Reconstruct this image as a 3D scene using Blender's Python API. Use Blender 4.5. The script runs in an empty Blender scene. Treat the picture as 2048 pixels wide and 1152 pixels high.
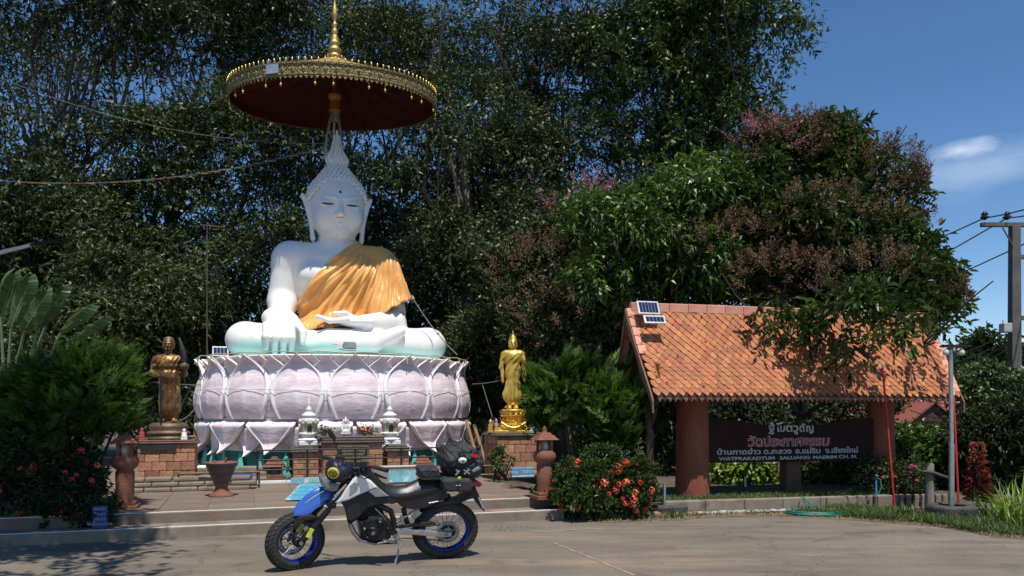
import bpy, bmesh, math, random
import numpy as np
from mathutils import Vector, Matrix, noise
R = math.radians
rng = np.random.default_rng(7)
random.seed(7)
SC = bpy.context.scene
COL = SC.collection
# ---------------------------------------------------------------- camera, sky, sun, exposure
FPX = 1560.0      # focal length in pixels of the 2048 wide photograph
CH = 1.6          # eye height
HZ = 820.0        # horizon row
cam_data = bpy.data.cameras.new('camera')
cam_data.sensor_width = 36.0
cam_data.lens = FPX / 2048 * 36.0
cam_data.shift_y = (HZ - 576) / 2048
cam_data.clip_start = 0.05
cam_data.clip_end = 3000
cam = bpy.data.objects.new('camera', cam_data)
cam.location = (0, 0, CH)
cam.rotation_euler = (R(90), 0, 0)
COL.objects.link(cam)
SC.camera = cam
SUN_EL, SUN_AZ = R(67.5), R(18)     # azimuth measured from -Y towards +X
sdir = Vector((math.sin(SUN_AZ) * math.cos(SUN_EL), -math.cos(SUN_AZ) * math.cos(SUN_EL), math.sin(SUN_EL)))
world = bpy.data.worlds.new('World')
SC.world = world
world.use_nodes = True
wn, wl = world.node_tree.nodes, world.node_tree.links
for n in list(wn): wn.remove(n)
sky = wn.new('ShaderNodeTexSky'); sky.sky_type = 'NISHITA'; sky.sun_disc = False
sky.sun_elevation = SUN_EL
sky.sun_rotation = math.pi - SUN_AZ      # sun behind the camera, a little to the right
sky.altitude = 300; sky.air_density = 0.8; sky.dust_density = 0.0; sky.ozone_density = 1.6
tc = wn.new('ShaderNodeTexCoord')
def wmath(op, a, b=None, c=None):
    n = wn.new('ShaderNodeMath'); n.operation = op
    for i, v in enumerate((a, b, c)):
        if v is None: continue
        if isinstance(v, (int, float)): n.inputs[i].default_value = v
        else: wl.new(v, n.inputs[i])
    return n.outputs[0]
sep = wn.new('ShaderNodeSeparateXYZ'); wl.new(tc.outputs['Generated'], sep.inputs[0])
nz = wn.new('ShaderNodeTexNoise'); nz.inputs['Scale'].default_value = 5.0; nz.inputs['Detail'].default_value = 9; nz.inputs['Roughness'].default_value = .62
mp = wn.new('ShaderNodeMapping'); mp.inputs['Scale'].default_value = (1, 1, 2.6)
wl.new(tc.outputs['Generated'], mp.inputs[0]); wl.new(mp.outputs[0], nz.inputs[0])
def cloud(px, py, rx, ry):
    d = Vector(((px - 1024) / FPX, 1, (HZ - py) / FPX)).normalized()
    # angular offset from the cloud's centre, stretched sideways
    dx = wmath('MULTIPLY', wmath('SUBTRACT', sep.outputs['X'], d.x), FPX / rx)
    dz = wmath('MULTIPLY', wmath('SUBTRACT', sep.outputs['Z'], d.z), FPX / ry)
    front = wmath('GREATER_THAN', sep.outputs['Y'], 0.0)
    q = wmath('SQRT', wmath('ADD', wmath('MULTIPLY', dx, dx), wmath('MULTIPLY', dz, dz)))
    q = wmath('SUBTRACT', 1.15, q)
    q = wmath('ADD', q, wmath('MULTIPLY', wmath('SUBTRACT', nz.outputs[0], .5), 3.0))
    q = wmath('MULTIPLY', wmath('MINIMUM', wmath('MAXIMUM', q, 0.0), 1.0), front)
    return q
c1 = wmath('MULTIPLY', cloud(1920, 300, 50, 16), .6)
c2 = wmath('MULTIPLY', cloud(1955, 335, 140, 42), .22)
c3 = wmath('MULTIPLY', cloud(2070, 690, 90, 30), .5)
cs = wmath('MINIMUM', wmath('ADD', wmath('ADD', c1, c2), c3), 1.0)
# thin haze band of air near the horizon all the way round
mixc = wn.new('ShaderNodeMixRGB'); wl.new(cs, mixc.inputs[0]); wl.new(sky.outputs[0], mixc.inputs[1]); mixc.inputs[2].default_value = (8.0, 8.6, 9.4, 1)
hsv = wn.new('ShaderNodeHueSaturation'); hsv.inputs['Saturation'].default_value = 1.2; hsv.inputs['Value'].default_value = 1.0
wl.new(mixc.outputs[0], hsv.inputs['Color'])
bg = wn.new('ShaderNodeBackground'); bg.inputs[1].default_value = 0.135
wo = wn.new('ShaderNodeOutputWorld'); wl.new(hsv.outputs[0], bg.inputs[0]); wl.new(bg.outputs[0], wo.inputs[0])
sun_data = bpy.data.lights.new('sun', 'SUN'); sun_data.energy = 5.0; sun_data.angle = R(0.53); sun_data.color = (1, .945, .85)
sun = bpy.data.objects.new('sun', sun_data); COL.objects.link(sun)
sun.rotation_euler = sdir.to_track_quat('Z', 'Y').to_euler()
sun.location = (0, 0, 30)
SC.view_settings.view_transform = 'Standard'
try: SC.view_settings.look = 'None'
except Exception: pass
SC.view_settings.exposure = 0.0; SC.view_settings.gamma = 1.0
SC.view_settings.use_curve_mapping = False
SC.cycles.max_bounces = 6; SC.cycles.transparent_max_bounces = 8
SC.cycles.diffuse_bounces = 3; SC.cycles.glossy_bounces = 3; SC.cycles.sample_clamp_indirect = 6

# ---------------------------------------------------------------- places
def P(px, py, Y): return Vector(((px - 1024) / FPX * Y, Y, CH + (HZ - py) / FPX * Y))
def G(px, py, z=0.0):
    Y = (CH - z) * FPX / (py - HZ)
    return Vector(((px - 1024) / FPX * Y, Y, z))

# ---------------------------------------------------------------- objects and tags
def link(o, parent=None):
    COL.objects.link(o)
    if parent: o.parent = parent
    return o
def thing(name, label, cat, loc=(0, 0, 0), rz=0.0, group=None):
    o = bpy.data.objects.new(name, None); o.empty_display_size = .1
    link(o); o.location = loc; o.rotation_euler = (0, 0, rz)
    o['label'] = label; o['category'] = cat
    if group: o['group'] = group
    return o
def tag(o, label, cat, group=None, kind=None):
    o['label'] = label; o['category'] = cat
    if group: o['group'] = group
    if kind: o['kind'] = kind
    return o
def struct(o): o['kind'] = 'structure'; return o
def stuff(o): o['kind'] = 'stuff'; return o
def inst(name, me, parent, M=None, loc=None):
    o = bpy.data.objects.new(name, me); link(o, parent)
    if M is not None: o.matrix_basis = M
    if loc is not None: o.location = loc
    return o
def copy_tree(o, parent=None):
    c = o.copy(); COL.objects.link(c); c.parent = parent
    for ch in o.children: copy_tree(ch, c)
    return c

# ---------------------------------------------------------------- materials
MATS = {}
def _n(nt, t, **kw):
    n = nt.nodes.new(t)
    for k, v in kw.items(): setattr(n, k, v)
    return n
def mat(name, col, rough=.6, metal=0.0, col2=None, scale=6.0, var=.18, bump=.15, bscale=60.0, spec=.5, coat=0.0,
        thr=(.38, .66), objrand=0.0, dist=.02, stretch=None, sheen=0.0, col3=None, scale3=1.3, thr3=(.52, .62), emit=None):
    if name in MATS: return MATS[name]
    m = bpy.data.materials.new(name); m.use_nodes = True
    nt = m.node_tree; L = nt.links; b = nt.nodes['Principled BSDF']
    co = _n(nt, 'ShaderNodeTexCoord'); vec = co.outputs['Object']
    if stretch:
        mpn = _n(nt, 'ShaderNodeMapping'); mpn.inputs['Scale'].default_value = stretch
        L.new(vec, mpn.inputs[0]); vec = mpn.outputs[0]
    n1 = _n(nt, 'ShaderNodeTexNoise'); n1.inputs['Scale'].default_value = scale; n1.inputs['Detail'].default_value = 8; n1.inputs['Roughness'].default_value = .65
    L.new(vec, n1.inputs[0])
    if col2 is None: col2 = tuple(min(1, c * (1 + var)) for c in col); ca = tuple(c * (1 - var) for c in col)
    else: ca = col
    r = _n(nt, 'ShaderNodeValToRGB'); r.color_ramp.elements[0].position = thr[0]; r.color_ramp.elements[1].position = thr[1]
    r.color_ramp.elements[0].color = (*ca, 1); r.color_ramp.elements[1].color = (*col2, 1)
    L.new(n1.outputs[0], r.inputs[0]); cout = r.outputs[0]
    if col3 is not None:
        n3 = _n(nt, 'ShaderNodeTexNoise'); n3.inputs['Scale'].default_value = scale3; n3.inputs['Detail'].default_value = 10; n3.inputs['Roughness'].default_value = .7
        L.new(vec, n3.inputs[0])
        r3 = _n(nt, 'ShaderNodeValToRGB'); r3.color_ramp.elements[0].position = thr3[0]; r3.color_ramp.elements[1].position = thr3[1]
        L.new(n3.outputs[0], r3.inputs[0])
        mx = _n(nt, 'ShaderNodeMixRGB'); L.new(r3.outputs[0], mx.inputs[0]); L.new(cout, mx.inputs[1]); mx.inputs[2].default_value = (*col3, 1); cout = mx.outputs[0]
    if objrand:
        oi = _n(nt, 'ShaderNodeObjectInfo'); hs = _n(nt, 'ShaderNodeHueSaturation')
        mr = _n(nt, 'ShaderNodeMapRange'); mr.inputs[3].default_value = 1 - objrand; mr.inputs[4].default_value = 1 + objrand
        L.new(oi.outputs['Random'], mr.inputs[0]); L.new(mr.outputs[0], hs.inputs['Value']); L.new(cout, hs.inputs['Color']); cout = hs.outputs[0]
        mr2 = _n(nt, 'ShaderNodeMapRange'); mr2.inputs[3].default_value = .5 - objrand * .04; mr2.inputs[4].default_value = .5 + objrand * .05
        mm = _n(nt, 'ShaderNodeMath', operation='FRACT'); mul = _n(nt, 'ShaderNodeMath', operation='MULTIPLY'); mul.inputs[1].default_value = 7.31
        L.new(oi.outputs['Random'], mul.inputs[0]); L.new(mul.outputs[0], mm.inputs[0]); L.new(mm.outputs[0], mr2.inputs[0]); L.new(mr2.outputs[0], hs.inputs['Hue'])
    L.new(cout, b.inputs['Base Color'])
    rr = _n(nt, 'ShaderNodeMapRange'); rr.inputs[3].default_value = max(.02, rough - .1); rr.inputs[4].default_value = min(1, rough + .12)
    L.new(n1.outputs[0], rr.inputs[0]); L.new(rr.outputs[0], b.inputs['Roughness'])
    b.inputs['Metallic'].default_value = metal; b.inputs['Specular IOR Level'].default_value = spec
    b.inputs['Coat Weight'].default_value = coat
    if sheen: b.inputs['Sheen Weight'].default_value = sheen
    if emit: b.inputs['Emission Color'].default_value = (*emit, 1); b.inputs['Emission Strength'].default_value = 1
    if bump:
        n2 = _n(nt, 'ShaderNodeTexNoise'); n2.inputs['Scale'].default_value = bscale; n2.inputs['Detail'].default_value = 6
        L.new(vec, n2.inputs[0])
        bp = _n(nt, 'ShaderNodeBump'); bp.inputs['Strength'].default_value = bump; bp.inputs['Distance'].default_value = dist
        L.new(n2.outputs[0], bp.inputs['Height']); L.new(bp.outputs[0], b.inputs['Normal'])
    MATS[name] = m
    return m
def leafmat(name, dark, mid, light, rough=.38, trans=.25, spec=.5):
    if name in MATS: return MATS[name]
    m = bpy.data.materials.new(name); m.use_nodes = True
    nt = m.node_tree; L = nt.links; b = nt.nodes['Principled BSDF']
    at = _n(nt, 'ShaderNodeAttribute'); at.attribute_name = 'v'
    r = _n(nt, 'ShaderNodeValToRGB'); e = r.color_ramp.elements
    e[0].position = 0; e[0].color = (*dark, 1); e[1].position = 1; e[1].color = (*light, 1)
    k = e.new(.55); k.color = (*mid, 1)
    L.new(at.outputs['Fac'], r.inputs[0]); L.new(r.outputs[0], b.inputs['Base Color'])
    b.inputs['Roughness'].default_value = rough; b.inputs['Specular IOR Level'].default_value = spec
    t = _n(nt, 'ShaderNodeBsdfTranslucent')
    mx = _n(nt, 'ShaderNodeMixRGB'); mx.blend_type = 'MULTIPLY'; mx.inputs[0].default_value = 1; mx.inputs[2].default_value = (1.3, 1.5, .5, 1)
    L.new(r.outputs[0], mx.inputs[1]); L.new(mx.outputs[0], t.inputs[0])
    ms = _n(nt, 'ShaderNodeMixShader'); ms.inputs[0].default_value = trans
    out = nt.nodes['Material Output']
    L.new(b.outputs[0], ms.inputs[1]); L.new(t.outputs[0], ms.inputs[2]); L.new(ms.outputs[0], out.inputs[0])
    MATS[name] = m
    return m

# ---------------------------------------------------------------- mesh collector
class MB:
    def __init__(s): s.v = []; s.f = []; s.mi = []; s.sm = []
    def add(s, vs, fs, mi=0, M=None, smooth=False):
        o = len(s.v)
        if M is not None: vs = [M @ Vector(v) for v in vs]
        s.v += [tuple(v) for v in vs]
        s.f += [tuple(i + o for i in f) for f in fs]
        s.mi += [mi] * len(fs); s.sm += [smooth] * len(fs)
        return s
    def box(s, c, d, mi=0, M=None, rz=0.0, taper=1.0, bev=0.0):
        hx, hy, hz = d[0] / 2, d[1] / 2, d[2] / 2
        T = Matrix.Translation(c) @ Matrix.Rotation(rz, 4, 'Z')
        if M is not None: T = M @ T
        if bev > 0:
            bm = bmesh.new(); bmesh.ops.create_cube(bm, size=1)
            for v in bm.verts: v.co = Vector((v.co.x * d[0], v.co.y * d[1], v.co.z * d[2]))
            bmesh.ops.bevel(bm, geom=bm.edges[:], offset=min(bev, min(d) * .45), segments=2, affect='EDGES', profile=.5)
            vs = [v.co.copy() for v in bm.verts]; fs = [[v.index for v in f.verts] for f in bm.faces]; bm.free()
            if taper != 1: vs = [Vector((v.x * (taper if v.z > 0 else 1), v.y * (taper if v.z > 0 else 1), v.z)) for v in vs]
            return s.add(vs, fs, mi, T)
        t = taper
        vs = [(-hx, -hy, -hz), (hx, -hy, -hz), (hx, hy, -hz), (-hx, hy, -hz), (-hx * t, -hy * t, hz), (hx * t, -hy * t, hz), (hx * t, hy * t, hz), (-hx * t, hy * t, hz)]
        return s.add(vs, [(3, 2, 1, 0), (4, 5, 6, 7), (0, 1, 5, 4), (1, 2, 6, 5), (2, 3, 7, 6), (3, 0, 4, 7)], mi, T)
    def tube(s, pts, r, n=8, mi=0, M=None, cap=True, smooth=True, flat=None):
        pts = [Vector(p) for p in pts]; k = len(pts)
        rs = [r] * k if isinstance(r, (int, float)) else list(r)
        vs = []; up = Vector((0, 0, 1))
        t0 = (pts[1] - pts[0]).normalized()
        if abs(t0.dot(up)) > .95: up = Vector((0, 1, 0))
        u = t0.cross(up).normalized()
        for i in range(k):
            t = (pts[min(i + 1, k - 1)] - pts[max(i - 1, 0)]).normalized()
            u = (u - t * u.dot(t)).normalized(); w = t.cross(u)
            for j in range(n):
                a = 2 * math.pi * j / n
                vs.append(pts[i] + (u * math.cos(a) + w * math.sin(a) * (flat or 1)) * rs[i])
        fs = [(i * n + j, i * n + (j + 1) % n, (i + 1) * n + (j + 1) % n, (i + 1) * n + j) for i in range(k - 1) for j in range(n)]
        s.add(vs, fs, mi, M, smooth)
        if cap: s.add(vs, [tuple(range(n))[::-1], tuple((k - 1) * n + j for j in range(n))], mi, M, False)
        return s
    def lathe(s, prof, n=24, mi=0, M=None, smooth=True, sx=1, sy=1, ang=2 * math.pi, cap=True):
        k = len(prof); full = abs(ang - 2 * math.pi) < 1e-6; m = n if full else n + 1
        vs = [(r * math.cos(ang * j / n) * sx, r * math.sin(ang * j / n) * sy, z) for r, z in prof for j in range(m)]
        fs = [(i * m + j, i * m + (j + 1) % m, (i + 1) * m + (j + 1) % m, (i + 1) * m + j) for i in range(k - 1) for j in range(n)]
        s.add(vs, fs, mi, M, smooth)
        if full and cap:
            if prof[0][0] > 1e-4: s.add(vs[:m], [tuple(range(m))[::-1]], mi, M, False)
            if prof[-1][0] > 1e-4: s.add(vs[-m:], [tuple(range(m))], mi, M, False)
        return s
    def ball(s, c, r, n=12, m=8, mi=0, M=None, smooth=True):
        if isinstance(r, (int, float)): r = (r, r, r)
        prof = [(math.sin(math.pi * i / m), -math.cos(math.pi * i / m)) for i in range(m + 1)]
        T = Matrix.Translation(c) @ Matrix.Diagonal((*r, 1))
        if M is not None: T = M @ T
        return s.lathe(prof, n, mi, T, smooth, cap=False)
    def prism(s, poly, y0, y1, mi=0, M=None, bev=0.0, smooth=False):
        # outline in x,z; thickness along y
        bm = bmesh.new()
        a = [bm.verts.new((x, y0, z)) for x, z in poly]; b = [bm.verts.new((x, y1, z)) for x, z in poly]
        n = len(poly)
        bm.faces.new(a); bm.faces.new(b[::-1])
        for i in range(n): bm.faces.new((a[(i + 1) % n], a[i], b[i], b[(i + 1) % n]))
        bmesh.ops.recalc_face_normals(bm, faces=bm.faces[:])
        if bev > 0:
            es = [e for e in bm.edges if abs(e.verts[0].co.y - e.verts[1].co.y) < 1e-7]
            bmesh.ops.bevel(bm, geom=es, offset=bev, segments=2, affect='EDGES', profile=.5, clamp_overlap=True)
        bmesh.ops.triangulate(bm, faces=[f for f in bm.faces if len(f.verts) > 4])
        bm.verts.index_update()
        s.add([v.co.copy() for v in bm.verts], [[v.index for v in f.verts] for f in bm.faces], mi, M, smooth)
        bm.free(); return s
    def build(s, name, mats, parent=None, loc=None, M=None):
        me = s.mesh(name, mats)
        return inst(name, me, parent, M, loc)
    def mesh(s, name, mats):
        if not isinstance(mats, (list, tuple)): mats = [mats]
        me = bpy.data.meshes.new(name); me.from_pydata(s.v, [], s.f)
        for m in mats: me.materials.append(m)
        me.polygons.foreach_set('material_index', s.mi); me.polygons.foreach_set('use_smooth', s.sm)
        me.update(); return me
def npmesh(name, V, F, mats, smooth=True, v=None, mi=None):
    me = bpy.data.meshes.new(name); V = np.asarray(V, np.float32); F = np.asarray(F, np.int32); k = F.shape[1]
    me.vertices.add(len(V)); me.vertices.foreach_set('co', V.ravel())
    me.loops.add(F.size); me.loops.foreach_set('vertex_index', F.ravel())
    me.polygons.add(len(F)); me.polygons.foreach_set('loop_start', np.arange(0, F.size, k, dtype=np.int32))
    me.polygons.foreach_set('use_smooth', np.full(len(F), smooth))
    if mi is not None: me.polygons.foreach_set('material_index', np.asarray(mi, np.int32))
    if not isinstance(mats, (list, tuple)): mats = [mats]
    for m in mats: me.materials.append(m)
    if v is not None:
        at = me.attributes.new('v', 'FLOAT', 'POINT'); at.data.foreach_set('value', np.asarray(v, np.float32))
    me.update(calc_edges=True); me.validate()
    return me

# ---------------------------------------------------------------- smooth solids (distance fields turned into meshes)
class Field:
    def __init__(s, lo, hi, h):
        s.lo = np.array(lo, float); s.h = h
        n = [int((hi[i] - lo[i]) / h) + 2 for i in range(3)]
        s.ax = [s.lo[i] + h * np.arange(n[i]) for i in range(3)]
        s.D = np.full(n, 1e3, np.float32)
    def sl(s, lo, hi):
        r = []
        for i in range(3):
            a = max(0, int((lo[i] - s.lo[i]) / s.h) - 1); b = min(len(s.ax[i]), int((hi[i] - s.lo[i]) / s.h) + 3)
            r.append(slice(a, max(b, a)))
        return tuple(r)
    def apply(s, fn, lo, hi, k, mode='u'):
        sl = s.sl(np.array(lo) - k - 2 * s.h, np.array(hi) + k + 2 * s.h)
        X = s.ax[0][sl[0]][:, None, None]; Y = s.ax[1][sl[1]][None, :, None]; Z = s.ax[2][sl[2]][None, None, :]
        if 0 in (X.size, Y.size, Z.size): return s
        d = fn(X, Y, Z).astype(np.float32); g = s.D[sl]
        if mode == 'u':
            hh = np.clip(.5 + .5 * (g - d) / k, 0, 1); s.D[sl] = np.where(np.abs(g - d) < k, d * hh + g * (1 - hh) - k * hh * (1 - hh), np.minimum(g, d))
        elif mode == 's':
            d = -d; hh = np.clip(.5 - .5 * (g - d) / k, 0, 1); s.D[sl] = d * hh + g * (1 - hh) + k * hh * (1 - hh)
        return s
    def cap(s, a, b, ra, rb=None, k=.05, sc=(1, 1, 1), mode='u'):
        rb = ra if rb is None else rb
        a = np.array(a, float); b = np.array(b, float); m = max(ra, rb)
        q = np.array(sc, float); ba = (b - a) / q; L = max((ba ** 2).sum(), 1e-9); ms = min(sc)
        def fn(X, Y, Z):
            x, y, z = (X - a[0]) / q[0], (Y - a[1]) / q[1], (Z - a[2]) / q[2]
            t = np.clip((x * ba[0] + y * ba[1] + z * ba[2]) / L, 0, 1)
            return (np.sqrt((x - t * ba[0]) ** 2 + (y - t * ba[1]) ** 2 + (z - t * ba[2]) ** 2) - (ra + (rb - ra) * t)) * ms
        e = m * q
        return s.apply(fn, np.minimum(a, b) - e, np.maximum(a, b) + e, k, mode)
    def ell(s, c, r, k=.05, rot=None, mode='u'):
        c = np.array(c, float); r = np.array(r, float)
        if rot is not None: Rm = np.array(rot.to_matrix() if hasattr(rot, 'to_matrix') else rot).T
        def fn(X, Y, Z):
            x, y, z = X - c[0], Y - c[1], Z - c[2]
            if rot is not None: x, y, z = (Rm[0][0] * x + Rm[0][1] * y + Rm[0][2] * z, Rm[1][0] * x + Rm[1][1] * y + Rm[1][2] * z, Rm[2][0] * x + Rm[2][1] * y + Rm[2][2] * z)
            k0 = np.sqrt((x / r[0]) ** 2 + (y / r[1]) ** 2 + (z / r[2]) ** 2)
            k1 = np.sqrt((x / r[0] ** 2) ** 2 + (y / r[1] ** 2) ** 2 + (z / r[2] ** 2) ** 2) + 1e-9
            return k0 * (k0 - 1) / k1
        m = r.max() if rot is not None else r
        return s.apply(fn, c - m, c + m, k, mode)
    def full(s): return s.ax[0][:, None, None], s.ax[1][None, :, None], s.ax[2][None, None, :]
    def mesh(s):
        D = s.D; I = D < 0
        n = D.shape
        def sh(A, i, j, k): return A[i:n[0] - 1 + i, j:n[1] - 1 + j, k:n[2] - 1 + k]
        cnt = np.zeros((n[0] - 1, n[1] - 1, n[2] - 1), np.uint8)
        for i in (0, 1):
            for j in (0, 1):
                for k in (0, 1): cnt += sh(I, i, j, k)
        act = (cnt > 0) & (cnt < 8); idx = np.argwhere(act); N = len(idx)
        ids = np.full(act.shape, -1, np.int64); ids[act] = np.arange(N)
        acc = np.zeros((N, 3)); w = np.zeros(N)
        val = {}
        for i in (0, 1):
            for j in (0, 1):
                for k in (0, 1): val[(i, j, k)] = D[idx[:, 0] + i, idx[:, 1] + j, idx[:, 2] + k].astype(float)
        for a in range(3):
            o = [x for x in range(3) if x != a]
            for p in (0, 1):
                for q in (0, 1):
                    c0 = [0, 0, 0]; c0[o[0]] = p; c0[o[1]] = q; c1 = list(c0); c1[a] = 1
                    v0, v1 = val[tuple(c0)], val[tuple(c1)]
                    cr = (v0 < 0) != (v1 < 0); t = np.where(cr, v0 / np.where(cr, v0 - v1, 1), 0)
                    pt = np.tile(np.array(c0, float), (N, 1)); pt[:, a] = t
                    acc[cr] += pt[cr]; w[cr] += 1
        V = s.lo + s.h * (idx + acc / w[:, None])
        F = []
        for a in range(3):
            b, c = (a + 1) % 3, (a + 2) % 3
            s0 = [slice(None)] * 3; s1 = [slice(None)] * 3; s0[a] = slice(0, n[a] - 1); s1[a] = slice(1, n[a])
            A, B = I[tuple(s0)], I[tuple(s1)]
            e = np.argwhere(A != B); fl = A[e[:, 0], e[:, 1], e[:, 2]]
            ok = (e[:, b] > 0) & (e[:, c] > 0) & (e[:, b] < n[b] - 1) & (e[:, c] < n[c] - 1); e = e[ok]; fl = fl[ok]
            db = np.zeros(3, int); db[b] = 1; dc = np.zeros(3, int); dc[c] = 1
            g = lambda q: ids[q[:, 0], q[:, 1], q[:, 2]]
            qd = np.stack([g(e - db - dc), g(e - dc), g(e), g(e - db)], 1)
            qd[~fl] = qd[~fl][:, ::-1]; F.append(qd)
        F = np.concatenate(F); F = F[(F >= 0).all(1)]
        return V, F

# ---------------------------------------------------------------- foliage
def norm(a): return a / (np.linalg.norm(a, axis=-1, keepdims=True) + 1e-9)
def leaves(pos, d, L, W, up=None, fold=.25, curl=.2, v=None, six=False):
    """one bent leaf per position; returns vertices, faces, v attribute"""
    N = len(pos); L = np.broadcast_to(L, (N,))[:, None]; W = np.broadcast_to(W, (N,))[:, None]
    if up is None: up = norm(rng.normal(size=(N, 3)) + np.array([0, -.2, 1.3]))
    d = norm(d); s = norm(np.cross(d, up)); u = np.cross(s, d)
    if v is None: v = rng.random(N)
    if six:
        p0 = pos; a = pos + d * L * .32 + u * L * curl * .2; t = pos + d * L - u * L * curl
        m = pos + d * L * .68 + u * L * curl * .0
        V = np.stack([p0, a - s * W * .5 + u * W * fold, m - s * W * .42 + u * W * fold, t, m + s * W * .42 + u * W * fold, a + s * W * .5 + u * W * fold], 1).reshape(-1, 3)
        o = (np.arange(N) * 6)[:, None]
        F = np.concatenate([o + np.array([0, 1, 2, 3]), o + np.array([0, 3, 4, 5])], 0)
        return V, F, np.repeat(v, 6)
    m = pos + d * L * .45
    V = np.stack([pos, m - s * W * .5 + u * W * fold, pos + d * L - u * L * curl, m + s * W * .5 + u * W * fold], 1).reshape(-1, 3)
    F = (np.arange(N) * 4)[:, None] + np.array([0, 1, 2, 3])
    return V, F, np.repeat(v, 4)
def join(parts):
    V, F, A = [], [], []; o = 0
    for a, b, c in parts: V.append(a); F.append(b + o); A.append(c); o += len(a)
    return np.concatenate(V), np.concatenate(F), np.concatenate(A)
def blob_points(blobs, n, shell=.45):
    """random points in a union of ellipsoids, denser towards the skin; blobs: (centre, radii)"""
    w = np.array([b[1][0] * b[1][2] for b in blobs]); w = w / w.sum(); out = []; nr = []
    ci = rng.choice(len(blobs), n, p=w)
    q = norm(rng.normal(size=(n, 3))); r = rng.random(n) ** shell
    C = np.array([list(b[0]) for b in blobs])[ci]; Rr = np.array([list(b[1]) for b in blobs])[ci]
    return C + q * r[:, None] * Rr, norm(q / Rr)
def crown(name, blobs, nclump, per, rc, L, W, m, parent, droop=.35, shell=.4, six=False, curl=.25, hier=0.0):
    c, o = blob_points(blobs, nclump, shell)
    if hier:
        # boughs: most clumps gather on the upper and outer side of a limited number of masses, the rest fill thinly
        ns = max(6, nclump // 38); sc, so = blob_points(blobs, ns, .5); k = int(nclump * .8)
        pick = rng.integers(0, ns, k); q = norm(rng.normal(size=(k, 3)) + so[pick] * .5 + np.array([0, -.35, .75]))
        rad = hier * (.55 + .75 * rng.random(ns))[pick][:, None]
        c[:k] = sc[pick] + q * rad * np.array([1.25, 1.0, .62]) * (.75 + .35 * rng.random((k, 1))); o[:k] = q
    rcs = rc * (.6 + .8 * rng.random(nclump)); tone = rng.random(nclump)
    # a clump is a few twigs leaving its centre; leaves sit along them
    nt = 6
    tw = norm(o[:, None, :] * .7 + rng.normal(size=(nclump, nt, 3)) * .8 + np.array([0, 0, .15]))
    k = max(1, per // nt)
    t = rng.random((nclump, nt, k, 1)) ** .7
    pos = c[:, None, None, :] + tw[:, :, None, :] * t * rcs[:, None, None, None] * 1.3 - np.array([0, 0, 1.0]) * (t ** 2) * rcs[:, None, None, None] * droop
    d = norm(tw[:, :, None, :] * .8 + rng.normal(size=(nclump, nt, k, 3)) * .75 - np.array([0, 0, droop]))
    v = np.clip(tone[:, None, None] * .6 + rng.random((nclump, nt, k)) * .45, 0, 1)
    n = nclump * nt * k; pos = pos.reshape(n, 3); d = d.reshape(n, 3); v = v.reshape(n)
    s = .65 + .6 * rng.random(n)
    V, F, A = leaves(pos, d, L * s, W * s, v=v, curl=curl, six=six)
    return inst(name, npmesh(name, V, F, m, smooth=False, v=A), parent)
def pb(px, py, rx, ry, Y, dep=None):
    """ellipsoid that spans rx, ry photograph pixels at distance Y"""
    s = Y / FPX
    return (P(px, py, Y), (rx * s, dep if dep else (rx + ry) * .5 * s, ry * s))
def trunk_mesh(base, top, r, limbs, seed=0, wob=.15):
    rd = random.Random(seed); mb = MB(); base = Vector(base); top = Vector(top)
    def path(a, b, n, w):
        pts = []
        for i in range(n + 1):
            t = i / n; p = a.lerp(b, t)
            if 0 < i < n: p = p + Vector((rd.uniform(-w, w), rd.uniform(-w, w), rd.uniform(-w, w) * .3))
            pts.append(p)
        return pts
    main = path(base, top, 7, wob * (top - base).length * .15)
    mb.tube(main, [r * (1.35 if i == 0 else 1 - .7 * i / 7) for i in range(8)], 10)
    for e in limbs:
        e = Vector(e); t = rd.uniform(.35, .85); i = int(t * 7); s = main[i]
        pts = path(s, e, 6, (e - s).length * .06)
        rr = r * .45 * (1 - .5 * t)
        mb.tube(pts, [rr * (1 - .8 * j / 6) + .008 for j in range(7)], 7)
        for q in range(4):
            j = rd.randint(2, 5); s2 = pts[j]; e2 = s2 + (e - s).normalized() * rd.uniform(.3, .8) * (e - s).length * .4 + Vector((rd.uniform(-1, 1), rd.uniform(-1, 1), rd.uniform(-.3, 1))) * (e - s).length * .25
            mb.tube(path(s2, e2, 4, .06), [rr * .4 * (1 - .8 * j2 / 4) + .006 for j2 in range(5)], 5)
    return mb

# ---------------------------------------------------------------- lettering
def text_mesh(name, body, size, m, M, parent=None, ext=.003, align='CENTER', sx=1.0, off=0.0):
    cu = bpy.data.curves.new(name, 'FONT'); cu.body = body; cu.size = size; cu.extrude = ext; cu.align_x = align; cu.offset = off
    cu.resolution_u = 3
    o = bpy.data.objects.new(name, cu); COL.objects.link(o)
    bpy.context.view_layer.update()
    me = bpy.data.meshes.new_from_object(o.evaluated_get(bpy.context.evaluated_depsgraph_get()))
    bpy.data.objects.remove(o); bpy.data.curves.remove(cu)
    me.name = name; me.materials.clear(); me.materials.append(m)
    if sx != 1: me.transform(Matrix.Diagonal((sx, 1, 1, 1)))
    return inst(name, me, parent, M)
def upright(loc, rz=0.0, tilt=0.0):
    """text frame: x along the board, y up, facing -Y"""
    return Matrix.Translation(loc) @ Matrix.Rotation(rz, 4, 'Z') @ Matrix.Rotation(R(90) - tilt, 4, 'X')
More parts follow.
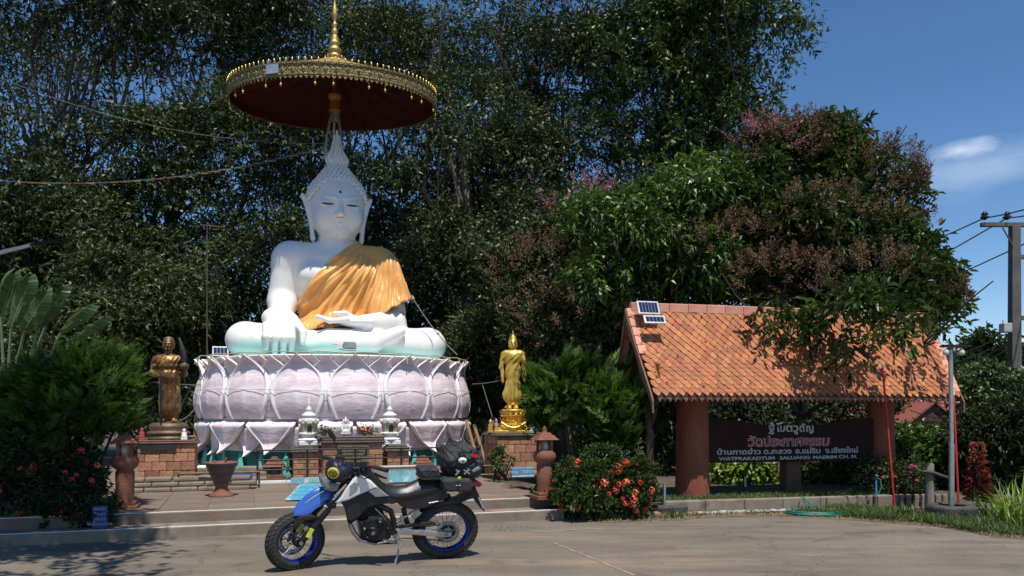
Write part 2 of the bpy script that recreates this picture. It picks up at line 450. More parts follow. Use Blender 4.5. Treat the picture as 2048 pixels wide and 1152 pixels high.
# ================================================================ palette
M_conc = mat('yard_concrete', (.135, .113, .088), .85, col2=(.20, .168, .13), scale=1.1, bump=.5, bscale=28, col3=(.28, .21, .14), scale3=.5, thr3=(.53, .68), dist=.015, stretch=(.5, 1.9, 1))
M_soil = mat('soil', (.075, .055, .038), .95, col2=(.13, .10, .07), scale=3, bump=.6, bscale=25, dist=.03)
M_mud = mat('mud_edge', (.12, .088, .062), .95, col2=(.20, .155, .11), scale=2.2, bump=.6, bscale=45, dist=.02)
M_step = mat('step_concrete', (.19, .155, .12), .8, col2=(.27, .225, .17), scale=4, bump=.3, bscale=50, col3=(.12, .085, .07), scale3=2.5, thr3=(.55, .7), dist=.01)
M_floor = mat('platform_floor', (.14, .11, .082), .75, col2=(.23, .18, .145), scale=3.2, bump=.25, bscale=40, col3=(.24, .075, .055), scale3=.9, thr3=(.56, .64), stretch=(.5, 3.5, 1), dist=.01)
M_white = mat('white_paint', (.78, .76, .72), .55, var=.05, bump=.1, scale=9, col3=(.5, .45, .38), scale3=5, thr3=(.6, .75))
M_pinkp = mat('petal_pink', (.70, .55, .59), .55, col2=(.86, .77, .79), scale=2.6, bump=.32, bscale=7, dist=.035, col3=(.50, .36, .38), scale3=1.4, thr3=(.56, .8), stretch=(1, 1, 2.2))
M_pinkw = mat('petal_rim_white', (.82, .75, .76), .55, col2=(.90, .86, .86), scale=3, bump=.3, bscale=12)
M_teal = mat('teal_paint', (.03, .19, .15), .6, var=.25, scale=5, bump=.2)
M_teal2 = mat('bright_teal_paint', (.10, .50, .41), .55, var=.12, scale=6, bump=.2)
M_gold = mat('gold_leaf', (.46, .33, .11), .42, .7, var=.3, scale=14, bump=.5, bscale=60, col3=(.38, .2, .04), scale3=10, thr3=(.5, .75))
M_goldp = mat('gold_paint_bright', (.85, .55, .11), .33, .65, var=.12, scale=8, bump=.15, bscale=30)
M_goldfil = mat('gold_filigree', (.30, .235, .11), .5, .6, var=.5, scale=30, bump=1.0, bscale=38, dist=.05, col3=(.13, .09, .03), scale3=26, thr3=(.5, .62))
M_red = mat('canopy_red', (.07, .003, .004), .75, var=.3, scale=3, bump=.15)
M_bronze = mat('bronze', (.13, .065, .025), .42, .5, col2=(.24, .12, .045), scale=7, bump=.25, bscale=30, col3=(.62, .38, .07), scale3=4.5, thr3=(.56, .62))
M_bronzed = mat('bronze_dark', (.15, .10, .06), .5, .4, var=.3, scale=6, bump=.3)
M_black = mat('black_metal', (.02, .02, .021), .45, .3, var=.4, bump=.1)
M_wood = mat('dark_wood', (.09, .045, .025), .7, var=.4, scale=5, bump=.3, stretch=(1, 1, 6))
M_brick = mat('laterite_brick', (.36, .155, .085), .85, col2=(.46, .24, .15), scale=9, bump=.6, bscale=30, objrand=.3, dist=.02, col3=(.14, .08, .06), scale3=6, thr3=(.6, .78))
M_mortar = mat('mortar', (.12, .085, .065), .95, bump=.5, scale=20)
M_capst = mat('cap_stone', (.10, .075, .062), .8, col2=(.17, .13, .105), scale=12, bump=.5, bscale=30)
M_terra = mat('terracotta', (.17, .06, .038), .8, col2=(.25, .10, .06), scale=6, bump=.35, bscale=30, col3=(.12, .06, .04), scale3=4, thr3=(.58, .75))
M_glazed = mat('glazed_pot', (.055, .045, .042), .5, col2=(.10, .08, .07), scale=8, bump=.2, col3=(.2, .09, .05), scale3=5, thr3=(.7, .8))
M_steel = mat('galvanised_steel', (.42, .43, .44), .4, .8, var=.15, scale=10, bump=.1)
M_blackp = mat('black_plastic', (.018, .018, .02), .42, 0, var=.3, bump=.1)
M_panel = mat('solar_glass', (.012, .02, .07), .12, 0, var=.3, scale=20, bump=0, spec=.8, coat=.5)
M_alu = mat('aluminium_frame', (.62, .63, .64), .35, .7, var=.05, bump=0)

# ================================================================ ground
gm = MB(); gm.add([(-400, -60, -.012), (400, -60, -.012), (400, 900, -.012), (-400, 900, -.012)], [(0, 1, 2, 3)])
struct(gm.build('ground', M_soil))
edge_px = [(0, 1035), (180, 1050), (420, 1040), (700, 1020), (1100, 1030), (1200, 1040), (1340, 1036), (1480, 1026), (1600, 1030), (1700, 1036), (1800, 1044), (1850, 1048), (1900, 1056), (1965, 1068), (2048, 1074), (2200, 1082)]
front = [(-30, -25), (40, -25)]
pts = [G(*p) for p in edge_px]
fine = []
for a, b in zip(pts[:-1], pts[1:]):
    for i in range(8):
        q = a.lerp(b, i / 8); q.y += .07 * noise.noise(Vector((q.x * 2.3, 3, 0))) + .03 * noise.noise(Vector((q.x * 9, 1, 0))); fine.append((q.x, q.y))
fine.append((pts[-1].x, pts[-1].y))
poly = [(-30, -25), (40, -25), (40, pts[-1].y - 1)] + fine[::-1] + [(-30, fine[0][1])]
ym = MB(); ym.add([(x, y, 0) for x, y in poly], [tuple(range(len(poly)))])
# hairline cracks, oil spots and tyre scuffs in the slab
nt = M_conc.node_tree; bs = nt.nodes['Principled BSDF']; old = bs.inputs['Base Color'].links[0].from_socket; Lk = nt.links
co = nt.nodes.new('ShaderNodeTexCoord'); wp = nt.nodes.new('ShaderNodeTexNoise'); wp.inputs['Scale'].default_value = 1.7; Lk.new(co.outputs['Object'], wp.inputs[0])
vm = nt.nodes.new('ShaderNodeVectorMath'); vm.operation = 'MULTIPLY_ADD'; Lk.new(wp.outputs[1], vm.inputs[0]); vm.inputs[1].default_value = (1.2, 1.2, 0); Lk.new(co.outputs['Object'], vm.inputs[2])
vo = nt.nodes.new('ShaderNodeTexVoronoi'); vo.feature = 'DISTANCE_TO_EDGE'; vo.inputs['Scale'].default_value = .24; Lk.new(vm.outputs[0], vo.inputs[0])
cr = nt.nodes.new('ShaderNodeMapRange'); cr.inputs[1].default_value = 0; cr.inputs[2].default_value = .006; cr.inputs[3].default_value = .7; cr.inputs[4].default_value = 1; Lk.new(vo.outputs[0], cr.inputs[0])
sn = nt.nodes.new('ShaderNodeTexNoise'); sn.inputs['Scale'].default_value = 90; sn.inputs['Detail'].default_value = 3; Lk.new(co.outputs['Object'], sn.inputs[0])
sr = nt.nodes.new('ShaderNodeMapRange'); sr.inputs[1].default_value = .3; sr.inputs[2].default_value = .7; sr.inputs[3].default_value = .72; sr.inputs[4].default_value = 1.25; Lk.new(sn.outputs[0], sr.inputs[0])
on = nt.nodes.new('ShaderNodeTexNoise'); on.inputs['Scale'].default_value = 1.9; on.inputs['Detail'].default_value = 5; Lk.new(co.outputs['Object'], on.inputs[0])
orr = nt.nodes.new('ShaderNodeMapRange'); orr.inputs[1].default_value = .60; orr.inputs[2].default_value = .72; orr.inputs[3].default_value = 1; orr.inputs[4].default_value = .68; Lk.new(on.outputs[0], orr.inputs[0])
mA = nt.nodes.new('ShaderNodeMath'); mA.operation = 'MULTIPLY'; Lk.new(cr.outputs[0], mA.inputs[0]); Lk.new(sr.outputs[0], mA.inputs[1])
mB = nt.nodes.new('ShaderNodeMath'); mB.operation = 'MULTIPLY'; Lk.new(mA.outputs[0], mB.inputs[0]); Lk.new(orr.outputs[0], mB.inputs[1])
vs_ = nt.nodes.new('ShaderNodeVectorMath'); vs_.operation = 'SCALE'; Lk.new(old, vs_.inputs[0]); Lk.new(mB.outputs[0], vs_.inputs['Scale']); Lk.new(vs_.outputs[0], bs.inputs['Base Color'])
struct(ym.build('concrete_yard', M_conc))
# darker leaf litter and mud lying on the edge of the concrete, right side
mm = MB(); strip = [p for p in fine if p[0] > 1.0]
outer = [(x, y + .05) for x, y in strip]; inner = [(x, y - .28 - .16 * noise.noise(Vector((x * 1.3, 5, 0))) - .08 * noise.noise(Vector((x * 6, 7, 0)))) for x, y in strip]
k = len(strip); mm.add([(x, y, .004) for x, y in outer] + [(x, y, .004) for x, y in inner], [(i, i + 1, k + i + 1, k + i) for i in range(k - 1)])
struct(mm.build('mud_strip', M_mud))
# expansion joint in the slab, thin pale ridge
jm = MB(); ja, jb = G(1105, 1085), G(1270, 1152)
for i in range(24):
    a = ja.lerp(jb, i / 24); b = ja.lerp(jb, (i + 1) / 24); w = .012 + .012 * abs(noise.noise(a * 4)); dv = Vector((.9, .3, 0)) * w
    jm.add([a - dv + Vector((0, 0, .004)), a + dv + Vector((0, 0, .004)), b + dv + Vector((0, 0, .004)), b - dv + Vector((0, 0, .004))], [(0, 1, 2, 3)])
struct(jm.build('slab_joint', mat('joint_filler', (.33, .26, .18), .9, var=.4, scale=8)))
lm = MB()
for a, b in ((G(1060, 1066), G(1104, 1064)), (G(1124, 1062), G(1206, 1058))):
    lm.add([a + Vector((0, 0, .006)), b + Vector((0, 0, .006)), b + Vector((0, .03, .006)), a + Vector((0, .03, .006))], [(0, 1, 2, 3)])
struct(lm.build('painted_line', mat('worn_line_paint', (.34, .32, .28), .8, var=.3, scale=20)))

# ================================================================ platform with two steps
TH = R(19); PO = Vector((-5.0, 9.45, 0))
PM = Matrix.Translation(PO) @ Matrix.Rotation(TH, 4, 'Z')
def PL(x, y, z=0): return PM @ Vector((x, y, z))
plat = thing('platform', 'low paved temple platform reached by two long concrete steps with white edges', 'platform', PO, TH); plat['kind'] = 'structure'
def step_mesh(x0, x1, y0, y1, z0, z1, m):
    return MB().box(((x0 + x1) / 2, (y0 + y1) / 2, (z0 + z1) / 2), (x1 - x0, y1 - y0, z1 - z0), bev=.012).build('step', m, plat)
step_mesh(-4.5, 6.1, 0, .46, -.02, .14, M_step)
MB().box((1.0, 9, .13), (10.2, 17.2, .28), bev=.015).build('floor_slab', M_floor, plat).location = (0, 0, .01)
for x0, x1, y, z in ((-4.5, 6.1, .012, .142), (-4.1, 6.06, .412, .282)):
    s = MB()
    for i in range(28):
        a = x0 + (x1 - x0) * i / 28; b = x0 + (x1 - x0) * (i + 1) / 28; w = .035 + .01 * noise.noise(Vector((a * 3, y, 0)))
        s.box(((a + b) / 2, y + w / 2, z), (b - a, w, .006))
    s.build('edge_strip', M_white, plat)
# floor tiles in rows, visible joints
M_tile = mat('floor_tile', (.15, .115, .085), .7, col2=(.24, .195, .15), scale=5, bump=.3, bscale=30, objrand=.10, col3=(.22, .09, .07), scale3=1.2, thr3=(.55, .62), dist=.008, stretch=(.6, 2.5, 1))
tms = [MB().box((0, 0, 0), (.594, .594, .010), bev=.003).mesh('tile', M_tile) for _ in range(1)]
for i in range(16):
    for j in range(12):
        x = -3.6 + .6 * i + .3; y = .76 + .6 * j
        o = inst('floor_tile', tms[0], plat, loc=(x, y, .287 + random.uniform(-.002, .002)))
# white kerb under the railing
RAIL0 = G(515, 966, .28); rl = PM.inverted() @ RAIL0

# ================================================================ lotus pedestal
LX = (675 - 1024) / FPX * 18.5
lot = thing('lotus_pedestal', 'huge round pink and white lotus pedestal under the seated white figure', 'pedestal', (LX, 18.5, 0), TH); lot.scale = (.945, .945, 1)
def ip(tab, t):
    for (a, va), (b, vb) in zip(tab[:-1], tab[1:]):
        if t <= b: 
            q = (t - a) / (b - a); return va + (vb - va) * (q * q * (3 - 2 * q) if False else q)
    return tab[-1][1]
def sm_tab(tab, n=60):
    xs = np.linspace(0, 1, n); ys = np.array([ip(tab, x) for x in xs])
    for _ in range(3): ys[1:-1] = (ys[:-2] + ys[1:-1] * 2 + ys[2:]) / 4
    return lambda t: float(np.interp(t, xs, ys))
def petal(wt, rt, z0, z1, aw, bow, lip, na=20, nt=30, thick=.05, rim=.84):
    wf, rf = sm_tab(wt), sm_tab(rt); mb = MB(); V = []; 
    As = [-1, -.97, -.93, -.89, -.84, -.80] + [-.80 + 1.60 * i / (na - 1) for i in range(1, na - 1)] + [.80, .84, .89, .93, .97, 1]
    m = len(As)
    for layer in (0, 1):
        for j in range(nt + 1):
            t = j / nt; w = max(wf(t), .004) * aw
            for a in As:
                r = rf(t) + bow * (1 - abs(a) ** 2.2) * math.sin(math.pi * min(1, t * .9 + .08)) ** .8 * (1 if t < .6 else max(-.25, 1 - (t - .6) * 3.4))
                r += lip * max(0, 1 - ((abs(a) - .93) / .09) ** 2) ** .6 + (.018 * math.exp(-(a / .05) ** 2) * (t < .8))
                if layer: r -= thick + lip
                an = a * w; V.append((r * math.sin(an), -r * math.cos(an), z0 + (z1 - z0) * t))
    F = []; MI = []
    for j in range(nt):
        for i in range(m - 1):
            q = j * m + i; F.append((q, q + 1, q + m + 1, q + m)); MI.append(1 if abs(As[i] + As[i + 1]) / 2 > .85 or j >= nt - 1 else 0)
    o = (nt + 1) * m
    for j in range(nt):
        for i in range(m - 1):
            q = o + j * m + i; F.append((q, q + m, q + m + 1, q + 1)); MI.append(0)
        for i in (0, m - 1):
            q = j * m + i; F.append((q, q + m, o + q + m, o + q) if i == 0 else (q, o + q, o + q + m, q + m)); MI.append(1)
    mb.v = V; mb.f = F; mb.mi = MI; mb.sm = [True] * len(F); return mb
upW = [(0, .70), (.10, .82), (.24, .94), (.40, 1), (.52, .99), (.62, .92), (.72, .78), (.82, .52), (.92, .24), (1, .0)]
upR = [(0, 3.21), (.1, 3.25), (.22, 3.275), (.36, 3.265), (.52, 3.21), (.66, 3.165), (.78, 3.155), (.89, 3.19), (1, 3.295)]
dnW = [(0, .93), (.15, .95), (.28, .86), (.46, .64), (.66, .40), (.85, .16), (1, 0)]
dnR = [(0, 3.02), (.07, 3.2), (.18, 3.29), (.45, 3.24), (.7, 3.22), (.88, 3.32), (1, 3.44)]
NP = 17; AW = math.pi / NP
pm1 = petal(upW, upR, 1.42, 2.72, AW * .98, .075, .040, rim=.9).mesh('petal', [M_pinkp, M_pinkw])
pm2 = petal(upW, [(t, r - .075) for t, r in upR], 1.46, 2.68, AW * .98, .05, .034).mesh('petal', [M_pinkp, M_pinkw])
pm3 = petal(upW, [(t, r - .12) for t, r in upR], 1.9, 2.71, AW * .52, .03, .03, nt=18).mesh('petal', [M_pinkp, M_pinkw])
pm4 = petal(dnW, dnR, 1.41, .72, AW * .99, .06, .036, nt=24).mesh('drooping_petal', [M_pinkp, M_pinkw])
pm5 = petal(dnW, [(t, r - .12) for t, r in dnR], 1.36, .66, AW * .98, .05, .032, nt=20).mesh('drooping_petal', [M_pinkp, M_pinkw])
for me in (pm4, pm5): me.flip_normals()
for i in range(NP):
    a = 2 * math.pi * i / NP
    Z = lambda q: Matrix.Rotation(q, 4, 'Z')
    jt = Matrix.Diagonal((1 + random.uniform(-.006, .006), 1 + random.uniform(-.006, .006), 1, 1))
    inst('petal', pm1, lot, Z(a) @ jt); inst('petal', pm2, lot, Z(a + AW)); inst('petal', pm3, lot, Z(a + AW * .5)); inst('petal', pm3, lot, Z(a + AW * 1.5))
    inst('drooping_petal', pm4, lot, Z(a + AW) @ jt); inst('drooping_petal', pm5, lot, Z(a))
MB().lathe([(2.95, .28), (2.98, .9), (3.02, 1.3), (3.13, 1.4), (3.14, 1.45), (3.0, 1.6), (2.9, 2.4), (3.02, 2.66), (3.1, 2.70), (2.98, 2.73), (0, 2.74)], 80).build('core', M_pinkw, lot)
MB().lathe([(3.06, .28), (3.04, .62), (2.9, .9)], 80).build('base_drum', M_teal, lot)
tb = MB()
tb.add([(-.17, -3.08, .30), (.17, -3.08, .30), (0, -3.2, .30), (0, -3.10, .80), (-.1, -3.12, .5), (.1, -3.12, .5), (0, -3.17, .5)],
       [(0, 2, 6, 4), (2, 1, 5, 6), (4, 6, 3), (6, 5, 3), (1, 0, 4, 5), (5, 4, 3), (0, 1, 2)])
tbm = tb.mesh('teal_leaf_point', M_teal2)
for i in range(NP * 2): inst('teal_leaf_point', tbm, lot, Matrix.Rotation(AW * i + AW / 2, 4, 'Z'))
cb = MB(); ring = [(3.27 * math.sin(a), -3.27 * math.cos(a), 2.752 + .012 * math.sin(a * 23)) for a in np.linspace(0, 2 * math.pi, 120)]
cb.tube(ring, .012, 6, cap=False)
for i in range(NP * 2):
    a = AW * i + .03 * math.sin(i * 5); l = random.uniform(.06, .2); x, y = 3.29 * math.sin(a), -3.29 * math.cos(a)
    cb.tube([(x, y, 2.75), (x * 1.01, y * 1.01, 2.75 - l)], .012, 5)
cb.build('fairy_light_cord', mat('cord_cream', (.55, .5, .33), .5, bump=0), lot)
# cord strung round the petals' waist
cw = MB(); cw.tube([(3.335 * math.sin(a), -3.335 * math.cos(a), 2.0 - .03 * math.cos(a * 3)) for a in np.linspace(-1.45, 1.45, 50)], .006, 6)
cw.build('waist_cord', mat('cord_grey', (.5, .47, .46), .6, bump=0), lot)

# ================================================================ seated statue
BX = (674 - 1024) / FPX * 18.3
bud = thing('seated_buddha_statue', 'giant white seated statue with an orange sash on the pink lotus pedestal', 'statue', (BX, 18.3, 2.74), TH)
def build_body(F):
    c = F.cap
    # crossed legs
    for s in (-1, 1):
        c((s * .45, .15, .42), (s * 2.02, -.62, .40), .44, .37, .12)
        F.ell((s * 2.03, -.66, .38), (.42, .46, .38), .12)
    c((-2.0, -.75, .33), (.6, -1.45, .33), .33, .22, .10)      # right shin in front
    c((2.0, -.75, .34), (-.3, -1.30, .42), .33, .22, .10)
    c((.6, -1.45, .33), (1.25, -1.25, .62), .19, .13, .08)     # right foot over the thigh
    c((-.3, -1.38, .3), (-1.2, -1.2, .22), .2, .15, .08)
    F.ell((0, -.5, .3), (1.5, .8, .33), .15)
    F.ell((0, .2, .45), (1.1, .75, .5), .2)
    # trunk
    F.ell((0, .12, .95), (.80, .55, .75), .2); F.ell((0.0, .08, 1.75), (.98, .58, .78), .25)
    F.ell((-.42, -.22, 1.95), (.50, .34, .36), .12); F.ell((.42, -.22, 1.95), (.50, .34, .36), .12)
    c((-1.02, .08, 2.34), (1.00, .08, 2.32), .42, .41, .16); c((0, .1, 2.45), (0, .08, 2.62), .62, .42, .2)
    c((0, .06, 2.5), (0, .0, 3.1), .40, .35, .10)
    for zz in (2.74, 2.83): c((-.02, .04, zz), (.02, .04, zz), .40, .40, .03, (1, 1, .12))
    # viewer's left arm reaching down over the shin
    c((-1.06, .06, 2.3), (-1.22, .12, 1.35), .40, .32, .12); c((-1.22, .12, 1.35), (-1.34, -1.1, .82), .33, .21, .12)
    F.ell((-1.36, -1.28, .82), (.34, .26, .19), .10); c((-1.36, -1.35, .8), (-1.36, -1.62, .56), .27, .25, .10, (1.15, .6, 1))
    for i, (dx, l) in enumerate(((-.27, .38), (-.10, .46), (.07, .47), (.23, .40))):
        c((-1.36 + dx, -1.68, .62), (-1.36 + dx * 1.02, -1.80, .36), .085, .082, .03); c((-1.36 + dx * 1.02, -1.80, .36), (-1.36 + dx, -1.74, .62 - l - .1), .082, .06, .03)
    c((-1.06, -1.35, .80), (-.88, -1.66, .50), .10, .085, .05); c((-.88, -1.66, .50), (-.90, -1.72, .28), .085, .06, .03)
    # viewer's right arm folded into the lap
    c((1.02, .06, 2.24), (1.27, .05, 1.28), .38, .34, .12); c((1.27, .05, 1.2), (1.25, -.25, .92), .34, .31, .12); c((1.25, -.3, .9), (.45, -1.12, .80), .31, .18, .12)
    F.ell((.25, -1.22, .80), (.40, .24, .11), .08)
    for i, dy in enumerate((-.19, -.07, .05, .17)):
        c((.05, -1.24 + dy, .83), (-.32, -1.27 + dy, .78 + .02 * i), .065, .058, .025); c((-.32, -1.27 + dy, .78 + .02 * i), (-.58 + .03 * abs(i - 1), -1.27 + dy, .86 + .02 * i), .058, .04, .025)
    c((.30, -1.12, .86), (.02, -1.28, .98), .075, .065, .04); c((.02, -1.28, .98), (-.2, -1.3, .97), .06, .045, .02)
    # head
    F.ell((0, 0, 3.62), (.63, .68, .72), .08); F.ell((0, -.07, 3.36), (.585, .58, .60), .12); F.ell((0, -.30, 3.02), (.25, .24, .19), .14)
    for s in (-1, 1):
        F.ell((s * .30, -.40, 3.28), (.22, .2, .24), .12)                    # cheeks
        c((s * .09, -.68, 3.66), (s * .42, -.56, 3.72), .035, .02, .05)       # brow
        F.ell((s * .28, -.565, 3.555), (.18, .10, .085), .03)                # closed lid
        # long ears
        c((s * .79, -.01, 3.84), (s * .65, -.02, 3.5), .045, .08, .03, (.8, 1.3, 1)); c((s * .73, .0, 3.80), (s * .64, .0, 3.66), .06, .07, .03, (.6, 1.3, 1))
        c((s * .66, .0, 3.55), (s * .58, -.05, 3.05), .085, .065, .03, (.7, 1.3, 1)); c((s * .58, -.05, 3.05), (s * .56, -.06, 2.84), .065, .08, .03, (.75, 1.1, 1))
    c((0, -.64, 3.62), (0, -.76, 3.30), .04, .065, .06); F.ell((0, -.75, 3.27), (.10, .07, .055), .03)
    for s in (-1, 1): F.ell((s * .08, -.69, 3.262), (.05, .06, .04), .03)
    c((-.17, -.560, 3.125), (0, -.610, 3.098), .014, .022, .02); c((.17, -.560, 3.125), (0, -.610, 3.098), .014, .022, .02)
    c((-.10, -.565, 3.055), (.10, -.565, 3.055), .018, .018, .03)
    F.ell((0, -.42, 2.95), (.17, .10, .10), .12)
    for s in (-1, 1): F.apply(lambda X, Y, Z, s=s: np.sqrt(((X - s * .28) / 9.0) ** 2 + (Y + .67) ** 2 + (Z - 3.50 - .22 * (X - s * .28) ** 2 * 1.2) ** 2 + np.clip(np.abs(X - s * .28) - .15, 0, 9) ** 2) - .018, (s * .28 - .2, -.72, 3.45), (s * .28 + .2, -.6, 3.56), .02, 's')
FB = Field((-2.55, -2.05, -.04), (2.55, .95, 4.5), .0225)
build_body(FB)
X, Y, Z = FB.full()
FB.D = np.maximum(FB.D, -(Z - 0.005)).astype(np.float32)
V, Fq = FB.mesh()
M_stat = mat('statue_white', (.82, .815, .80), .42, var=.03, scale=3, bump=.12, bscale=9, spec=.4, col3=(.55, .55, .50), scale3=3.2, thr3=(.6, .85), stretch=(1.6, 1.6, .45))
# turquoise tint fading out with height over the lower part of the legs
nt = M_stat.node_tree; bs = nt.nodes['Principled BSDF']; old = bs.inputs['Base Color'].links[0].from_socket
co = nt.nodes.new('ShaderNodeTexCoord'); sp = nt.nodes.new('ShaderNodeSeparateXYZ'); nt.links.new(co.outputs['Object'], sp.inputs[0])
nn = nt.nodes.new('ShaderNodeTexNoise'); nn.inputs['Scale'].default_value = 1.6; nn.inputs['Detail'].default_value = 6; nt.links.new(co.outputs['Object'], nn.inputs[0])
ad = nt.nodes.new('ShaderNodeMath'); ad.operation = 'MULTIPLY_ADD'; nt.links.new(nn.outputs[0], ad.inputs[0]); ad.inputs[1].default_value = .35; nt.links.new(sp.outputs[2], ad.inputs[2])
rp = nt.nodes.new('ShaderNodeMapRange'); rp.inputs[1].default_value = .34; rp.inputs[2].default_value = .58; rp.inputs[3].default_value = 1; rp.inputs[4].default_value = 0; nt.links.new(ad.outputs[0], rp.inputs[0])
mx = nt.nodes.new('ShaderNodeMixRGB'); nt.links.new(rp.outputs[0], mx.inputs[0]); nt.links.new(old, mx.inputs[1]); mx.inputs[2].default_value = (.36, .72, .66, 1); nt.links.new(mx.outputs[0], bs.inputs['Base Color'])
inst('body', npmesh('body', V, Fq, M_stat), bud)
# robe: the trunk swollen a little, pleated, cut along the sash edge
FR = Field((-1.35, -1.45, .35), (2.25, .95, 3.0), .02)
c = FR.cap
FR.ell((0, .2, .55), (1.05, .75, .5), .2); FR.ell((0, -.35, .62), (.95, .7, .25), .2)
FR.ell((0, .12, .95), (.80, .55, .75), .2); FR.ell((0.0, .08, 1.75), (.98, .58, .78), .25)
FR.ell((-.42, -.22, 1.95), (.50, .34, .36), .12); FR.ell((.42, -.22, 1.95), (.50, .34, .36), .12)
c((-.6, .08, 2.32), (.96, .08, 2.30), .40, .39, .16); c((0, .1, 2.45), (0, .08, 2.62), .62, .42, .2)
c((1.02, .06, 2.22), (1.27, .05, 1.28), .38, .37, .12); c((1.05, -.02, 2.05), (1.36, -.02, 1.40), .38, .38, .14); c((1.15, -.05, 1.7), (1.56, -.08, 1.38), .34, .11, .18)
c((.9, -.1, 1.4), (1.2, -.35, 1.0), .45, .4, .25)
X, Y, Z = FR.full()
px_, pz_ = 1.25, 3.3
an = np.arctan2(-(Z - pz_), -(X - px_)); rr = np.sqrt((X - px_) ** 2 + (Z - pz_) ** 2)
fold = .024 * np.sin(an * 58 + 1.6 * np.sin(rr * 2.2) + .8 * np.sin(Y * 3)) + .015 * np.sin(an * 104 + 2.1 * np.sin(rr * 3.1 + 1)) + .012 * np.sin(an * 21 + rr * 2)
fold = fold * np.clip((rr - .55) * 1.1, 0, 1) * np.clip(1.2 - .3 * np.abs(Y), .3, 1)
Dr = FR.D - .075 - fold
# sash edge from the neck down to the waist on the viewer's left
x0, z0, x1, z1 = .36, 2.76, -.86, 1.40
ex, ez = x1 - x0, z1 - z0; nl = math.hypot(ex, ez); nx_, nz_ = ez / nl, -ex / nl
bend = .10 * np.sin(np.clip((Z - 1.4) / 1.36, 0, 1) * math.pi)
side = (X - x0) * nx_ + (Z - z0) * nz_
if (1.0 - x0) * nx_ + (1.5 - z0) * nz_ > 0: side = -side
side = -side
cut1 = -(side) - bend
cut1 = np.where(Z < 1.35, -(X + 1.25 - .15 * (1.35 - Z)), cut1)
# hem
hemz = .72 + .10 * np.clip(-X, 0, 1) * 0 + np.clip((X - .35), 0, 2) * .60 - .16 * np.clip(X - 1.5, 0, 1)
hemz = np.where(X < .35, .60 + .16 * np.clip((X + 1.0) / 1.35, 0, 1), hemz)
cut2 = hemz - Z + .02 * np.sin(an * 46)
inner = -(FR.D - .0)          # hollow so the edge has cloth thickness
Dr = np.maximum(np.maximum(Dr, cut1), cut2)
Dr = np.maximum(Dr, -(FR.D + .06))
FR.D = Dr.astype(np.float32)
V, Fq = FR.mesh()
M_robe = mat('sash_orange', (.76, .35, .08), .30, 0, col2=(.84, .46, .13), scale=2, bump=.2, bscale=30, spec=.6, sheen=.3, stretch=(1, 1, .5))
inst('sash', npmesh('sash', V, Fq, M_robe), bud)
# second cloth fold hanging over the shoulder
sf = MB(); pts = []
rows = []
for i in range(15):
    t = i / 14; rows.append([(.42 + .32 * j / 5 + .02 * math.sin(j * 2.5) + .08 * t, -.16 - .62 * math.sin(min(1, t * 1.5) * 1.35) * .9 - .012 * math.cos(j * 2.2), 2.74 - 1.05 * t + .02 * j / 5) for j in range(6)])
# hair: cap, curls, flame
cap = Field((-.75, -.8, 3.3), (.75, .85, 4.75), .022)
cap.ell((0, .03, 3.72), (.675, .70, .70), .05); cap.cap((0, .05, 4.2), (0, .05, 4.46), .40, .17, .12)
X, Y, Z = cap.full()
line = 4.10 - .55 * np.abs(X) ** 2.2 * 1.9
cap.D = np.maximum(cap.D, np.where(Y < .05, np.where(Z < line, (line - Z), -1), -1) * 1.0).astype(np.float32)
cap.D = np.maximum(cap.D, (3.4 - Z)).astype(np.float32)
V, Fq = cap.mesh(); hair = inst('hair', npmesh('hair', V, Fq, M_stat), bud)
cm = MB(); rows_ = []
def capsurf(phi, z):
    if z > 4.28: r = np.interp(z, [4.28, 4.42, 4.55, 4.62], [.43, .32, .21, .15]); return r, r
    q = (z - 3.72) / .70; s = math.sqrt(max(.02, 1 - q * q)); return .675 * s, .70 * s
z = 3.5; k = 0
while z < 4.62:
    rx, ry = capsurf(0, z)
    if 4.1 < z <= 4.28: rx = ry = max(rx, .44)
    n = max(6, int(2 * math.pi * rx / .098))
    for i in range(n):
        a = 2 * math.pi * (i + .5 * (k % 2)) / n; x, y = rx * math.sin(a), -ry * math.cos(a) + .03
        if y < .05 and z < 4.12 - .55 * abs(x) ** 2.2 * 1.9: continue
        cm.ball((x, y, z), (.052, .052, .048), 8, 5)
    z += .082; k += 1
stuff(cm.build('curl', M_stat, hair))
fl = MB(); fl.lathe([(.16, 4.56), (.22, 4.60), (.24, 4.66), (.21, 4.76), (.135, 4.87), (.09, 5.0), (.062, 5.13), (.045, 5.26), (.02, 5.40), (0, 5.44)], 20, sy=.8)
for i in range(10):
    a = 2 * math.pi * i / 10
    fl.tube([(.22 * math.cos(a), .18 * math.sin(a), 4.6), (.25 * math.cos(a), .2 * math.sin(a), 4.72), (.13 * math.cos(a), .1 * math.sin(a), 4.95), (.06 * math.cos(a), .05 * math.sin(a), 5.3)], [.03, .035, .022, .01], 6)
fl.build('flame_finial', M_stat, bud)
M_line = mat('ink_line', (.03, .03, .035), .6, bump=0)
for s in (-1, 1):
    e = MB(); e.tube([(s * .28 + dx, -.675 + .55 * dx * dx + (.035 if dx * s > 0 else 0) * abs(dx) * 4, 3.505 + .75 * dx * dx) for dx in np.linspace(-.15, .15, 9)], [.004, .012, .018, .020, .020, .020, .018, .012, .004], 6)
    e.build('eye_line', M_line, bud)
MB().ball((0, -.672, 3.80), (.03, .02, .03), 10, 6).build('forehead_mark', M_line, bud)
MB().tube([(-.09, -.70, 3.218), (0, -.735, 3.212), (.09, -.70, 3.218)], [.010, .016, .010], 6).build('nose_shadow_paint', mat('faded_yellow', (.55, .5, .3), .6, bump=0), bud)

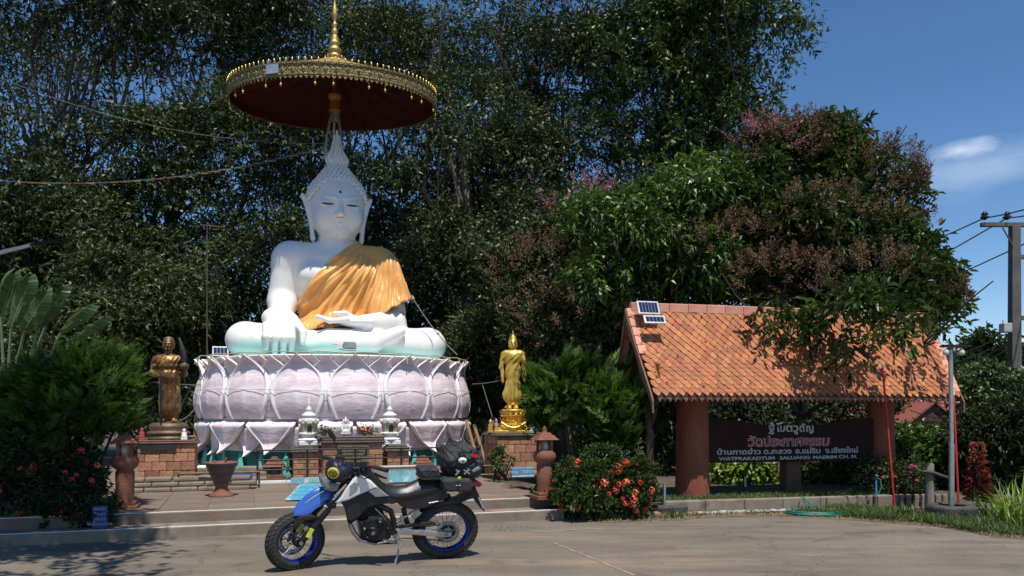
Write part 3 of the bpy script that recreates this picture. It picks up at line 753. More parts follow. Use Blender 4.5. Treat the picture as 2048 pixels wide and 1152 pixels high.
# ================================================================ ceremonial parasol above the head
UX = (669.5 - 1024) / FPX * 18.5
UM = Matrix.Translation((UX, 18.5, 9.05)) @ Matrix.Rotation(R(6.5), 4, 'X')
par = thing('ceremonial_parasol', 'wide red and gold tiered parasol with a spire hanging over the white statue', 'parasol', (UX, 18.5, 9.05)); par.rotation_euler = (R(6.5), 0, 0)
UR = 2.38
MB().lathe([(UR, 0), (UR - .02, .03), (1.6, .30), (.7, .62), (.25, .80), (0, .82)], 96, cap=False).build('canopy_top', mat('canopy_gold_cloth', (.3, .2, .06), .6), par)
cu = MB().lathe([(0, .62), (.7, .48), (1.6, .18), (UR - .04, -.04)], 96, cap=False); cu.build('canopy_lining', M_red, par)
MB().lathe([(UR - .05, .02), (UR - .03, -.12), (UR - .025, -.24)], 96, cap=False).build('band_lining', M_red, par)
rb_ = MB()
for i in range(16):
    a = 2 * math.pi * i / 16; rb_.tube([(.15 * math.cos(a), .15 * math.sin(a), .58), (1.2 * math.cos(a), 1.2 * math.sin(a), .28), ((UR - .06) * math.cos(a), (UR - .06) * math.sin(a), -.06)], .018, 5)
rb_.build('rib', mat('rib_dark', (.08, .01, .01), .7), par)
band = MB(); nb = 132
prof = [(-.235, .0), (-.215, .012), (-.18, .004), (-.10, .018), (-.03, .004), (.0, .03), (.03, .035), (.045, .0)]
for (z0_, d0), (z1_, d1) in zip(prof[:-1], prof[1:]):
    vs = []; 
    for i in range(nb):
        a = 2 * math.pi * i / nb
        for z_, d_ in ((z0_, d0), (z1_, d1)): vs.append(((UR + d_) * math.cos(a), (UR + d_) * math.sin(a), z_))
    band.add(vs, [(2 * i, 2 * ((i + 1) % nb), 2 * ((i + 1) % nb) + 1, 2 * i + 1) for i in range(nb)], smooth=False)
bd = band.build('fringe_band', M_goldfil, par)
zz = MB()
for i in range(nb):
    a0 = 2 * math.pi * i / nb; a1 = 2 * math.pi * (i + 1) / nb; am = (a0 + a1) / 2; r = UR + .004
    zz.add([(r * math.cos(a0), r * math.sin(a0), -.233), (r * math.cos(a1), r * math.sin(a1), -.233), (r * math.cos(am), r * math.sin(am), -.30), ((r - .02) * math.cos(am), (r - .02) * math.sin(am), -.233)], [(0, 2, 1), (0, 1, 3), (0, 3, 2), (1, 2, 3)])
zz.build('scalloped_edge', M_goldfil, bd)
bs_ = MB()
for i in range(66):
    a = 2 * math.pi * i / 66; r = UR + .012
    T = Matrix.Translation((r * math.cos(a), r * math.sin(a), -.10)) @ Matrix.Rotation(a, 4, 'Z')
    bs_.add([(0, -.045, 0), (0, 0, .08), (0, .045, 0), (0, 0, -.10), (.03, 0, 0)], [(0, 4, 1), (1, 4, 2), (2, 4, 3), (3, 4, 0)], 0, T)
    for dz in (.055, -.13):
        T2 = Matrix.Translation((r * math.cos(a + .047), r * math.sin(a + .047), -.10 + dz * .8)); bs_.ball((0, 0, 0), .02, 6, 4, 0, T2)
bs_.build('boss', M_goldfil, bd)
fin = MB().lathe([(.010, 0), (.014, .015), (.009, .025), (.022, .045), (.013, .065), (0, .085)], 6).mesh('rim_finial', M_goldp)
for i in range(110):
    a = 2 * math.pi * i / 110; inst('rim_finial', fin, par, loc=((UR + .02) * math.cos(a), (UR + .02) * math.sin(a), .04))
pen = MB().tube([(0, 0, .10), (0, 0, 0)], .004, 4).lathe([(0, -.08), (.018, -.045), (.030, -.02), (.012, 0), (0, .01)], 8).mesh('pendant', M_goldp)
for i in range(40):
    if i % 3 == 2: continue
    a = 2 * math.pi * i / 40 + .05; inst('pendant', pen, par, loc=((UR - .01) * math.cos(a), (UR - .01) * math.sin(a), -.37))
MB().box((0, 0, 0), (.30, .012, .18), 0).build('metal_plate', mat('grey_plate', (.35, .42, .52), .5, bump=0), par, M=Matrix.Translation(((UR + .04) * math.sin(R(-19)), -(UR + .04) * math.cos(R(-19)), -.09)) @ Matrix.Rotation(R(-19), 4, 'Z'))
sp = MB().lathe([(.26, .72), (.26, .80), (.19, .82), (.17, .88), (.20, .90), (.15, .95), (.12, 1.0), (.16, 1.04), (.17, 1.08), (.12, 1.13), (.095, 1.18), (.13, 1.22), (.12, 1.26), (.085, 1.31), (.10, 1.35), (.075, 1.40), (.06, 1.46), (.085, 1.50), (.06, 1.56), (.045, 1.62), (.065, 1.66), (.05, 1.71), (.03, 1.78), (.06, 1.84), (.075, 1.92), (.055, 2.05), (.028, 2.2), (.015, 2.28), (.03, 2.34), (.012, 2.40), (.010, 2.9)], 20)
for i in range(12):
    a = 2 * math.pi * i / 12; sp.lathe([(.01, 0), (.035, .03), (0, .13)], 5, M=Matrix.Translation((.225 * math.cos(a), .225 * math.sin(a), .80)))
spo = sp.build('spire', M_gold, par, M=Matrix.Rotation(R(-6.5), 4, 'X'))
MB().prism([(0, 2.5), (.05, 2.56), (.16, 2.5), (.10, 2.46), (.17, 2.41), (.05, 2.44)], -.006, .006).build('vane', M_gold, par, M=Matrix.Rotation(R(-6.5), 4, 'X'))
hub = MB().lathe([(.13, -.36), (.14, -.30), (.11, -.28), (.13, -.18), (.105, -.15), (.12, -.06), (.16, .0), (.15, .06), (.06, .1), (.05, .62)], 20)
hub.build('hub', mat('hub_orange', (.5, .2, .05), .5, .2), par, M=Matrix.Rotation(R(-6.5), 4, 'X') @ Matrix.Translation((0, 0, -.03)))
st = MB()
for i in range(3):
    a = 2 * math.pi * (i + .0) / 3 + R(90 + 180)
    a = R(-15 + 120 * i)
    st.tube([(.24 * math.cos(a), .24 * math.sin(a) - .1, -1.6), (.20 * math.cos(a), .2 * math.sin(a) - .1, -1.1), (.08 * math.cos(a), .08 * math.sin(a), -.38)], .03, 8)
st.lathe([(.09, -.62), (.09, -.36)], 12)
st.build('tripod', M_steel, par, M=Matrix.Rotation(R(-6.5), 4, 'X'))
# ================================================================ roofed sign (sala)
ST = R(14)
SF = Vector((2.215, 12.0, 0))
SM = Matrix.Translation(SF) @ Matrix.Rotation(ST, 4, 'Z')
sala = thing('roofed_sign', 'tiled roof on two round red clay columns sheltering the temple name board', 'roofed sign', SF, ST)
SL, SD, EZ, RZ = 5.52, .74, 1.86, 3.22      # length, half depth, eave and ridge heights
M_rtile = mat('roof_tile', (.34, .10, .038), .7, col2=(.47, .175, .07), scale=14, bump=.3, bscale=60, objrand=.24, dist=.006, col3=(.50, .23, .05), scale3=5, thr3=(.56, .72))
M_tile_side = mat('tile_side_dark', (.045, .022, .014), .9, bump=0)  # dark colour for the side faces, draws each tile's outline
M_ridge = mat('ridge_tile', (.58, .25, .17), .7, col2=(.68, .33, .23), scale=5, bump=.15, objrand=.08)
M_barge = mat('barge_board', (.20, .09, .055), .7, var=.3, scale=5, bump=.2, stretch=(1, 1, 1))
M_clay = mat('red_clay_column', (.20, .054, .027), .8, col2=(.26, .075, .038), scale=3, bump=.5, bscale=14, dist=.03, col3=(.13, .045, .028), scale3=2.2, thr3=(.5, .75), stretch=(1.5, 1.5, .6))
M_board = mat('sign_board_brown', (.030, .011, .008), .75, spec=.2, var=.2, scale=4, bump=.2)
def roofpt(t, side):         # t 0 ridge .. 1 eave, gently hollow
    y = SD - side * SD * (t * 1.02) ; z = RZ + (EZ - RZ) * (t ** .93)
    return y, z
rows, cols = 19, 40; pw = SL / cols
def tile_mb(wd, hl, M=None, mb=None, th=.024):
    mb = mb or MB()
    o = [(-wd / 2, hl * .75), (wd / 2, hl * .75), (wd / 2, 0), (wd * .27, -hl * .42), (0, -hl * .80), (-wd * .27, -hl * .42), (-wd / 2, 0)]
    n = len(o); vs = [(x, y, th) for x, y in o] + [(x, y, 0) for x, y in o]
    fs = [tuple(range(n))] + [(i, i + n, (i + 1) % n + n, (i + 1) % n) for i in range(n)]
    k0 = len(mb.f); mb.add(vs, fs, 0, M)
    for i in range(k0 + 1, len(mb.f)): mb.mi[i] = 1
    return mb
hl = 1.0 / rows * math.hypot(SD, RZ - EZ) * 1.25
tmesh = [tile_mb(pw * .89, hl).mesh('roof_tile', [M_rtile, M_tile_side]), tile_mb(pw * .87, hl * 1.03).mesh('roof_tile', [M_rtile, M_tile_side])]
big = MB(); cnt = 0
for side in (1, -1):
    for r in range(rows, -1, -1):
        t = min(1.0, (r + .2) / rows)
        y, z = roofpt(t, side); y2, z2 = roofpt(min(t + .05, 1.05), side); y1, z1 = roofpt(t - .05, side) if t > .05 else (y, z)
        dv = Vector((0, y2 - y1, z2 - z1)).normalized(); up = -dv; xv = Vector((side, 0, 0)); nv = xv.cross(up)
        # the gable flares outward a little towards the ridge
        fl = .10 * (1 - t)
        for c_ in range(cols + (r % 2)):
            x = (c_ + (0 if r % 2 else .5)) * pw
            x = -fl + x * (SL + 2 * fl) / SL
            lift = .012 + .004 * random.random()
            M = Matrix(((xv.x, up.x, nv.x, x), (xv.y, up.y, nv.y, y), (xv.z, up.z, nv.z, z), (0, 0, 0, 1))) @ Matrix.Translation((random.uniform(-.004, .004), random.uniform(-.004, .004), lift)) @ Matrix.Rotation(R(random.uniform(-1.5, 1.5)), 4, 'Z') @ Matrix.Rotation(R(-6 + random.uniform(-1, 1)), 4, 'X')
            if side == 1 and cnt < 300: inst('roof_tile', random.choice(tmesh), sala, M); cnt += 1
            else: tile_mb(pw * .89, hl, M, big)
# joined tiles still need per-tile tone: random per island
M_rt2 = M_rtile.copy(); M_rt2.name = 'roof_tile_upper'
nt = M_rt2.node_tree; ge = nt.nodes.new('ShaderNodeNewGeometry')
for l in list(nt.links):
    if l.from_node.type == 'OBJECT_INFO': tgt = l.to_socket; nt.links.remove(l); nt.links.new(ge.outputs['Random Per Island'], tgt)
stuff(big.build('upper_roof_tiles', [M_rt2, M_tile_side], sala))
und = MB()
for side in (1, -1):
    a = [roofpt(t, side) for t in np.linspace(0, 1.02, 8)]
    vs = [(x, y, z - .03) for y, z in a for x in (0.0, SL)] + [(x, y, z - .06) for y, z in a for x in (0.0, SL)]
    fs = [(2 * i, 2 * i + 1, 2 * i + 3, 2 * i + 2) for i in range(7)] + [(16 + 2 * i, 16 + 2 * i + 2, 16 + 2 * i + 3, 16 + 2 * i + 1) for i in range(7)]
    und.add(vs, fs)
und.build('roof_deck', M_wood, sala)
# ridge blocks
n = 17; rmx = MB().box((0, 0, 0), ((SL + .24) / n - .006, .10, .15), bev=.012).mesh('ridge_block', M_ridge)
for i in range(n): inst('ridge_block', rmx, sala, loc=(-.12 + (SL + .24) * (i + .5) / n, SD, RZ + .055 + random.uniform(-.003, .003)))
# barge boards with pink capping tiles at each gable
for gx, s_ in ((-.02, -1), (SL + .02, 1)):
    for side in (1, -1):
        bb = MB(); m_ = 10; V = []
        for i in range(m_ + 1):
            t = i / m_ * 1.12; y, z = roofpt(t, side); z = z if t < 1 else z; x = gx + s_ * (.10 * (1 - min(t, 1)) + .06)
            wd = .14 + .03 * math.sin(i * 1.3)
            for xx in (x, x + s_ * .03):
                for zz in (z + .03, z - wd): V.append((xx, y, zz))
        F = []
        for i in range(m_):
            q = 4 * i; F += [(q, q + 4, q + 5, q + 1), (q + 2, q + 3, q + 7, q + 6), (q, q + 2, q + 6, q + 4), (q + 1, q + 5, q + 7, q + 3)]
        F += [(0, 1, 3, 2), (4 * m_, 4 * m_ + 2, 4 * m_ + 3, 4 * m_ + 1)]
        bb.add(V, F); bb.build('barge_board', M_barge, sala)
        for i in range(9):
            if side == 1 and s_ == -1 and i > 4: continue
            t = (i + .5) / 9; y, z = roofpt(t, side); y2, z2 = roofpt(t + .06, side); 
            ang = math.atan2(z2 - z, y2 - y)
            x = gx + s_ * (.10 * (1 - t) + .0)
            MB().box((0, 0, 0), (.14, .166, .03), bev=.008).build('verge_tile', M_ridge, sala, M=Matrix.Translation((x, y, z + .05)) @ Matrix.Rotation(ang, 4, 'X'))
# fascia and fretwork under the eaves
for side in (1, -1):
    y = SD - side * (SD * 1.03)
    MB().box((SL / 2, y - side * .012, EZ - .015), (SL, .03, .07), bev=.004).build('fascia_board', M_wood, sala)
    fr = MB(); k = 62
    for i in range(k):
        x = SL * (i + .5) / k; w = SL / k
        fr.prism([(x - w / 2, EZ - .05), (x - w / 2, EZ - .085), (x - w * .25, EZ - .10), (x, EZ - .135), (x + w * .25, EZ - .10), (x + w / 2, EZ - .085), (x + w / 2, EZ - .05)], y - .008 - side * .012, y + .008 - side * .012)
    fr.build('fretwork_trim', M_barge, sala)
# gable infill: purlins seen from the left, tie beams
gb = MB()
for z_, w_ in ((EZ - .02, SD * .95), (EZ + .35, SD * .66), (EZ + .7, SD * .42)):
    gb.box((.12, SD, z_), (.07, 2 * w_, .10))
for x_ in (.99, 4.64): gb.box((x_, SD, EZ + .02), (.14, 2 * SD * .9, .12))
for y_ in (.2, SD, 2 * SD - .2): gb.box((SL / 2, y_, EZ - .02 if y_ != SD else RZ - .16), (SL - .2, .08, .10))
gb.box((.99, SD, (EZ + RZ) / 2), (.1, .1, RZ - EZ)); gb.box((4.64, SD, (EZ + RZ) / 2), (.1, .1, RZ - EZ))
gb.build('roof_frame', M_wood, sala)
for i in range(3): MB().box((.10, SD * (.55 + .5 * 0) + .12 * 0, EZ + .16 + .13 * i), (.03, SD * .9, .10), bev=.01).build('gable_plank', mat('gable_orange_wood', (.3, .12, .04), .6, var=.3), sala)
for x_, rr in ((.99, .27), (4.64, .235)):
    pr = [(rr * (1.05 + .0), .1), (rr * 1.06, .25), (rr * 1.02, .6), (rr, 1.0), (rr * .97, 1.5), (rr * .97, EZ - .02)]
    MB().lathe(pr, 32).build('column', M_clay, sala, loc=(x_, SD, 0))
MB().box((2.9, SD + .1, .45), (.30, .22, .75), bev=.02).build('centre_post', M_wood, sala)
# the name board, wavy top
bp = [(1.20, .72), (4.42, .72)]
top = [(4.42, 1.44), (4.2, 1.47), (3.9, 1.44), (3.5, 1.36), (3.2, 1.33), (2.8, 1.31), (2.4, 1.33), (2.1, 1.37), (1.7, 1.44), (1.4, 1.47), (1.20, 1.44)]
MB().prism(bp + top, SD - .10, SD - .02, bev=.008).build('name_board', M_board, sala)
M_lw = mat('lettering_white', (.46, .45, .43), .6, var=.1, bump=0)
M_lr = mat('lettering_red', (.42, .02, .02), .6, var=.1, bump=0)
def sgn(body, x, z, size, m, sx=1.0, off=0.0, dy=0.0, name='lettering'):
    return text_mesh(name, body, size, m, Matrix.Translation((x, SD - .104 - dy, z)) @ Matrix.Rotation(R(90), 4, 'X'), sala, .004, sx=sx, off=off)
SMI = SM.inverted(); BYL = SD - .104
def bpt(px, py):
    o = SMI @ Vector((0, 0, CH)); e = SMI @ (Vector((0, 0, CH)) + Vector(((px - 1024) / FPX, 1, (HZ - py) / FPX))) - o
    t = (BYL - o.y) / e.y; q = o + e * t; return q.x, q.z
def word(body, px0, px1, pyb, hpx, m, off=0.0, dy=0.0, ref='ก'):
    x0, z = bpt(px0, pyb); x1, z1 = bpt(px1, pyb); _, zt = bpt(px0, pyb - hpx)
    size = (zt - z) / .60
    o = text_mesh('lettering', body, size, m, Matrix.Identity(4), sala, .004, 'LEFT', off=off)
    xs = [v.co.x for v in o.data.vertices]; w = max(xs) - min(xs); mn = min(xs)
    o.data.transform(Matrix.Diagonal(((x1 - x0) / w, 1, 1, 1)) @ Matrix.Translation((-mn, 0, 0)))
    o.matrix_basis = Matrix.Translation((x0, BYL - dy, z)) @ Matrix.Rotation(R(90), 4, 'X')
    return o
def cp(x, y): return 1400 + x / 5.689, 820 + y / 5.689
for body, a_, b_, y_ in (('ฐู้', 780, 850, 245), ('โบ', 868, 968, 245), ('ตวู', 978, 1118, 245), ('ตั', 1132, 1200, 245), ('ญ', 1206, 1290, 245)): word(body, cp(a_, 0)[0], cp(b_, 0)[0], cp(0, y_)[1], 12.5, M_lw, .004)
for k_, (m_, of_, dy_) in enumerate(((M_lw, .010, 0), (M_lr, .002, .006))): word('วัดประกาศธรรม', cp(540, 0)[0], cp(1475, 0)[0], cp(0, 412)[1], 15.5, m_, of_, dy_)
for body, a_, b_, y_ in (('บ้านกาดฮ่าว', 195, 690, 508), ('ต.สะลวง', 725, 1040, 500), ('อ.แม่ริม', 1085, 1370, 494), ('จ.เชียงใหม่', 1425, 1795, 488)): word(body, cp(a_, 0)[0], cp(b_, 0)[0], cp(0, y_)[1], 8.5, M_lw, .0028)
for body, a_, b_, y_ in (('WATPRAKADTUM', 212, 850, 574), ('SALUANG', 905, 1252, 562), ('MAERIM', 1285, 1555, 556), ('CH. M.', 1578, 1790, 549)): word(body, cp(a_, 0)[0], cp(b_, 0)[0], cp(0, y_)[1], 5.4, M_lw, .0022)
lv = rng.random((90, 2)); vsl = []
for a_, b_ in lv:
    y_, z_ = roofpt(float(b_), 1); vsl.append((a_ * SL, y_ - .03, z_ + .035))
V, F, A = leaves(np.array(vsl), rng.normal(size=(90, 3)) * np.array([1, .3, .3]) + np.array([0, -.5, -.6]), .07, .03, up=np.tile(np.array([[0, -.8, .5]]), (90, 1)), v=rng.random(90), fold=.1)
stuff(inst('fallen_leaf', npmesh('fallen_leaf', V, F, leafmat('fallen_leaf', (.06, .03, .015), (.14, .07, .03), (.25, .16, .06), .7), False, A), sala))
# two solar panels on the left end of the ridge
def solar(name, label, M, w, h, nx, ny, grp=None):
    t = thing(name, label, 'solar panel', group=grp); t.matrix_world = M
    MB().box((0, 0, 0), (w, .03, h), bev=.004).build('frame', M_alu, t)
    c1 = MB().box((0, 0, 0), ((w - .05) / nx - .006, .008, (h - .05) / ny - .006)).mesh('cell', M_panel)
    for i in range(nx):
        for j in range(ny): inst('cell', c1, t, loc=(-(w - .05) / 2 + (w - .05) * (i + .5) / nx, -.017, -(h - .05) / 2 + (h - .05) * (j + .5) / ny))
    return t
sR = Matrix.Rotation(ST, 4, 'Z')
s1 = solar('solar_panel', 'larger upper solar panel tilted on the left end of the roof ridge', SM @ Matrix.Translation((.10, SD - .22, 3.24)) @ Matrix.Rotation(R(-25), 4, 'X'), .37, .24, 6, 4, 'solar panels on the roof')
s2 = solar('solar_panel', 'smaller lower solar panel lying on the roof tiles at the left end', SM @ Matrix.Translation((.13, SD - .40, 3.03)) @ Matrix.Rotation(R(-30), 4, 'X'), .36, .15, 5, 2, 'solar panels on the roof')
p3 = P(441, 703, 16.7)
s3 = solar('solar_panel', 'small solar panel on the left rim of the lotus pedestal', Matrix.Translation(p3) @ Matrix.Rotation(R(20), 4, 'Z') @ Matrix.Rotation(R(-18), 4, 'X'), .33, .22, 4, 3)
MB().tube([(0, .02, -.08), (0, .1, -.22)], .015, 6).build('bracket', M_steel, s3)
# floodlight on the rim
f = thing('floodlight', 'small grey floodlight on the front rim of the lotus pedestal', 'floodlight', P(699, 691, 15.8), TH)
MB().box((0, 0, 0), (.24, .09, .15), bev=.015).build('housing', mat('grey_housing', (.32, .34, .33), .5, bump=0), f)
MB().box((0, -.047, 0), (.18, .012, .10)).build('lens', mat('lamp_glass', (.25, .3, .29), .15, bump=0, spec=.8), f)
MB().tube([(-.13, 0, .02), (-.13, 0, -.1), (.13, 0, -.1), (.13, 0, .02)], .01, 6).build('bracket', M_steel, f)
f2 = thing('wall_lamp', 'small white lamp head beside the grey floodlight on the pedestal rim', 'lamp', P(676, 690, 15.8), TH)
MB().tube([(0, 0, -.08), (.02, 0, 0), (-.06, 0, .04)], .02, 6).lathe([(.02, 0), (.045, -.05), (.03, -.06)], 8, M=Matrix.Translation((-.07, 0, .05))).build('head', M_white, f2)
MB().tube([(0, 0, -.08), (.1, .02, -.09)], .008, 5).build('cable', M_black, f2)

# ================================================================ raised bed kerb in front of the sala
c0, c1 = G(1330, 1004, .19), G(1786, 991, .19)
kb = MB(); L_ = (c1 - c0).length; dirk = math.atan2(c1.y - c0.y, c1.x - c0.x)
c0.z = 0; kerb = thing('kerb_wall', 'low weathered concrete kerb in front of the roofed sign', 'kerb', c0, dirk)
for i in range(6):
    MB().box((L_ * (i + .5) / 6, .08, .095), (L_ / 6 - .006, .16, .20), bev=.015).build('kerb_block', M_step, kerb)
rub = MB()
for i in range(240):
    x = random.uniform(0, L_ * .8); s_ = random.uniform(.015, .05)
    rub.ball((x, -.03 - random.random() * .08, s_ * .3), (s_, s_ * .8, s_ * .6), 6, 4, M=Matrix.Rotation(0, 4, 'Z'), smooth=False)
stuff(tag(rub.build('rubble', mat('pale_rubble', (.42, .40, .37), .9, var=.4, scale=9), M=kerb.matrix_basis.copy()), 'crumbled pale mortar rubble at the foot of the kerb', 'rubble'))
bed = MB(); bed.add([(.2, .1, .17), (L_ + 1, .1, .17), (L_ + 2, 6, .17), (-.8, 6, .17)], [(0, 1, 2, 3)])
struct(bed.build('planting_bed', M_soil, M=kerb.matrix_basis.copy()))

# ================================================================ brick plinths
def brickbox(parent, w, d, h, z0, rows, bw, core=M_mortar, m=M_brick, faces=('f', 'l', 'r')):
    MB().box((0, 0, z0 + h / 2), (w - .04, d - .04, h)).build('mortar_core', core, parent)
    rh = h / rows; cache = {}
    def brick(x, y, z, lx, ly):
        key = (round(lx, 3), round(ly, 3), random.randint(0, 2))
        if key not in cache: cache[key] = MB().box((0, 0, 0), (lx - .008, ly - .008, rh - .008), bev=.007).mesh('brick', m)
        inst('brick', cache[key], parent, Matrix.Translation((x, y, z)) @ Matrix.Rotation(R(random.uniform(-1.2, 1.2)), 4, 'Z'))
    for r in range(rows):
        z = z0 + rh * (r + .5)
        n = max(1, round(w / bw)); off = (r % 2) * .5
        xs = [-w / 2] + [-w / 2 + w * (i + off) / n for i in range(0 if off else 1, n + (0 if not off else 0))] + [w / 2]
        xs = sorted(set(round(x, 4) for x in xs if -w / 2 <= x <= w / 2))
        for a, b in zip(xs[:-1], xs[1:]):
            if b - a > .03: brick((a + b) / 2, -d / 2 + .05 - random.uniform(0, .008), z, b - a, .10)
        for s_ in (-1, 1):
            n2 = max(1, round((d - .1) / bw))
            for i in range(n2): brick(s_ * (w / 2 - .05 + random.uniform(0, .006)), -d / 2 + .1 + (d - .1) * (i + .5) / n2, z, .10, (d - .1) / n2)
def slab(parent, w, d, z, h, m=M_capst, name='cap_slab', bev=.015): return MB().box((0, 0, z + h / 2), (w, d, h), bev=bev).build(name, m, parent)

def plinth(px0, px1, pytop, pybot, label, z0=.28, dep=.8, rows=5, bw=.22, rz=TH):
    Y = (CH - z0) * FPX / (pybot - HZ); s_ = Y / FPX; w = (px1 - px0) * s_; x = ((px0 + px1) / 2 - 1024) * s_
    top = CH + (HZ - pytop) * s_
    t = thing('brick_plinth', label, 'plinth', (x, Y + dep / 2, z0), rz); w *= .93
    h = top - z0 - .06
    brickbox(t, w, dep, h, 0, rows, bw)
    slab(t, w + .08, dep + .08, h, .035, M_terra if 'bronze' in label else M_capst); slab(t, w + .02, dep + .02, h + .037, .025)
    return t, Vector((x, Y + dep / 2, top))
pl1, top1 = plinth(258, 372, 881, 978, 'laterite brick plinth carrying the bronze monk statue', dep=.85)
pl2, top2 = plinth(974, 1078, 866, 957, 'laterite brick plinth carrying the golden standing statue', dep=.85)
# dark name plate and stacked footing stones of the left plinth
MB().box((-.12, -.445, .70), (.55, .02, .10), bev=.004).build('name_plate', mat('slate', (.03, .032, .03), .4, var=.2), pl1)
ft = thing('footing_stones', 'uneven flat stones stepped along the foot of the bronze statue plinth', 'stone steps', G(335, 985, .28), TH)
for i in range(3):
    for j in range(5): MB().box((-.55 + .40 * j + .1 * (i % 2), .12 + .10 * i, .04 + .075 * i), (.39, .3, .07), bev=.02).build('stone', M_step, ft).rotation_euler = (0, 0, R(random.uniform(-5, 5)))
sh = thing('stone_stele', 'little white edged stone stele in front of the bronze statue plinth', 'stele', G(303, 972, .28), TH)
MB().box((0, 0, .30), (.20, .12, .42), bev=.01).build('shaft', M_capst, sh)
for s_ in (-1, 1): MB().box((s_ * .10, -.03, .30), (.025, .13, .42), bev=.005).build('white_edge', M_white, sh)
MB().box((0, 0, .53), (.30, .20, .05), bev=.01).build('cap', M_white, sh)
for i in range(3): MB().box((0, 0, .03 + .035 * i), (.50 - .09 * i, .40 - .07 * i, .035), bev=.008).build('base_course', M_white if i != 1 else M_brick, sh)

# ================================================================ altar in the middle
al = thing('altar', 'brick altar with a black inscribed plaque in front of the lotus pedestal', 'altar', P(703, 870, 14.9).xy.to_3d() + Vector((0, 0, .28)), TH)
brickbox(al, 1.12, .45, .70, 0, 3, .26, m=M_brick)
MB().box((0, -.24, .40), (.60, .05, .52), bev=.006).build('plaque_frame', M_capst, al)
pq = MB().box((0, -.268, .40), (.52, .02, .44)).build('plaque', mat('plaque_black', (.02, .022, .018), .3, bump=0), al)
M_yl = mat('plaque_lettering', (.42, .38, .22), .6, bump=0)
for i, (ln, z) in enumerate((('ขอเชิญร่วมทำบุญ', .54), ('สร้างพระพุทธรูป', .475), ('เพื่อความเป็นสิริมงคล', .41), ('แก่ครอบครัวและญาติพี่น้อง', .345), ('สาธุ', .28))):
    text_mesh('plaque_text', ln, .062, M_yl, Matrix.Translation((0, -.281, z)) @ Matrix.Rotation(R(90), 4, 'X'), pq, .001)
for i, (w, z, h) in enumerate(((1.22, .70, .04), (1.14, .742, .05), (1.24, .794, .035))): slab(al, w, .56, z, h, M_capst)
atop = al.location + Vector((0, 0, .83))
M_silver = mat('silver_white', (.66, .68, .66), .45, .15, var=.2, scale=25, bump=.6, bscale=60)
FS = Field((-.13, -.12, -.01), (.13, .12, .38), .0065); c = FS.cap
FS.ell((0, -.01, .04), (.105, .08, .045), .02); FS.ell((0, -.03, .08), (.085, .06, .035), .02); FS.ell((0, 0, .16), (.05, .04, .08), .02); c((0, 0, .2), (0, 0, .25), .02, .02, .02); FS.ell((0, -.005, .275), (.04, .04, .05), .01)
c((0, 0, .3), (0, 0, .365), .03, .006, .01)
for s_ in (-1, 1): c((s_ * .05, 0, .2), (s_ * .075, -.03, .12), .018, .015, .01); c((s_ * .075, -.03, .12), (s_ * .02, -.07, .1), .015, .012, .01); c((s_ * .045, .0, .3), (s_ * .06, 0, .24), .012, .02, .005)
V, Fq = FS.mesh(); sst = inst('small_statue', npmesh('small_statue', V * 1.0, Fq, M_silver), None, Matrix.Translation(atop + Vector((-.10, -.05, 0))) @ Matrix.Rotation(TH, 4, 'Z'))
tag(sst, 'little silver white seated figurine at the centre of the altar top', 'figurine')
# flower bunches lying on the altar
def bunch(loc, rz, cols, label):
    t = thing('flower_bunch', label, 'flower bunch', loc, rz, 'flower bunches on the altar')
    pts = rng.normal(size=(150, 3)) * np.array([.09, .05, .045]) + np.array([0, 0, .09])
    V, F, A = leaves(pts, rng.normal(size=(150, 3)), .06, .03, v=rng.random(150))
    inst('foliage', npmesh('foliage', V, F, MATS['bunch_leaf'], False, A), t)
    fm = MB().ball((0, 0, 0), (.03, .03, .022), 7, 5)
    for i in range(7): inst('flower', fm.mesh('flower', cols[i % len(cols)]), t, loc=(random.uniform(-.12, .12), random.uniform(-.08, .02), random.uniform(.08, .17)))
    MB().tube([(-.02, 0, .06), (.28, .02, .02)], .012, 6).build('wrapped_stems', mat('straw', (.45, .33, .14), .7), t)
    return t
leafmat('bunch_leaf', (.02, .05, .015), (.05, .10, .03), (.12, .16, .05))
fr_, fo_, fp_ = mat('flower_red', (.55, .03, .03), .5, bump=0), mat('flower_orange', (.8, .3, .03), .5, bump=0), mat('flower_purple', (.35, .12, .35), .5, bump=0)
bunch(atop + Vector((-.48, -.18, 0)), R(160), [fo_, fp_, fr_], 'dark bunch of flowers at the left end of the altar top')
bunch(atop + Vector((.30, .0, 0)), R(0), [fr_, fo_], 'reddish bunch of flowers at the right end of the altar top')
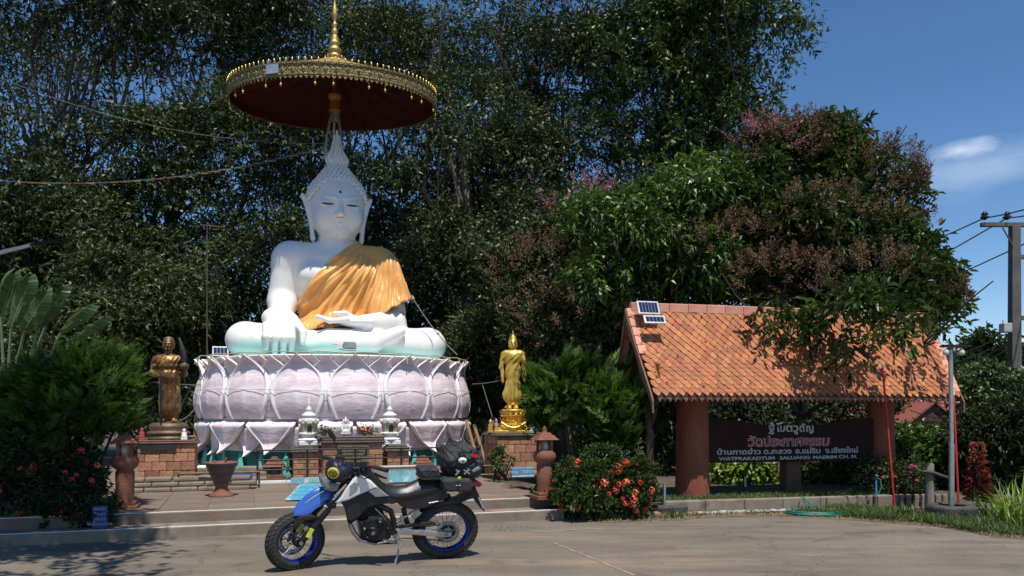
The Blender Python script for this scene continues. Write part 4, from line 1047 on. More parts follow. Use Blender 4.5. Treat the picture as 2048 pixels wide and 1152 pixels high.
# side plinths carrying white chedis
for (px0, px1, side) in ((580, 642, 'left'), (761, 806, 'right')):
    s_ = 14.7 / FPX; x = ((px0 + px1) / 2 - 1024) * s_; w = (px1 - px0) * s_
    Yy = 14.75 if side == 'left' else 15.1
    t = thing('brick_plinth', f'low brick plinth carrying the {side} white miniature shrine', 'plinth', (x, Yy + .15, .28), TH, 'plinths beside the altar')
    brickbox(t, w, .45, .52, 0, 5, .17); slab(t, w + .1, .55, .52, .04); slab(t, w + .02, .47, .562, .05); slab(t, w - .06, .4, .614, .03)
    ch = thing('miniature_chedi', f'white spired miniature shrine on the {side} side of the altar', 'miniature shrine', (x + (.02 if side == 'left' else -.12), Yy + .12, .925), TH, 'white miniature shrines')
    MB().box((0, 0, .045), (.38, .34, .09), bev=.015).build('base', M_white, ch)
    MB().lathe([(.19, .09), (.21, .11), (.15, .15), (.14, .20), (.19, .215), (.19, .235), (.155, .25)], 8, smooth=False).build('pedestal', M_white, ch)
    MB().lathe([(.145, .25), (.165, .40), (.19, .42), (.19, .44), (.15, .45)], 8, smooth=False).build('chamber', mat('cream_gilt', (.45, .38, .24), .5, col2=(.62, .58, .48), scale=30, bump=.4), ch)
    MB().prism([(-.045, .27), (.045, .27), (.045, .36), (0, .40), (-.045, .36)], -.17, -.13).build('niche', M_black, ch)
    MB().lathe([(.15, .45), (.17, .50), (.12, .53), (.12, .55), (.15, .56), (.13, .59), (.08, .62), (.055, .66), (.075, .68), (.04, .72), (.025, .77), (.035, .79), (.015, .83), (.01, .90), (0, .91)], 12).build('spire', M_white, ch)
    for i in range(8):
        a = 2 * math.pi * (i + .5) / 8; MB().lathe([(.012, 0), (.03, .02), (.012, .05), (0, .075)], 6, M=Matrix.Translation((.18 * math.cos(a), .18 * math.sin(a), .44))).build('corner_finial', M_white, ch)

# ================================================================ little clay incense houses, railings, pots, boards
def clayhouse(px, py, label):
    p = P(px, py, 15.0 if px < 700 else 15.35)
    t = thing('incense_house', label, 'incense house', (p.x, p.y, .28), TH, 'clay incense houses')
    MB().box((0, 0, .04), (.34, .28, .08), bev=.01).build('base', M_terra, t)
    for s_ in (-1, 1): MB().box((s_ * .115, 0, .15), (.05, .22, .16), bev=.008).build('side_wall', M_terra, t)
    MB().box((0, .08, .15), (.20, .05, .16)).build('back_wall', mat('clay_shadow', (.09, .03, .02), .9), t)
    for i, (w, z) in enumerate(((.44, .25), (.34, .305), (.24, .355), (.13, .40))): MB().box((0, 0, z), (w, w * .75, .05), bev=.01, taper=.8).build('roof_tier', M_terra, t)
    MB().prism([(-.075, .08), (.075, .08), (.075, .14), (0, .20), (-.075, .14)], -.09, -.07).build('green_panel', M_teal, t)
clayhouse(549, 940, 'small tiered clay incense house behind the left end of the black railing')
clayhouse(846, 930, 'small tiered clay incense house behind the right end of the black railing')
def railing(a, b, h, nrails, npost, label, m=M_black, r=.016):
    a, b = Vector(a), Vector(b); L = (b - a).length; rz = math.atan2(b.y - a.y, b.x - a.x)
    t = thing('railing', label, 'railing', a, rz)
    pmh = MB().box((0, 0, h / 2), (.035, .035, h), bev=.004).mesh('post', m)
    for i in range(npost): inst('post', pmh, t, loc=(L * i / (npost - 1), 0, 0))
    rm = MB().tube([(0, 0, 0), (L, 0, 0)], r, 6).mesh('rail', m)
    for i in range(nrails): inst('rail', rm, t, loc=(0, -.02, h - .02 - (h - .09) * i / max(1, nrails - 1)))
    return t
ra = G(515, 968, .28); rb = ra + Vector((math.cos(TH), math.sin(TH), 0)) * 3.45
railing(ra, rb, .62, 4, 5, 'long black metal railing before the lotus pedestal and altar')
wk = MB()
for i in range(7): wk.box((.25 + .5 * i, .0, .02), (.496, .10, .06), bev=.008)
wkt = thing('white_kerb', 'white painted kerb running under the long black railing', 'kerb', ra + Vector((-.0, -.03, .01)), TH)
kbm = MB().box((0, 0, .02), (.496, .10, .06), bev=.008).mesh('kerb_block', M_white)
for i in range(7): inst('kerb_block', kbm, wkt, loc=(.25 + .5 * i, 0, 0))
ra2 = G(357, 982, .28); railing(ra2, ra2 + Vector((math.cos(TH), math.sin(TH), 0)) * 1.25, .30, 2, 3, 'short low grey railing left of the black one', M_bronzed, .02)
ra3 = G(968, 957, .28); railing(ra3 + Vector((-.3, 0, 0)), ra3 + Vector((.35, .12, 0)), .26, 2, 2, 'short low grey railing near the golden statue plinth', M_bronzed, .02)
# footing ledge behind low railing
lg = thing('stone_ledge', 'weathered stone ledge at the foot of the pedestal left of the railing', 'ledge', G(400, 968, .28), TH)
for i in range(3):
    for j in range(4): MB().box((-.6 + .5 * j, .2 + .3 * i, .04 + .04 * i), (.49, .34, .08 + .08 * i), bev=.02).build('stone', M_step, lg)
# big goblet shaped pot
po = thing('goblet_pot', 'tall dark goblet shaped pot with terracotta rim on the platform', 'pot', G(443, 994, .28))
MB().lathe([(.17, 0), (.19, .02), (.16, .05), (.10, .10), (.09, .15), (.11, .20)], 28).build('foot', M_terra, po)
MB().lathe([(.11, .20), (.14, .28), (.19, .40), (.225, .49), (.235, .51)], 28).build('bowl', M_glazed, po)
MB().lathe([(.235, .505), (.25, .51), (.25, .53), (.22, .535), (.215, .50), (.0, .48)], 28).build('rim', M_terra, po)
MB().lathe([(.015, 0), (.02, .05), (0, .08)], 8, M=Matrix.Translation((-.1, 0, .49))).build('offering', M_terra, po); MB().tube([(.05, 0, .48), (.08, 0, .60)], .02, 6).build('incense_stick', M_terra, po)
# vinyl mats and boards
M_cyan = mat('vinyl_cyan', (.03, .30, .52), .35, col2=(.08, .5, .62), scale=4, bump=.05, col3=(.75, .8, .82), scale3=7, thr3=(.60, .63))
M_cyan2 = mat('vinyl_pale_cyan', (.10, .38, .50), .35, col2=(.35, .62, .68), scale=3, bump=.05, col3=(.65, .75, .72), scale3=6, thr3=(.57, .6))
M_blue = mat('sign_blue', (.02, .10, .38), .4, var=.2, bump=0)
def mat_sheet(name, corners, m, label, cat, wave=.008, border=None):
    A, B, C, D = [Vector(c) for c in corners]; n = 16; V = []; F = []
    for j in range(n + 1):
        for i in range(n + 1):
            u, v = i / n, j / n; p = (A * (1 - u) + B * u) * (1 - v) + (D * (1 - u) + C * u) * v
            V.append((p.x, p.y, p.z + wave * (noise.noise(p * 2.5) + .6)))
    for j in range(n):
        for i in range(n): q = j * (n + 1) + i; F.append((q, q + 1, q + n + 2, q + n + 1))
    mb = MB(); mb.v = V + [(x, y, z - .006) for x, y, z in V]; k = len(V)
    mb.f = F + [tuple(a + k for a in f[::-1]) for f in F]; mb.mi = [1 if (f[0] % (n + 1) in (0, n - 1) or f[0] // (n + 1) in (0, n - 1)) and border else 0 for f in F] * 2; mb.sm = [True] * len(mb.f)
    o = mb.build(name, [m, border or m]); tag(o, label, cat); return o
mat_sheet('vinyl_banner', [G(569, 1001, .305), G(668, 1000, .305), G(672, 968, .305), G(600, 968, .305)], M_cyan, 'bright cyan vinyl banner lying flat on the platform floor', 'banner', border=M_cyan2)
tm = thing('cyan_board', 'pale cyan low board standing in front of the railing above the vinyl banner', 'board', G(582, 967, .29), TH)
MB().box((.42, 0, .05), (.85, .03, .10), bev=.005).build('panel', M_cyan2, tm)
tb2 = thing('display_board', 'pale display board seen between the motorcycle tank and saddle', 'board', G(752, 970, .29), TH)
MB().box((.42, 0, .16), (.92, .03, .30), bev=.006).build('panel', mat('board_greige', (.28, .25, .21), .6, var=.1), tb2); MB().box((.46, -.02, .14), (.5, .012, .2)).build('picture', M_cyan2, tb2); MB().box((.42, -.004, .32), (.94, .05, .025)).build('frame', M_white, tb2)
rb2 = thing('red_banner', 'faded red banner with white lettering hanging low on the railing right half', 'banner', G(782, 958, .30) + Vector((0, -.06, .16)), TH)
MB().box((.5, 0, .03), (1.1, .012, .07)).build('cloth', mat('faded_red', (.38, .10, .13), .7, var=.15), rb2)
text_mesh('lettering', 'โครงการวัดประกาศธรรม อำเภอแม่ริม', .06, M_white, Matrix.Translation((.5, -.009, .015)) @ Matrix.Rotation(R(90), 4, 'X'), rb2, .001)
bb_ = thing('blue_box_sign', 'pale blue box sign with white lettering below the golden statue plinth', 'sign', G(1024, 957, .29), TH)
MB().box((.22, .05, .10), (.46, .12, .20), bev=.01).build('panel', mat('sky_blue_board', (.10, .32, .55), .5, var=.15), bb_)
MB().box((.22, -.013, .04), (.46, .01, .02)).build('stripe', M_white, bb_)
text_mesh('lettering', 'ทำบุญ   วัดประกาศ', .08, M_white, Matrix.Translation((.22, -.014, .10)) @ Matrix.Rotation(R(90), 4, 'X'), bb_, .001)
bs = thing('blue_notice', 'small deep blue notice with white hand lettering beside the left column base', 'sign', G(229, 1050, .14) + Vector((0, -.35, 0)), R(8))
MB().box((0, 0, .15), (.17, .02, .27), bev=.004).build('panel', mat('notice_blue', (.01, .05, .25), .5, bump=0), bs)
for i, s_ in enumerate(('เขตวัด', 'กรุณา', 'จอดรถ', 'ให้เป็นระเบียบ')): text_mesh('lettering', s_, .055, M_lw, Matrix.Translation((0, -.013, .235 - .062 * i)) @ Matrix.Rotation(R(90), 4, 'X'), bs, .001)
bs2 = thing('blue_crate_sign', 'blue board behind the goblet pot near the railing end', 'sign', G(468, 968, .30), TH)
MB().box((.1, 0, .10), (.42, .03, .17), bev=.005).build('panel', M_blue, bs2)
text_mesh('lettering', 'ตู้บริจาค', .09, M_white, Matrix.Translation((.1, -.017, .08)) @ Matrix.Rotation(R(90), 4, 'X'), bs2, .001)
gl_ = thing('ground_floodlight', 'green floodlight leaning at the left foot of the lotus pedestal', 'floodlight', P(402, 940, 15.6) , TH)
MB().box((0, 0, 0), (.22, .06, .2), bev=.01).build('housing', M_teal, gl_, M=Matrix.Rotation(R(-35), 4, 'X')); MB().box((0, -.035, 0), (.16, .01, .14)).build('lens', M_panel, gl_, M=Matrix.Rotation(R(-35), 4, 'X'))

# ================================================================ clay lantern columns at the corners of the steps
def lantern(px, pyb, label, Yo=None):
    b = G(px, pyb, .28)
    t = thing('clay_lantern_column', label, 'lantern column', b, TH, 'clay lantern columns at the steps')
    MB().box((0, 0, .03), (.34, .34, .06), bev=.01).box((0, 0, .085), (.28, .28, .05), bev=.01).build('base', M_terra, t)
    MB().lathe([(.11, .11), (.115, .3), (.12, .5), (.10, .52), (.15, .56), (.175, .62), (.165, .68), (.13, .72)], 16).build('shaft', M_terra, t)
    for a in range(4):
        an = a * math.pi / 2 + math.pi / 4; MB().box((.11 * math.cos(an), .11 * math.sin(an), .80), (.04, .04, .17), bev=.006).build('lamp_post', M_terra, t)
    MB().lathe([(.05, .72), (.065, .78), (.05, .85), (0, .87)], 12).build('lamp_glass', mat('frosted_glass', (.45, .42, .36), .3, bump=0), t)
    for w, z in ((.34, .895), (.27, .93), (.18, .965)): MB().box((0, 0, z), (w, w, .04), bev=.008, taper=.85).build('roof_tier', M_terra, t)
    MB().lathe([(.05, .98), (.03, 1.02), (.04, 1.04), (0, 1.09)], 8).build('finial', M_terra, t)
lantern(250, 1018, 'dark red clay lantern column at the left end of the steps in shade')
lantern(1089, 998, 'dark red clay lantern column between the golden statue and the flowering shrub')

# ================================================================ standing statues
def gold_standing():
    F = Field((-.34, -.24, -.01), (.34, .24, 1.62), .0085); c = F.cap
    for s_ in (-1, 1): c((s_ * .07, 0, .04), (s_ * .075, 0, .5), .045, .07, .03); F.ell((s_ * .075, -.05, .03), (.045, .10, .032), .02)
    # robe flares at the hem
    c((0, 0, .25), (0, 0, .78), .15, .14, .05, (1, .62, 1)); F.ell((-.13, 0, .30), (.09, .06, .13), .08); F.ell((.10, 0, .28), (.08, .07, .09), .06)
    c((0, 0, .75), (0, 0, 1.02), .135, .165, .06, (1, .65, 1)); c((-.15, 0, 1.12), (.15, 0, 1.12), .075, .075, .05); F.ell((0, -.01, 1.05), (.185, .11, .12), .05)
    c((-.20, 0, 1.11), (-.255, .01, .85), .06, .048, .03); c((-.24, .01, .85), (-.22, -.02, .64), .046, .034, .02); F.ell((-.215, -.02, .58), (.028, .04, .06), .015)
    c((.20, 0, 1.11), (.25, 0, .88), .06, .05, .03); c((.25, 0, .88), (.23, -.13, .93), .045, .04, .02); F.ell((.225, -.15, 1.0), (.03, .025, .07), .015); F.ell((.25, .0, .75), (.055, .05, .2), .04)
    c((0, 0, 1.15), (0, -.005, 1.26), .055, .05, .02)
    F.ell((0, -.01, 1.325), (.075, .085, .105), .02); F.ell((0, .005, 1.37), (.085, .09, .07), .02); c((0, 0, 1.43), (0, 0, 1.47), .045, .03, .02); c((0, 0, 1.47), (0, 0, 1.59), .024, .006, .01)
    for s_ in (-1, 1): c((s_ * .083, .005, 1.36), (s_ * .078, 0, 1.25), .016, .015, .008)
    c((0, -.088, 1.36), (0, -.118, 1.315), .009, .017, .008); c((-.025, -.088, 1.278), (.025, -.088, 1.278), .011, .011, .008)
    for s_ in (-1, 1):
        F.ell((s_ * .033, -.098, 1.335), (.022, .014, .010), .004, None, 's'); c((s_ * .012, -.094, 1.356), (s_ * .055, -.080, 1.362), .008, .006, .006)
    F.ell((0, -.085, 1.245), (.028, .02, .018), .01)
    F.ell((0, 0, 1.225), (.2, .2, .006), .012, None, 's') if False else None
    X, Y, Z = F.full()
    robe = np.clip((Z - .18) * 20, 0, 1) * np.clip((1.12 - Z) * 12, 0, 1)
    F.D = (F.D - .006 * np.sin(X * 75 + 2 * Z) * np.clip((.8 - Z) * 4, 0, 1) * np.clip((Z - .18) * 20, 0, 1)).astype(np.float32)
    robe = robe * np.clip((Z - .55) * 4, 0, 1)
    a = np.arctan2(Z - 1.5, X - .5)
    F.D = (F.D - .0045 * np.sin(a * 46 + np.sin(Z * 9)) * robe).astype(np.float32)
    return F.mesh()
V, Fq = gold_standing()
gs = thing('golden_standing_statue', 'golden standing statue in a flowing robe on an ornate base right of the pedestal', 'statue', top2, R(2))
gb_ = thing  # noqa
base = MB()
for i, (w, d, z, h) in enumerate(((.74, .55, 0, .05), (.62, .46, .05, .05), (.52, .38, .10, .04))): MB().box((0, 0, z + h / 2), (w, d, h), bev=.012).build('base_step', M_goldp, gs)
MB().lathe([(.22, .14), (.27, .17), (.20, .21), (.17, .26), (.22, .30), (.26, .33), (.22, .36), (.2, .41), (.24, .44), (.2, .46), (0, .46)], 24, sy=.8).build('base_drum', M_goldp, gs)
lp = MB().add([(-.05, 0, 0), (.05, 0, 0), (.045, -.03, .05), (0, -.06, .11), (-.045, -.03, .05)], [(0, 1, 2, 3, 4)]).add([(-.05, 0, 0), (-.045, -.03, .05), (0, -.06, .11), (0, .02, .05)], [(0, 1, 2, 3)]).mesh('base_petal', M_goldp)
for zz in (.19, .33):
    for i in range(14):
        a = 2 * math.pi * i / 14; inst('base_petal', lp, gs, Matrix.Translation((.215 * math.sin(a), -.17 * math.cos(a), zz)) @ Matrix.Rotation(a, 4, 'Z'))
MB().tube([(-.24, -.24, .20), (-.12, -.27, .12), (0, -.28, .09), (.12, -.27, .12), (.24, -.24, .20)], .028, 8).build('swag', M_goldp, gs)
inst('figure', npmesh('figure', V, Fq, M_goldp), gs, Matrix.Translation((0, 0, .455)) @ Matrix.Diagonal((.92, .95, .985, 1)))
hz_ = .455 + .985 * 1.395
MB().lathe([(.080, -.045), (.084, 0), (.070, .05), (.045, .085), (.030, .10)], 18, M=Matrix.Translation((0, .016, hz_))).build('hair_cap', M_gold, gs)
for s_ in (-1, 1): MB().tube([(s_ * .012, -.094, .455 + 1.315), (s_ * .028, -.098, .455 + 1.310), (s_ * .045, -.088, .455 + 1.316)], [.002, .0045, .002], 6).build('eye_line', M_line, gs)
MB().tube([(-.02, -.098, .455 + 1.258), (0, -.102, .455 + 1.256), (.02, -.098, .455 + 1.258)], [.002, .004, .002], 6).build('mouth_line', M_bronzed, gs)
# attendants
def attendant(loc, label, m, cat='figurine', h=.3, g=None):
    t = thing('attendant_figurine', label, cat, loc, TH, g)
    MB().box((0, 0, .02), (.10, .09, .04), bev=.008).build('base', m, t)
    MB().lathe([(.045, .04), (.05, .08), (.035, h * .45), (.045, h * .62), (.02, h * .7), (.03, h * .78), (.028, h * .88), (.012, h * .95), (0, h)], 12).build('figure', m, t)
attendant(top2 + Vector((-.44, -.22, 0)), 'tiny golden attendant figurine at the left corner of the golden statue plinth', M_goldp, h=.26)
attendant(top2 + Vector((-.33, -.05, 0)), 'tiny pinkish attendant figurine beside the golden statue base', mat('pink_stone', (.4, .25, .22), .6), h=.28)
bt = thing('water_bottle', 'small clear bottle standing at the right of the golden statue base', 'bottle', top2 + Vector((.37, -.32, 0)))
MB().lathe([(.03, 0), (.032, .11), (.012, .14), (.012, .15)], 12).build('bottle_body', mat('bottle_blue', (.35, .5, .65), .1, bump=0), bt); MB().lathe([(.014, .15), (.014, .17)], 10).build('cap', M_white, bt)
# bronze monk
def bronze_monk():
    F = Field((-.36, -.34, -.01), (.36, .30, 1.60), .0085); c = F.cap
    for s_ in (-1, 1): c((s_ * .09, 0, .04), (s_ * .08, 0, .5), .045, .07, .03); F.ell((s_ * .10, -.06, .03), (.045, .10, .032), .02)
    c((.02, 0, .22), (.01, 0, .8), .17, .155, .05, (1, .62, 1)); F.ell((.04, 0, .26), (.14, .09, .07), .06)
    c((0, 0, .78), (0, 0, 1.0), .15, .17, .06, (1, .68, 1)); c((-.15, 0, 1.10), (.15, 0, 1.10), .075, .075, .05); F.ell((0, -.01, 1.03), (.185, .12, .13), .05); F.ell((0, -.05, .80), (.13, .1, .1), .05)
    c((-.21, 0, 1.09), (-.26, .0, .84), .06, .05, .03); c((-.26, 0, .84), (-.12, -.2, .80), .048, .035, .02); F.ell((-.09, -.21, .80), (.05, .04, .03), .015)
    c((.21, 0, 1.09), (.25, .03, .84), .06, .05, .03); c((.25, .03, .84), (.27, -.12, .96), .045, .035, .02); F.ell((.27, -.13, 1.0), (.04, .04, .045), .015)
    c((0, 0, 1.12), (0, -.01, 1.24), .055, .052, .02)
    F.ell((0, -.015, 1.34), (.082, .092, .115), .02); F.ell((0, .005, 1.385), (.088, .095, .085), .02)
    for s_ in (-1, 1): c((s_ * .088, .005, 1.37), (s_ * .082, 0, 1.29), .018, .014, .008)
    c((0, -.10, 1.35), (0, -.125, 1.315), .01, .019, .01); c((-.03, -.10, 1.265), (.03, -.10, 1.265), .012, .012, .008)
    for s_ in (-1, 1): F.ell((s_ * .035, -.108, 1.345), (.024, .016, .012), .004, None, 's'); c((s_ * .012, -.104, 1.37), (s_ * .06, -.088, 1.375), .009, .007, .006)
    X, Y, Z = F.full()
    robe = np.clip((Z - .15) * 20, 0, 1) * np.clip((1.15 - Z) * 12, 0, 1)
    a = np.arctan2(Z - 1.6, X - .35)
    F.D = (F.D - .005 * np.sin(a * 60 + 1.5 * np.sin(Z * 8)) * robe - .005 * np.sin(X * 80 + Z) * np.clip((.8 - Z) * 4, 0, 1) * robe - .006 * np.sin(Z * 60) * np.exp(-((Z - .95) / .12) ** 2)).astype(np.float32)
    return F.mesh()
V, Fq = bronze_monk()
bz = thing('bronze_monk_statue', 'weathered bronze standing monk statue holding a staff and a folded fan', 'statue', top1 + Vector((.0, 0, 0)), R(14))
MB().lathe([(.36, 0), (.38, .03), (.34, .05), (.33, .09), (.36, .11), (.33, .14), (.29, .16), (.32, .20), (.31, .25), (.26, .29), (0, .30)], 36, sy=.85).build('base', M_bronzed, bz)
inst('figure', npmesh('figure', V, Fq, M_bronze), bz, Matrix.Translation((0, 0, .29)))
MB().tube([(-.08, -.26, .29), (-.085, -.24, 1.12)], .014, 8).build('staff', M_black, bz)
MB().tube([(.27, -.15, 1.20), (.27, -.13, 1.29), (.25, -.09, 1.50), (.17, -.02, 1.76)], [.02, .045, .055, .02], 10, flat=.5).tube([(.27, -.15, 1.3), (.28, -.16, .95)], .012, 6).build('folded_fan', M_black, bz)
MB().lathe([(.088, -.02), (.095, .02), (.07, .07), (0, .095)], 16, M=Matrix.Translation((0, .008, .29 + 1.40))).build('hair_cap', M_bronzed, bz)
MB().lathe([(.03, -.02), (.07, .0), (.08, .05), (.06, .09)], 14, M=Matrix.Translation((.27, -.13, 1.22))).build('alms_bowl', M_bronzed, bz)
attendant(top1 + Vector((-.30, -.34, 0)), 'tiny red seated figurine left of the bronze statue base', mat('figurine_red', (.35, .06, .05), .6), h=.22)
attendant(top1 + Vector((.36, -.22, 0)), 'tiny white figurine right of the bronze statue base', M_white, h=.2)
for s_, px in ((-1, 0), (1, 1)): 
    o = MB().tube([(0, 0, 0), (-s_ * .0, 0, .02), (s_ * .06, 0, .05), (s_ * .14, 0, .05), (s_ * .15, 0, .0)], .03, 8).build('scroll_foot', M_bronzed, bz); o.location = (s_ * .32, -.2, .0)
# ================================================================ vegetation
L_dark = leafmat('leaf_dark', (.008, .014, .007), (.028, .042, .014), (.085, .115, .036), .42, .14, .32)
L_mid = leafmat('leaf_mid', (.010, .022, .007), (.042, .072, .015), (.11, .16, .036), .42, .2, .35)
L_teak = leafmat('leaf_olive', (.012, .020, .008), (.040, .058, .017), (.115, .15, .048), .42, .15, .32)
L_bright = leafmat('leaf_bright', (.016, .034, .006), (.055, .105, .014), (.13, .21, .035), .4, .25)
L_yell = leafmat('leaf_yellow_green', (.06, .10, .015), (.16, .24, .03), (.36, .45, .07), .42, .3)
L_thuja = leafmat('leaf_conifer', (.008, .020, .005), (.065, .13, .02), (.22, .34, .06), .55, .28, .25)
L_dry = leafmat('seed_spray_brown', (.08, .045, .028), (.20, .11, .07), (.32, .21, .13), .7, .15)
L_pink = leafmat('blossom_pink', (.25, .05, .10), (.42, .13, .22), (.55, .28, .34), .6, .2)
M_bark = mat('bark', (.05, .038, .028), .9, col2=(.11, .09, .07), scale=7, bump=.8, bscale=18, stretch=(1, 1, .25), dist=.03)
M_barkl = mat('pale_bark', (.15, .12, .095), .85, col2=(.26, .22, .18), scale=6, bump=.5, bscale=18)

GR = 'big dark trees behind the statue'
def tree(label, cat, blobs, trunk, m, ncl, per, rc, L, W, group=None, name='broadleaf_tree', limbs=6, seed=1, droop=.35, r=.3, shell=.4, six=False, bark=None, hier=None):
    base, top = Vector(trunk[0]), Vector(trunk[1])
    t = thing(name, label, cat, base, 0, group)
    lb = [Vector(b[0]) - base + Vector((0, 0, -.3)) for b in blobs]
    rd = random.Random(seed); ex = [l + Vector((rd.uniform(-1, 1), rd.uniform(-1, 1), rd.uniform(-.5, 1))) * b[1][0] * .5 for l, b in zip(lb, blobs)] * max(1, limbs // len(lb))
    trunk_mesh((0, 0, -.1), top - base, r, lb + ex[:limbs], seed).build('trunk', bark or M_bark, t)
    crown('crown', [(Vector(b[0]) - base, b[1]) for b in blobs], ncl, per, rc, L, W, m, t, droop, shell, six=six, hier=(1.25 if group == GR else .55) if hier is None else hier)
    return t
def gp(px, Y): return Vector(((px - 1024) / FPX * Y, Y, 0))
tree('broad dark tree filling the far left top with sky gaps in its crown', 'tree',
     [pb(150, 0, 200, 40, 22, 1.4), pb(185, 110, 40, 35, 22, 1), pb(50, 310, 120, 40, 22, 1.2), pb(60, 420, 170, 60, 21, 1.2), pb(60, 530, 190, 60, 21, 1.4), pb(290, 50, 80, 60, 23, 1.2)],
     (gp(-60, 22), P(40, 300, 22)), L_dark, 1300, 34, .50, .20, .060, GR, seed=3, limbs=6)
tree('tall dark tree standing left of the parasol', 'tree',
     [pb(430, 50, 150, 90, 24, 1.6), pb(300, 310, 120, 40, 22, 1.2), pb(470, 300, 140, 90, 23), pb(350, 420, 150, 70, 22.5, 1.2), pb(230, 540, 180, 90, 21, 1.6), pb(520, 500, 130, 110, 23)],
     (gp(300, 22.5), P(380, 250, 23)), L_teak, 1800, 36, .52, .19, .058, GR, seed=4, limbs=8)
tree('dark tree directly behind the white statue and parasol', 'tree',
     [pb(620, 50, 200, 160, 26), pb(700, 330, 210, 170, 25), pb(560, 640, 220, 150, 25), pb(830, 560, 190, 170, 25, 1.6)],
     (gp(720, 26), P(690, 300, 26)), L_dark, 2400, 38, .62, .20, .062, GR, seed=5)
tree('dark tree just right of the parasol with one pale branch showing', 'tree',
     [pb(900, 110, 170, 150, 24), pb(930, 350, 150, 140, 23, 1.4), pb(970, 550, 150, 120, 22.5, 1.2), pb(800, 130, 90, 90, 24)],
     (gp(960, 22.5), P(920, 280, 22.5)), L_teak, 1500, 36, .5, .19, .056, GR, seed=6, bark=M_barkl, limbs=10)
tree('dark tree between the parasol and the tall right hand tree', 'tree',
     [pb(1120, 110, 170, 160, 25), pb(1090, 350, 160, 130, 24), pb(1180, 520, 170, 130, 22)],
     (gp(1120, 24), P(1120, 300, 24)), L_dark, 1250, 36, .52, .20, .058, GR, seed=7, limbs=10)
tree('tall tree whose right edge meets the open blue sky', 'tree',
     [pb(1340, 60, 130, 130, 23), pb(1300, 240, 130, 130, 23), pb(1420, 120, 75, 130, 22.5), pb(1500, 88, 72, 26, 22.5), pb(1455, 250, 55, 90, 22.5), pb(1380, 10, 110, 70, 23)],
     (gp(1330, 23.5), P(1330, 200, 23)), L_mid, 1350, 36, .42, .19, .062, GR, seed=8, droop=.2, limbs=10)
tree('thin wispy tree far behind the upper left sky gaps', 'tree', [pb(90, 150, 150, 90, 27, 1.5), pb(280, 180, 130, 60, 27, 1.5), pb(180, 230, 160, 40, 27, 1.2)], (gp(120, 27.5), P(150, 250, 27)), L_dark, 330, 30, .5, .2, .06, GR, seed=15, r=.16, limbs=6)
# far backing belts of wood closing the gaps low down
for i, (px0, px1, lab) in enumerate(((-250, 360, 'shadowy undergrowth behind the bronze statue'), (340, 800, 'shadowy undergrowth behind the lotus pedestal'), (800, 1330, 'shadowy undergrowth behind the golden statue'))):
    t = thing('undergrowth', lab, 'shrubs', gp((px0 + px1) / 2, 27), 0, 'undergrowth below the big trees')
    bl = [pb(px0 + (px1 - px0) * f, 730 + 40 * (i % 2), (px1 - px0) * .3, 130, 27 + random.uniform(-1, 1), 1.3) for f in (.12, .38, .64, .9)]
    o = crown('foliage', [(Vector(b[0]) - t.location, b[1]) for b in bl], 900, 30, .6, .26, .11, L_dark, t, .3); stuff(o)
tree('dark bushy tree close behind the golden statue and conifer', 'tree',
     [pb(1030, 690, 90, 110, 19.8, 1.0), pb(1160, 660, 130, 100, 18.5), pb(1240, 760, 110, 120, 18), pb(950, 760, 50, 100, 20.3, .8)],
     (gp(1100, 19), P(1110, 640, 19)), L_teak, 1250, 36, .42, .165, .052, 'dark bushes behind the statues', seed=11, r=.15)
tree('dark bushy tree close behind the bronze statue', 'tree',
     [pb(220, 640, 160, 110, 18.5), pb(370, 620, 70, 120, 20.5, .8), pb(310, 780, 90, 110, 19, .8), pb(80, 690, 150, 120, 18)],
     (gp(260, 18.7), P(260, 620, 18.7)), L_teak, 1250, 36, .42, .165, .052, 'dark bushes behind the statues', seed=12, r=.15)

# ---- flowering trees with brown seed sprays
def sprays(parent, centres, n, m, size=.30, name='seed_sprays', origin=Vector((0, 0, 0)), per=46, up=.6):
    out = []
    C = np.array([list(Vector(c[0]) - origin) for c in centres]); Rr = np.array([list(c[1]) for c in centres])
    ci = rng.integers(0, len(C), n); q = norm(rng.normal(size=(n, 3)) + np.array([0, -.5, .5])); base = C[ci] + q * Rr[ci] * (.9 + .2 * rng.random((n, 1)))
    ax = norm(q * .7 + rng.normal(size=(n, 3)) * .3 + np.array([0, 0, up]))
    t = rng.random((n, per, 1)); side = rng.normal(size=(n, per, 3)) * .2 * size * (1.1 - t)
    pos = base[:, None, :] + ax[:, None, :] * t * size * 1.4 + side
    d = norm(ax[:, None, :] + rng.normal(size=(n, per, 3)) * .8)
    k = n * per
    V, F, A = leaves(pos.reshape(k, 3), d.reshape(k, 3), .045, .026, v=np.clip(rng.random(k) * .6 + np.repeat(rng.random(n), per) * .4, 0, 1))
    return inst(name, npmesh(name, V, F, m, False, A), parent)
fb = [pb(1550, 350, 125, 85, 17.2), pb(1500, 450, 180, 90, 17), pb(1710, 370, 100, 75, 17.2), pb(1800, 400, 45, 45, 17, .6), pb(1610, 300, 60, 40, 17.2, .7), pb(1640, 520, 220, 95, 16.6, 1.0), pb(1770, 460, 70, 70, 17), pb(1480, 560, 130, 70, 16.8), pb(1800, 580, 65, 50, 15.2), pb(1560, 640, 90, 26, 12.75, .35), pb(1510, 622, 50, 20, 12.95, .3), pb(1690, 660, 110, 40, 12.7, .45), pb(1800, 655, 80, 30, 13.2, .35), pb(1868, 600, 42, 48, 14.2, .5), pb(1870, 650, 34, 18, 13.4, .3), pb(1350, 560, 100, 70, 16.8)]
ft1 = tree('large flowering tree leaning over the tiled roof with brown seed sprays', 'tree', fb, (gp(1600, 17.4), P(1600, 500, 17.2)), L_mid, 2500, 30, .30, .155, .05, name='flowering_tree', seed=21, r=.14, six=True, droop=.3)
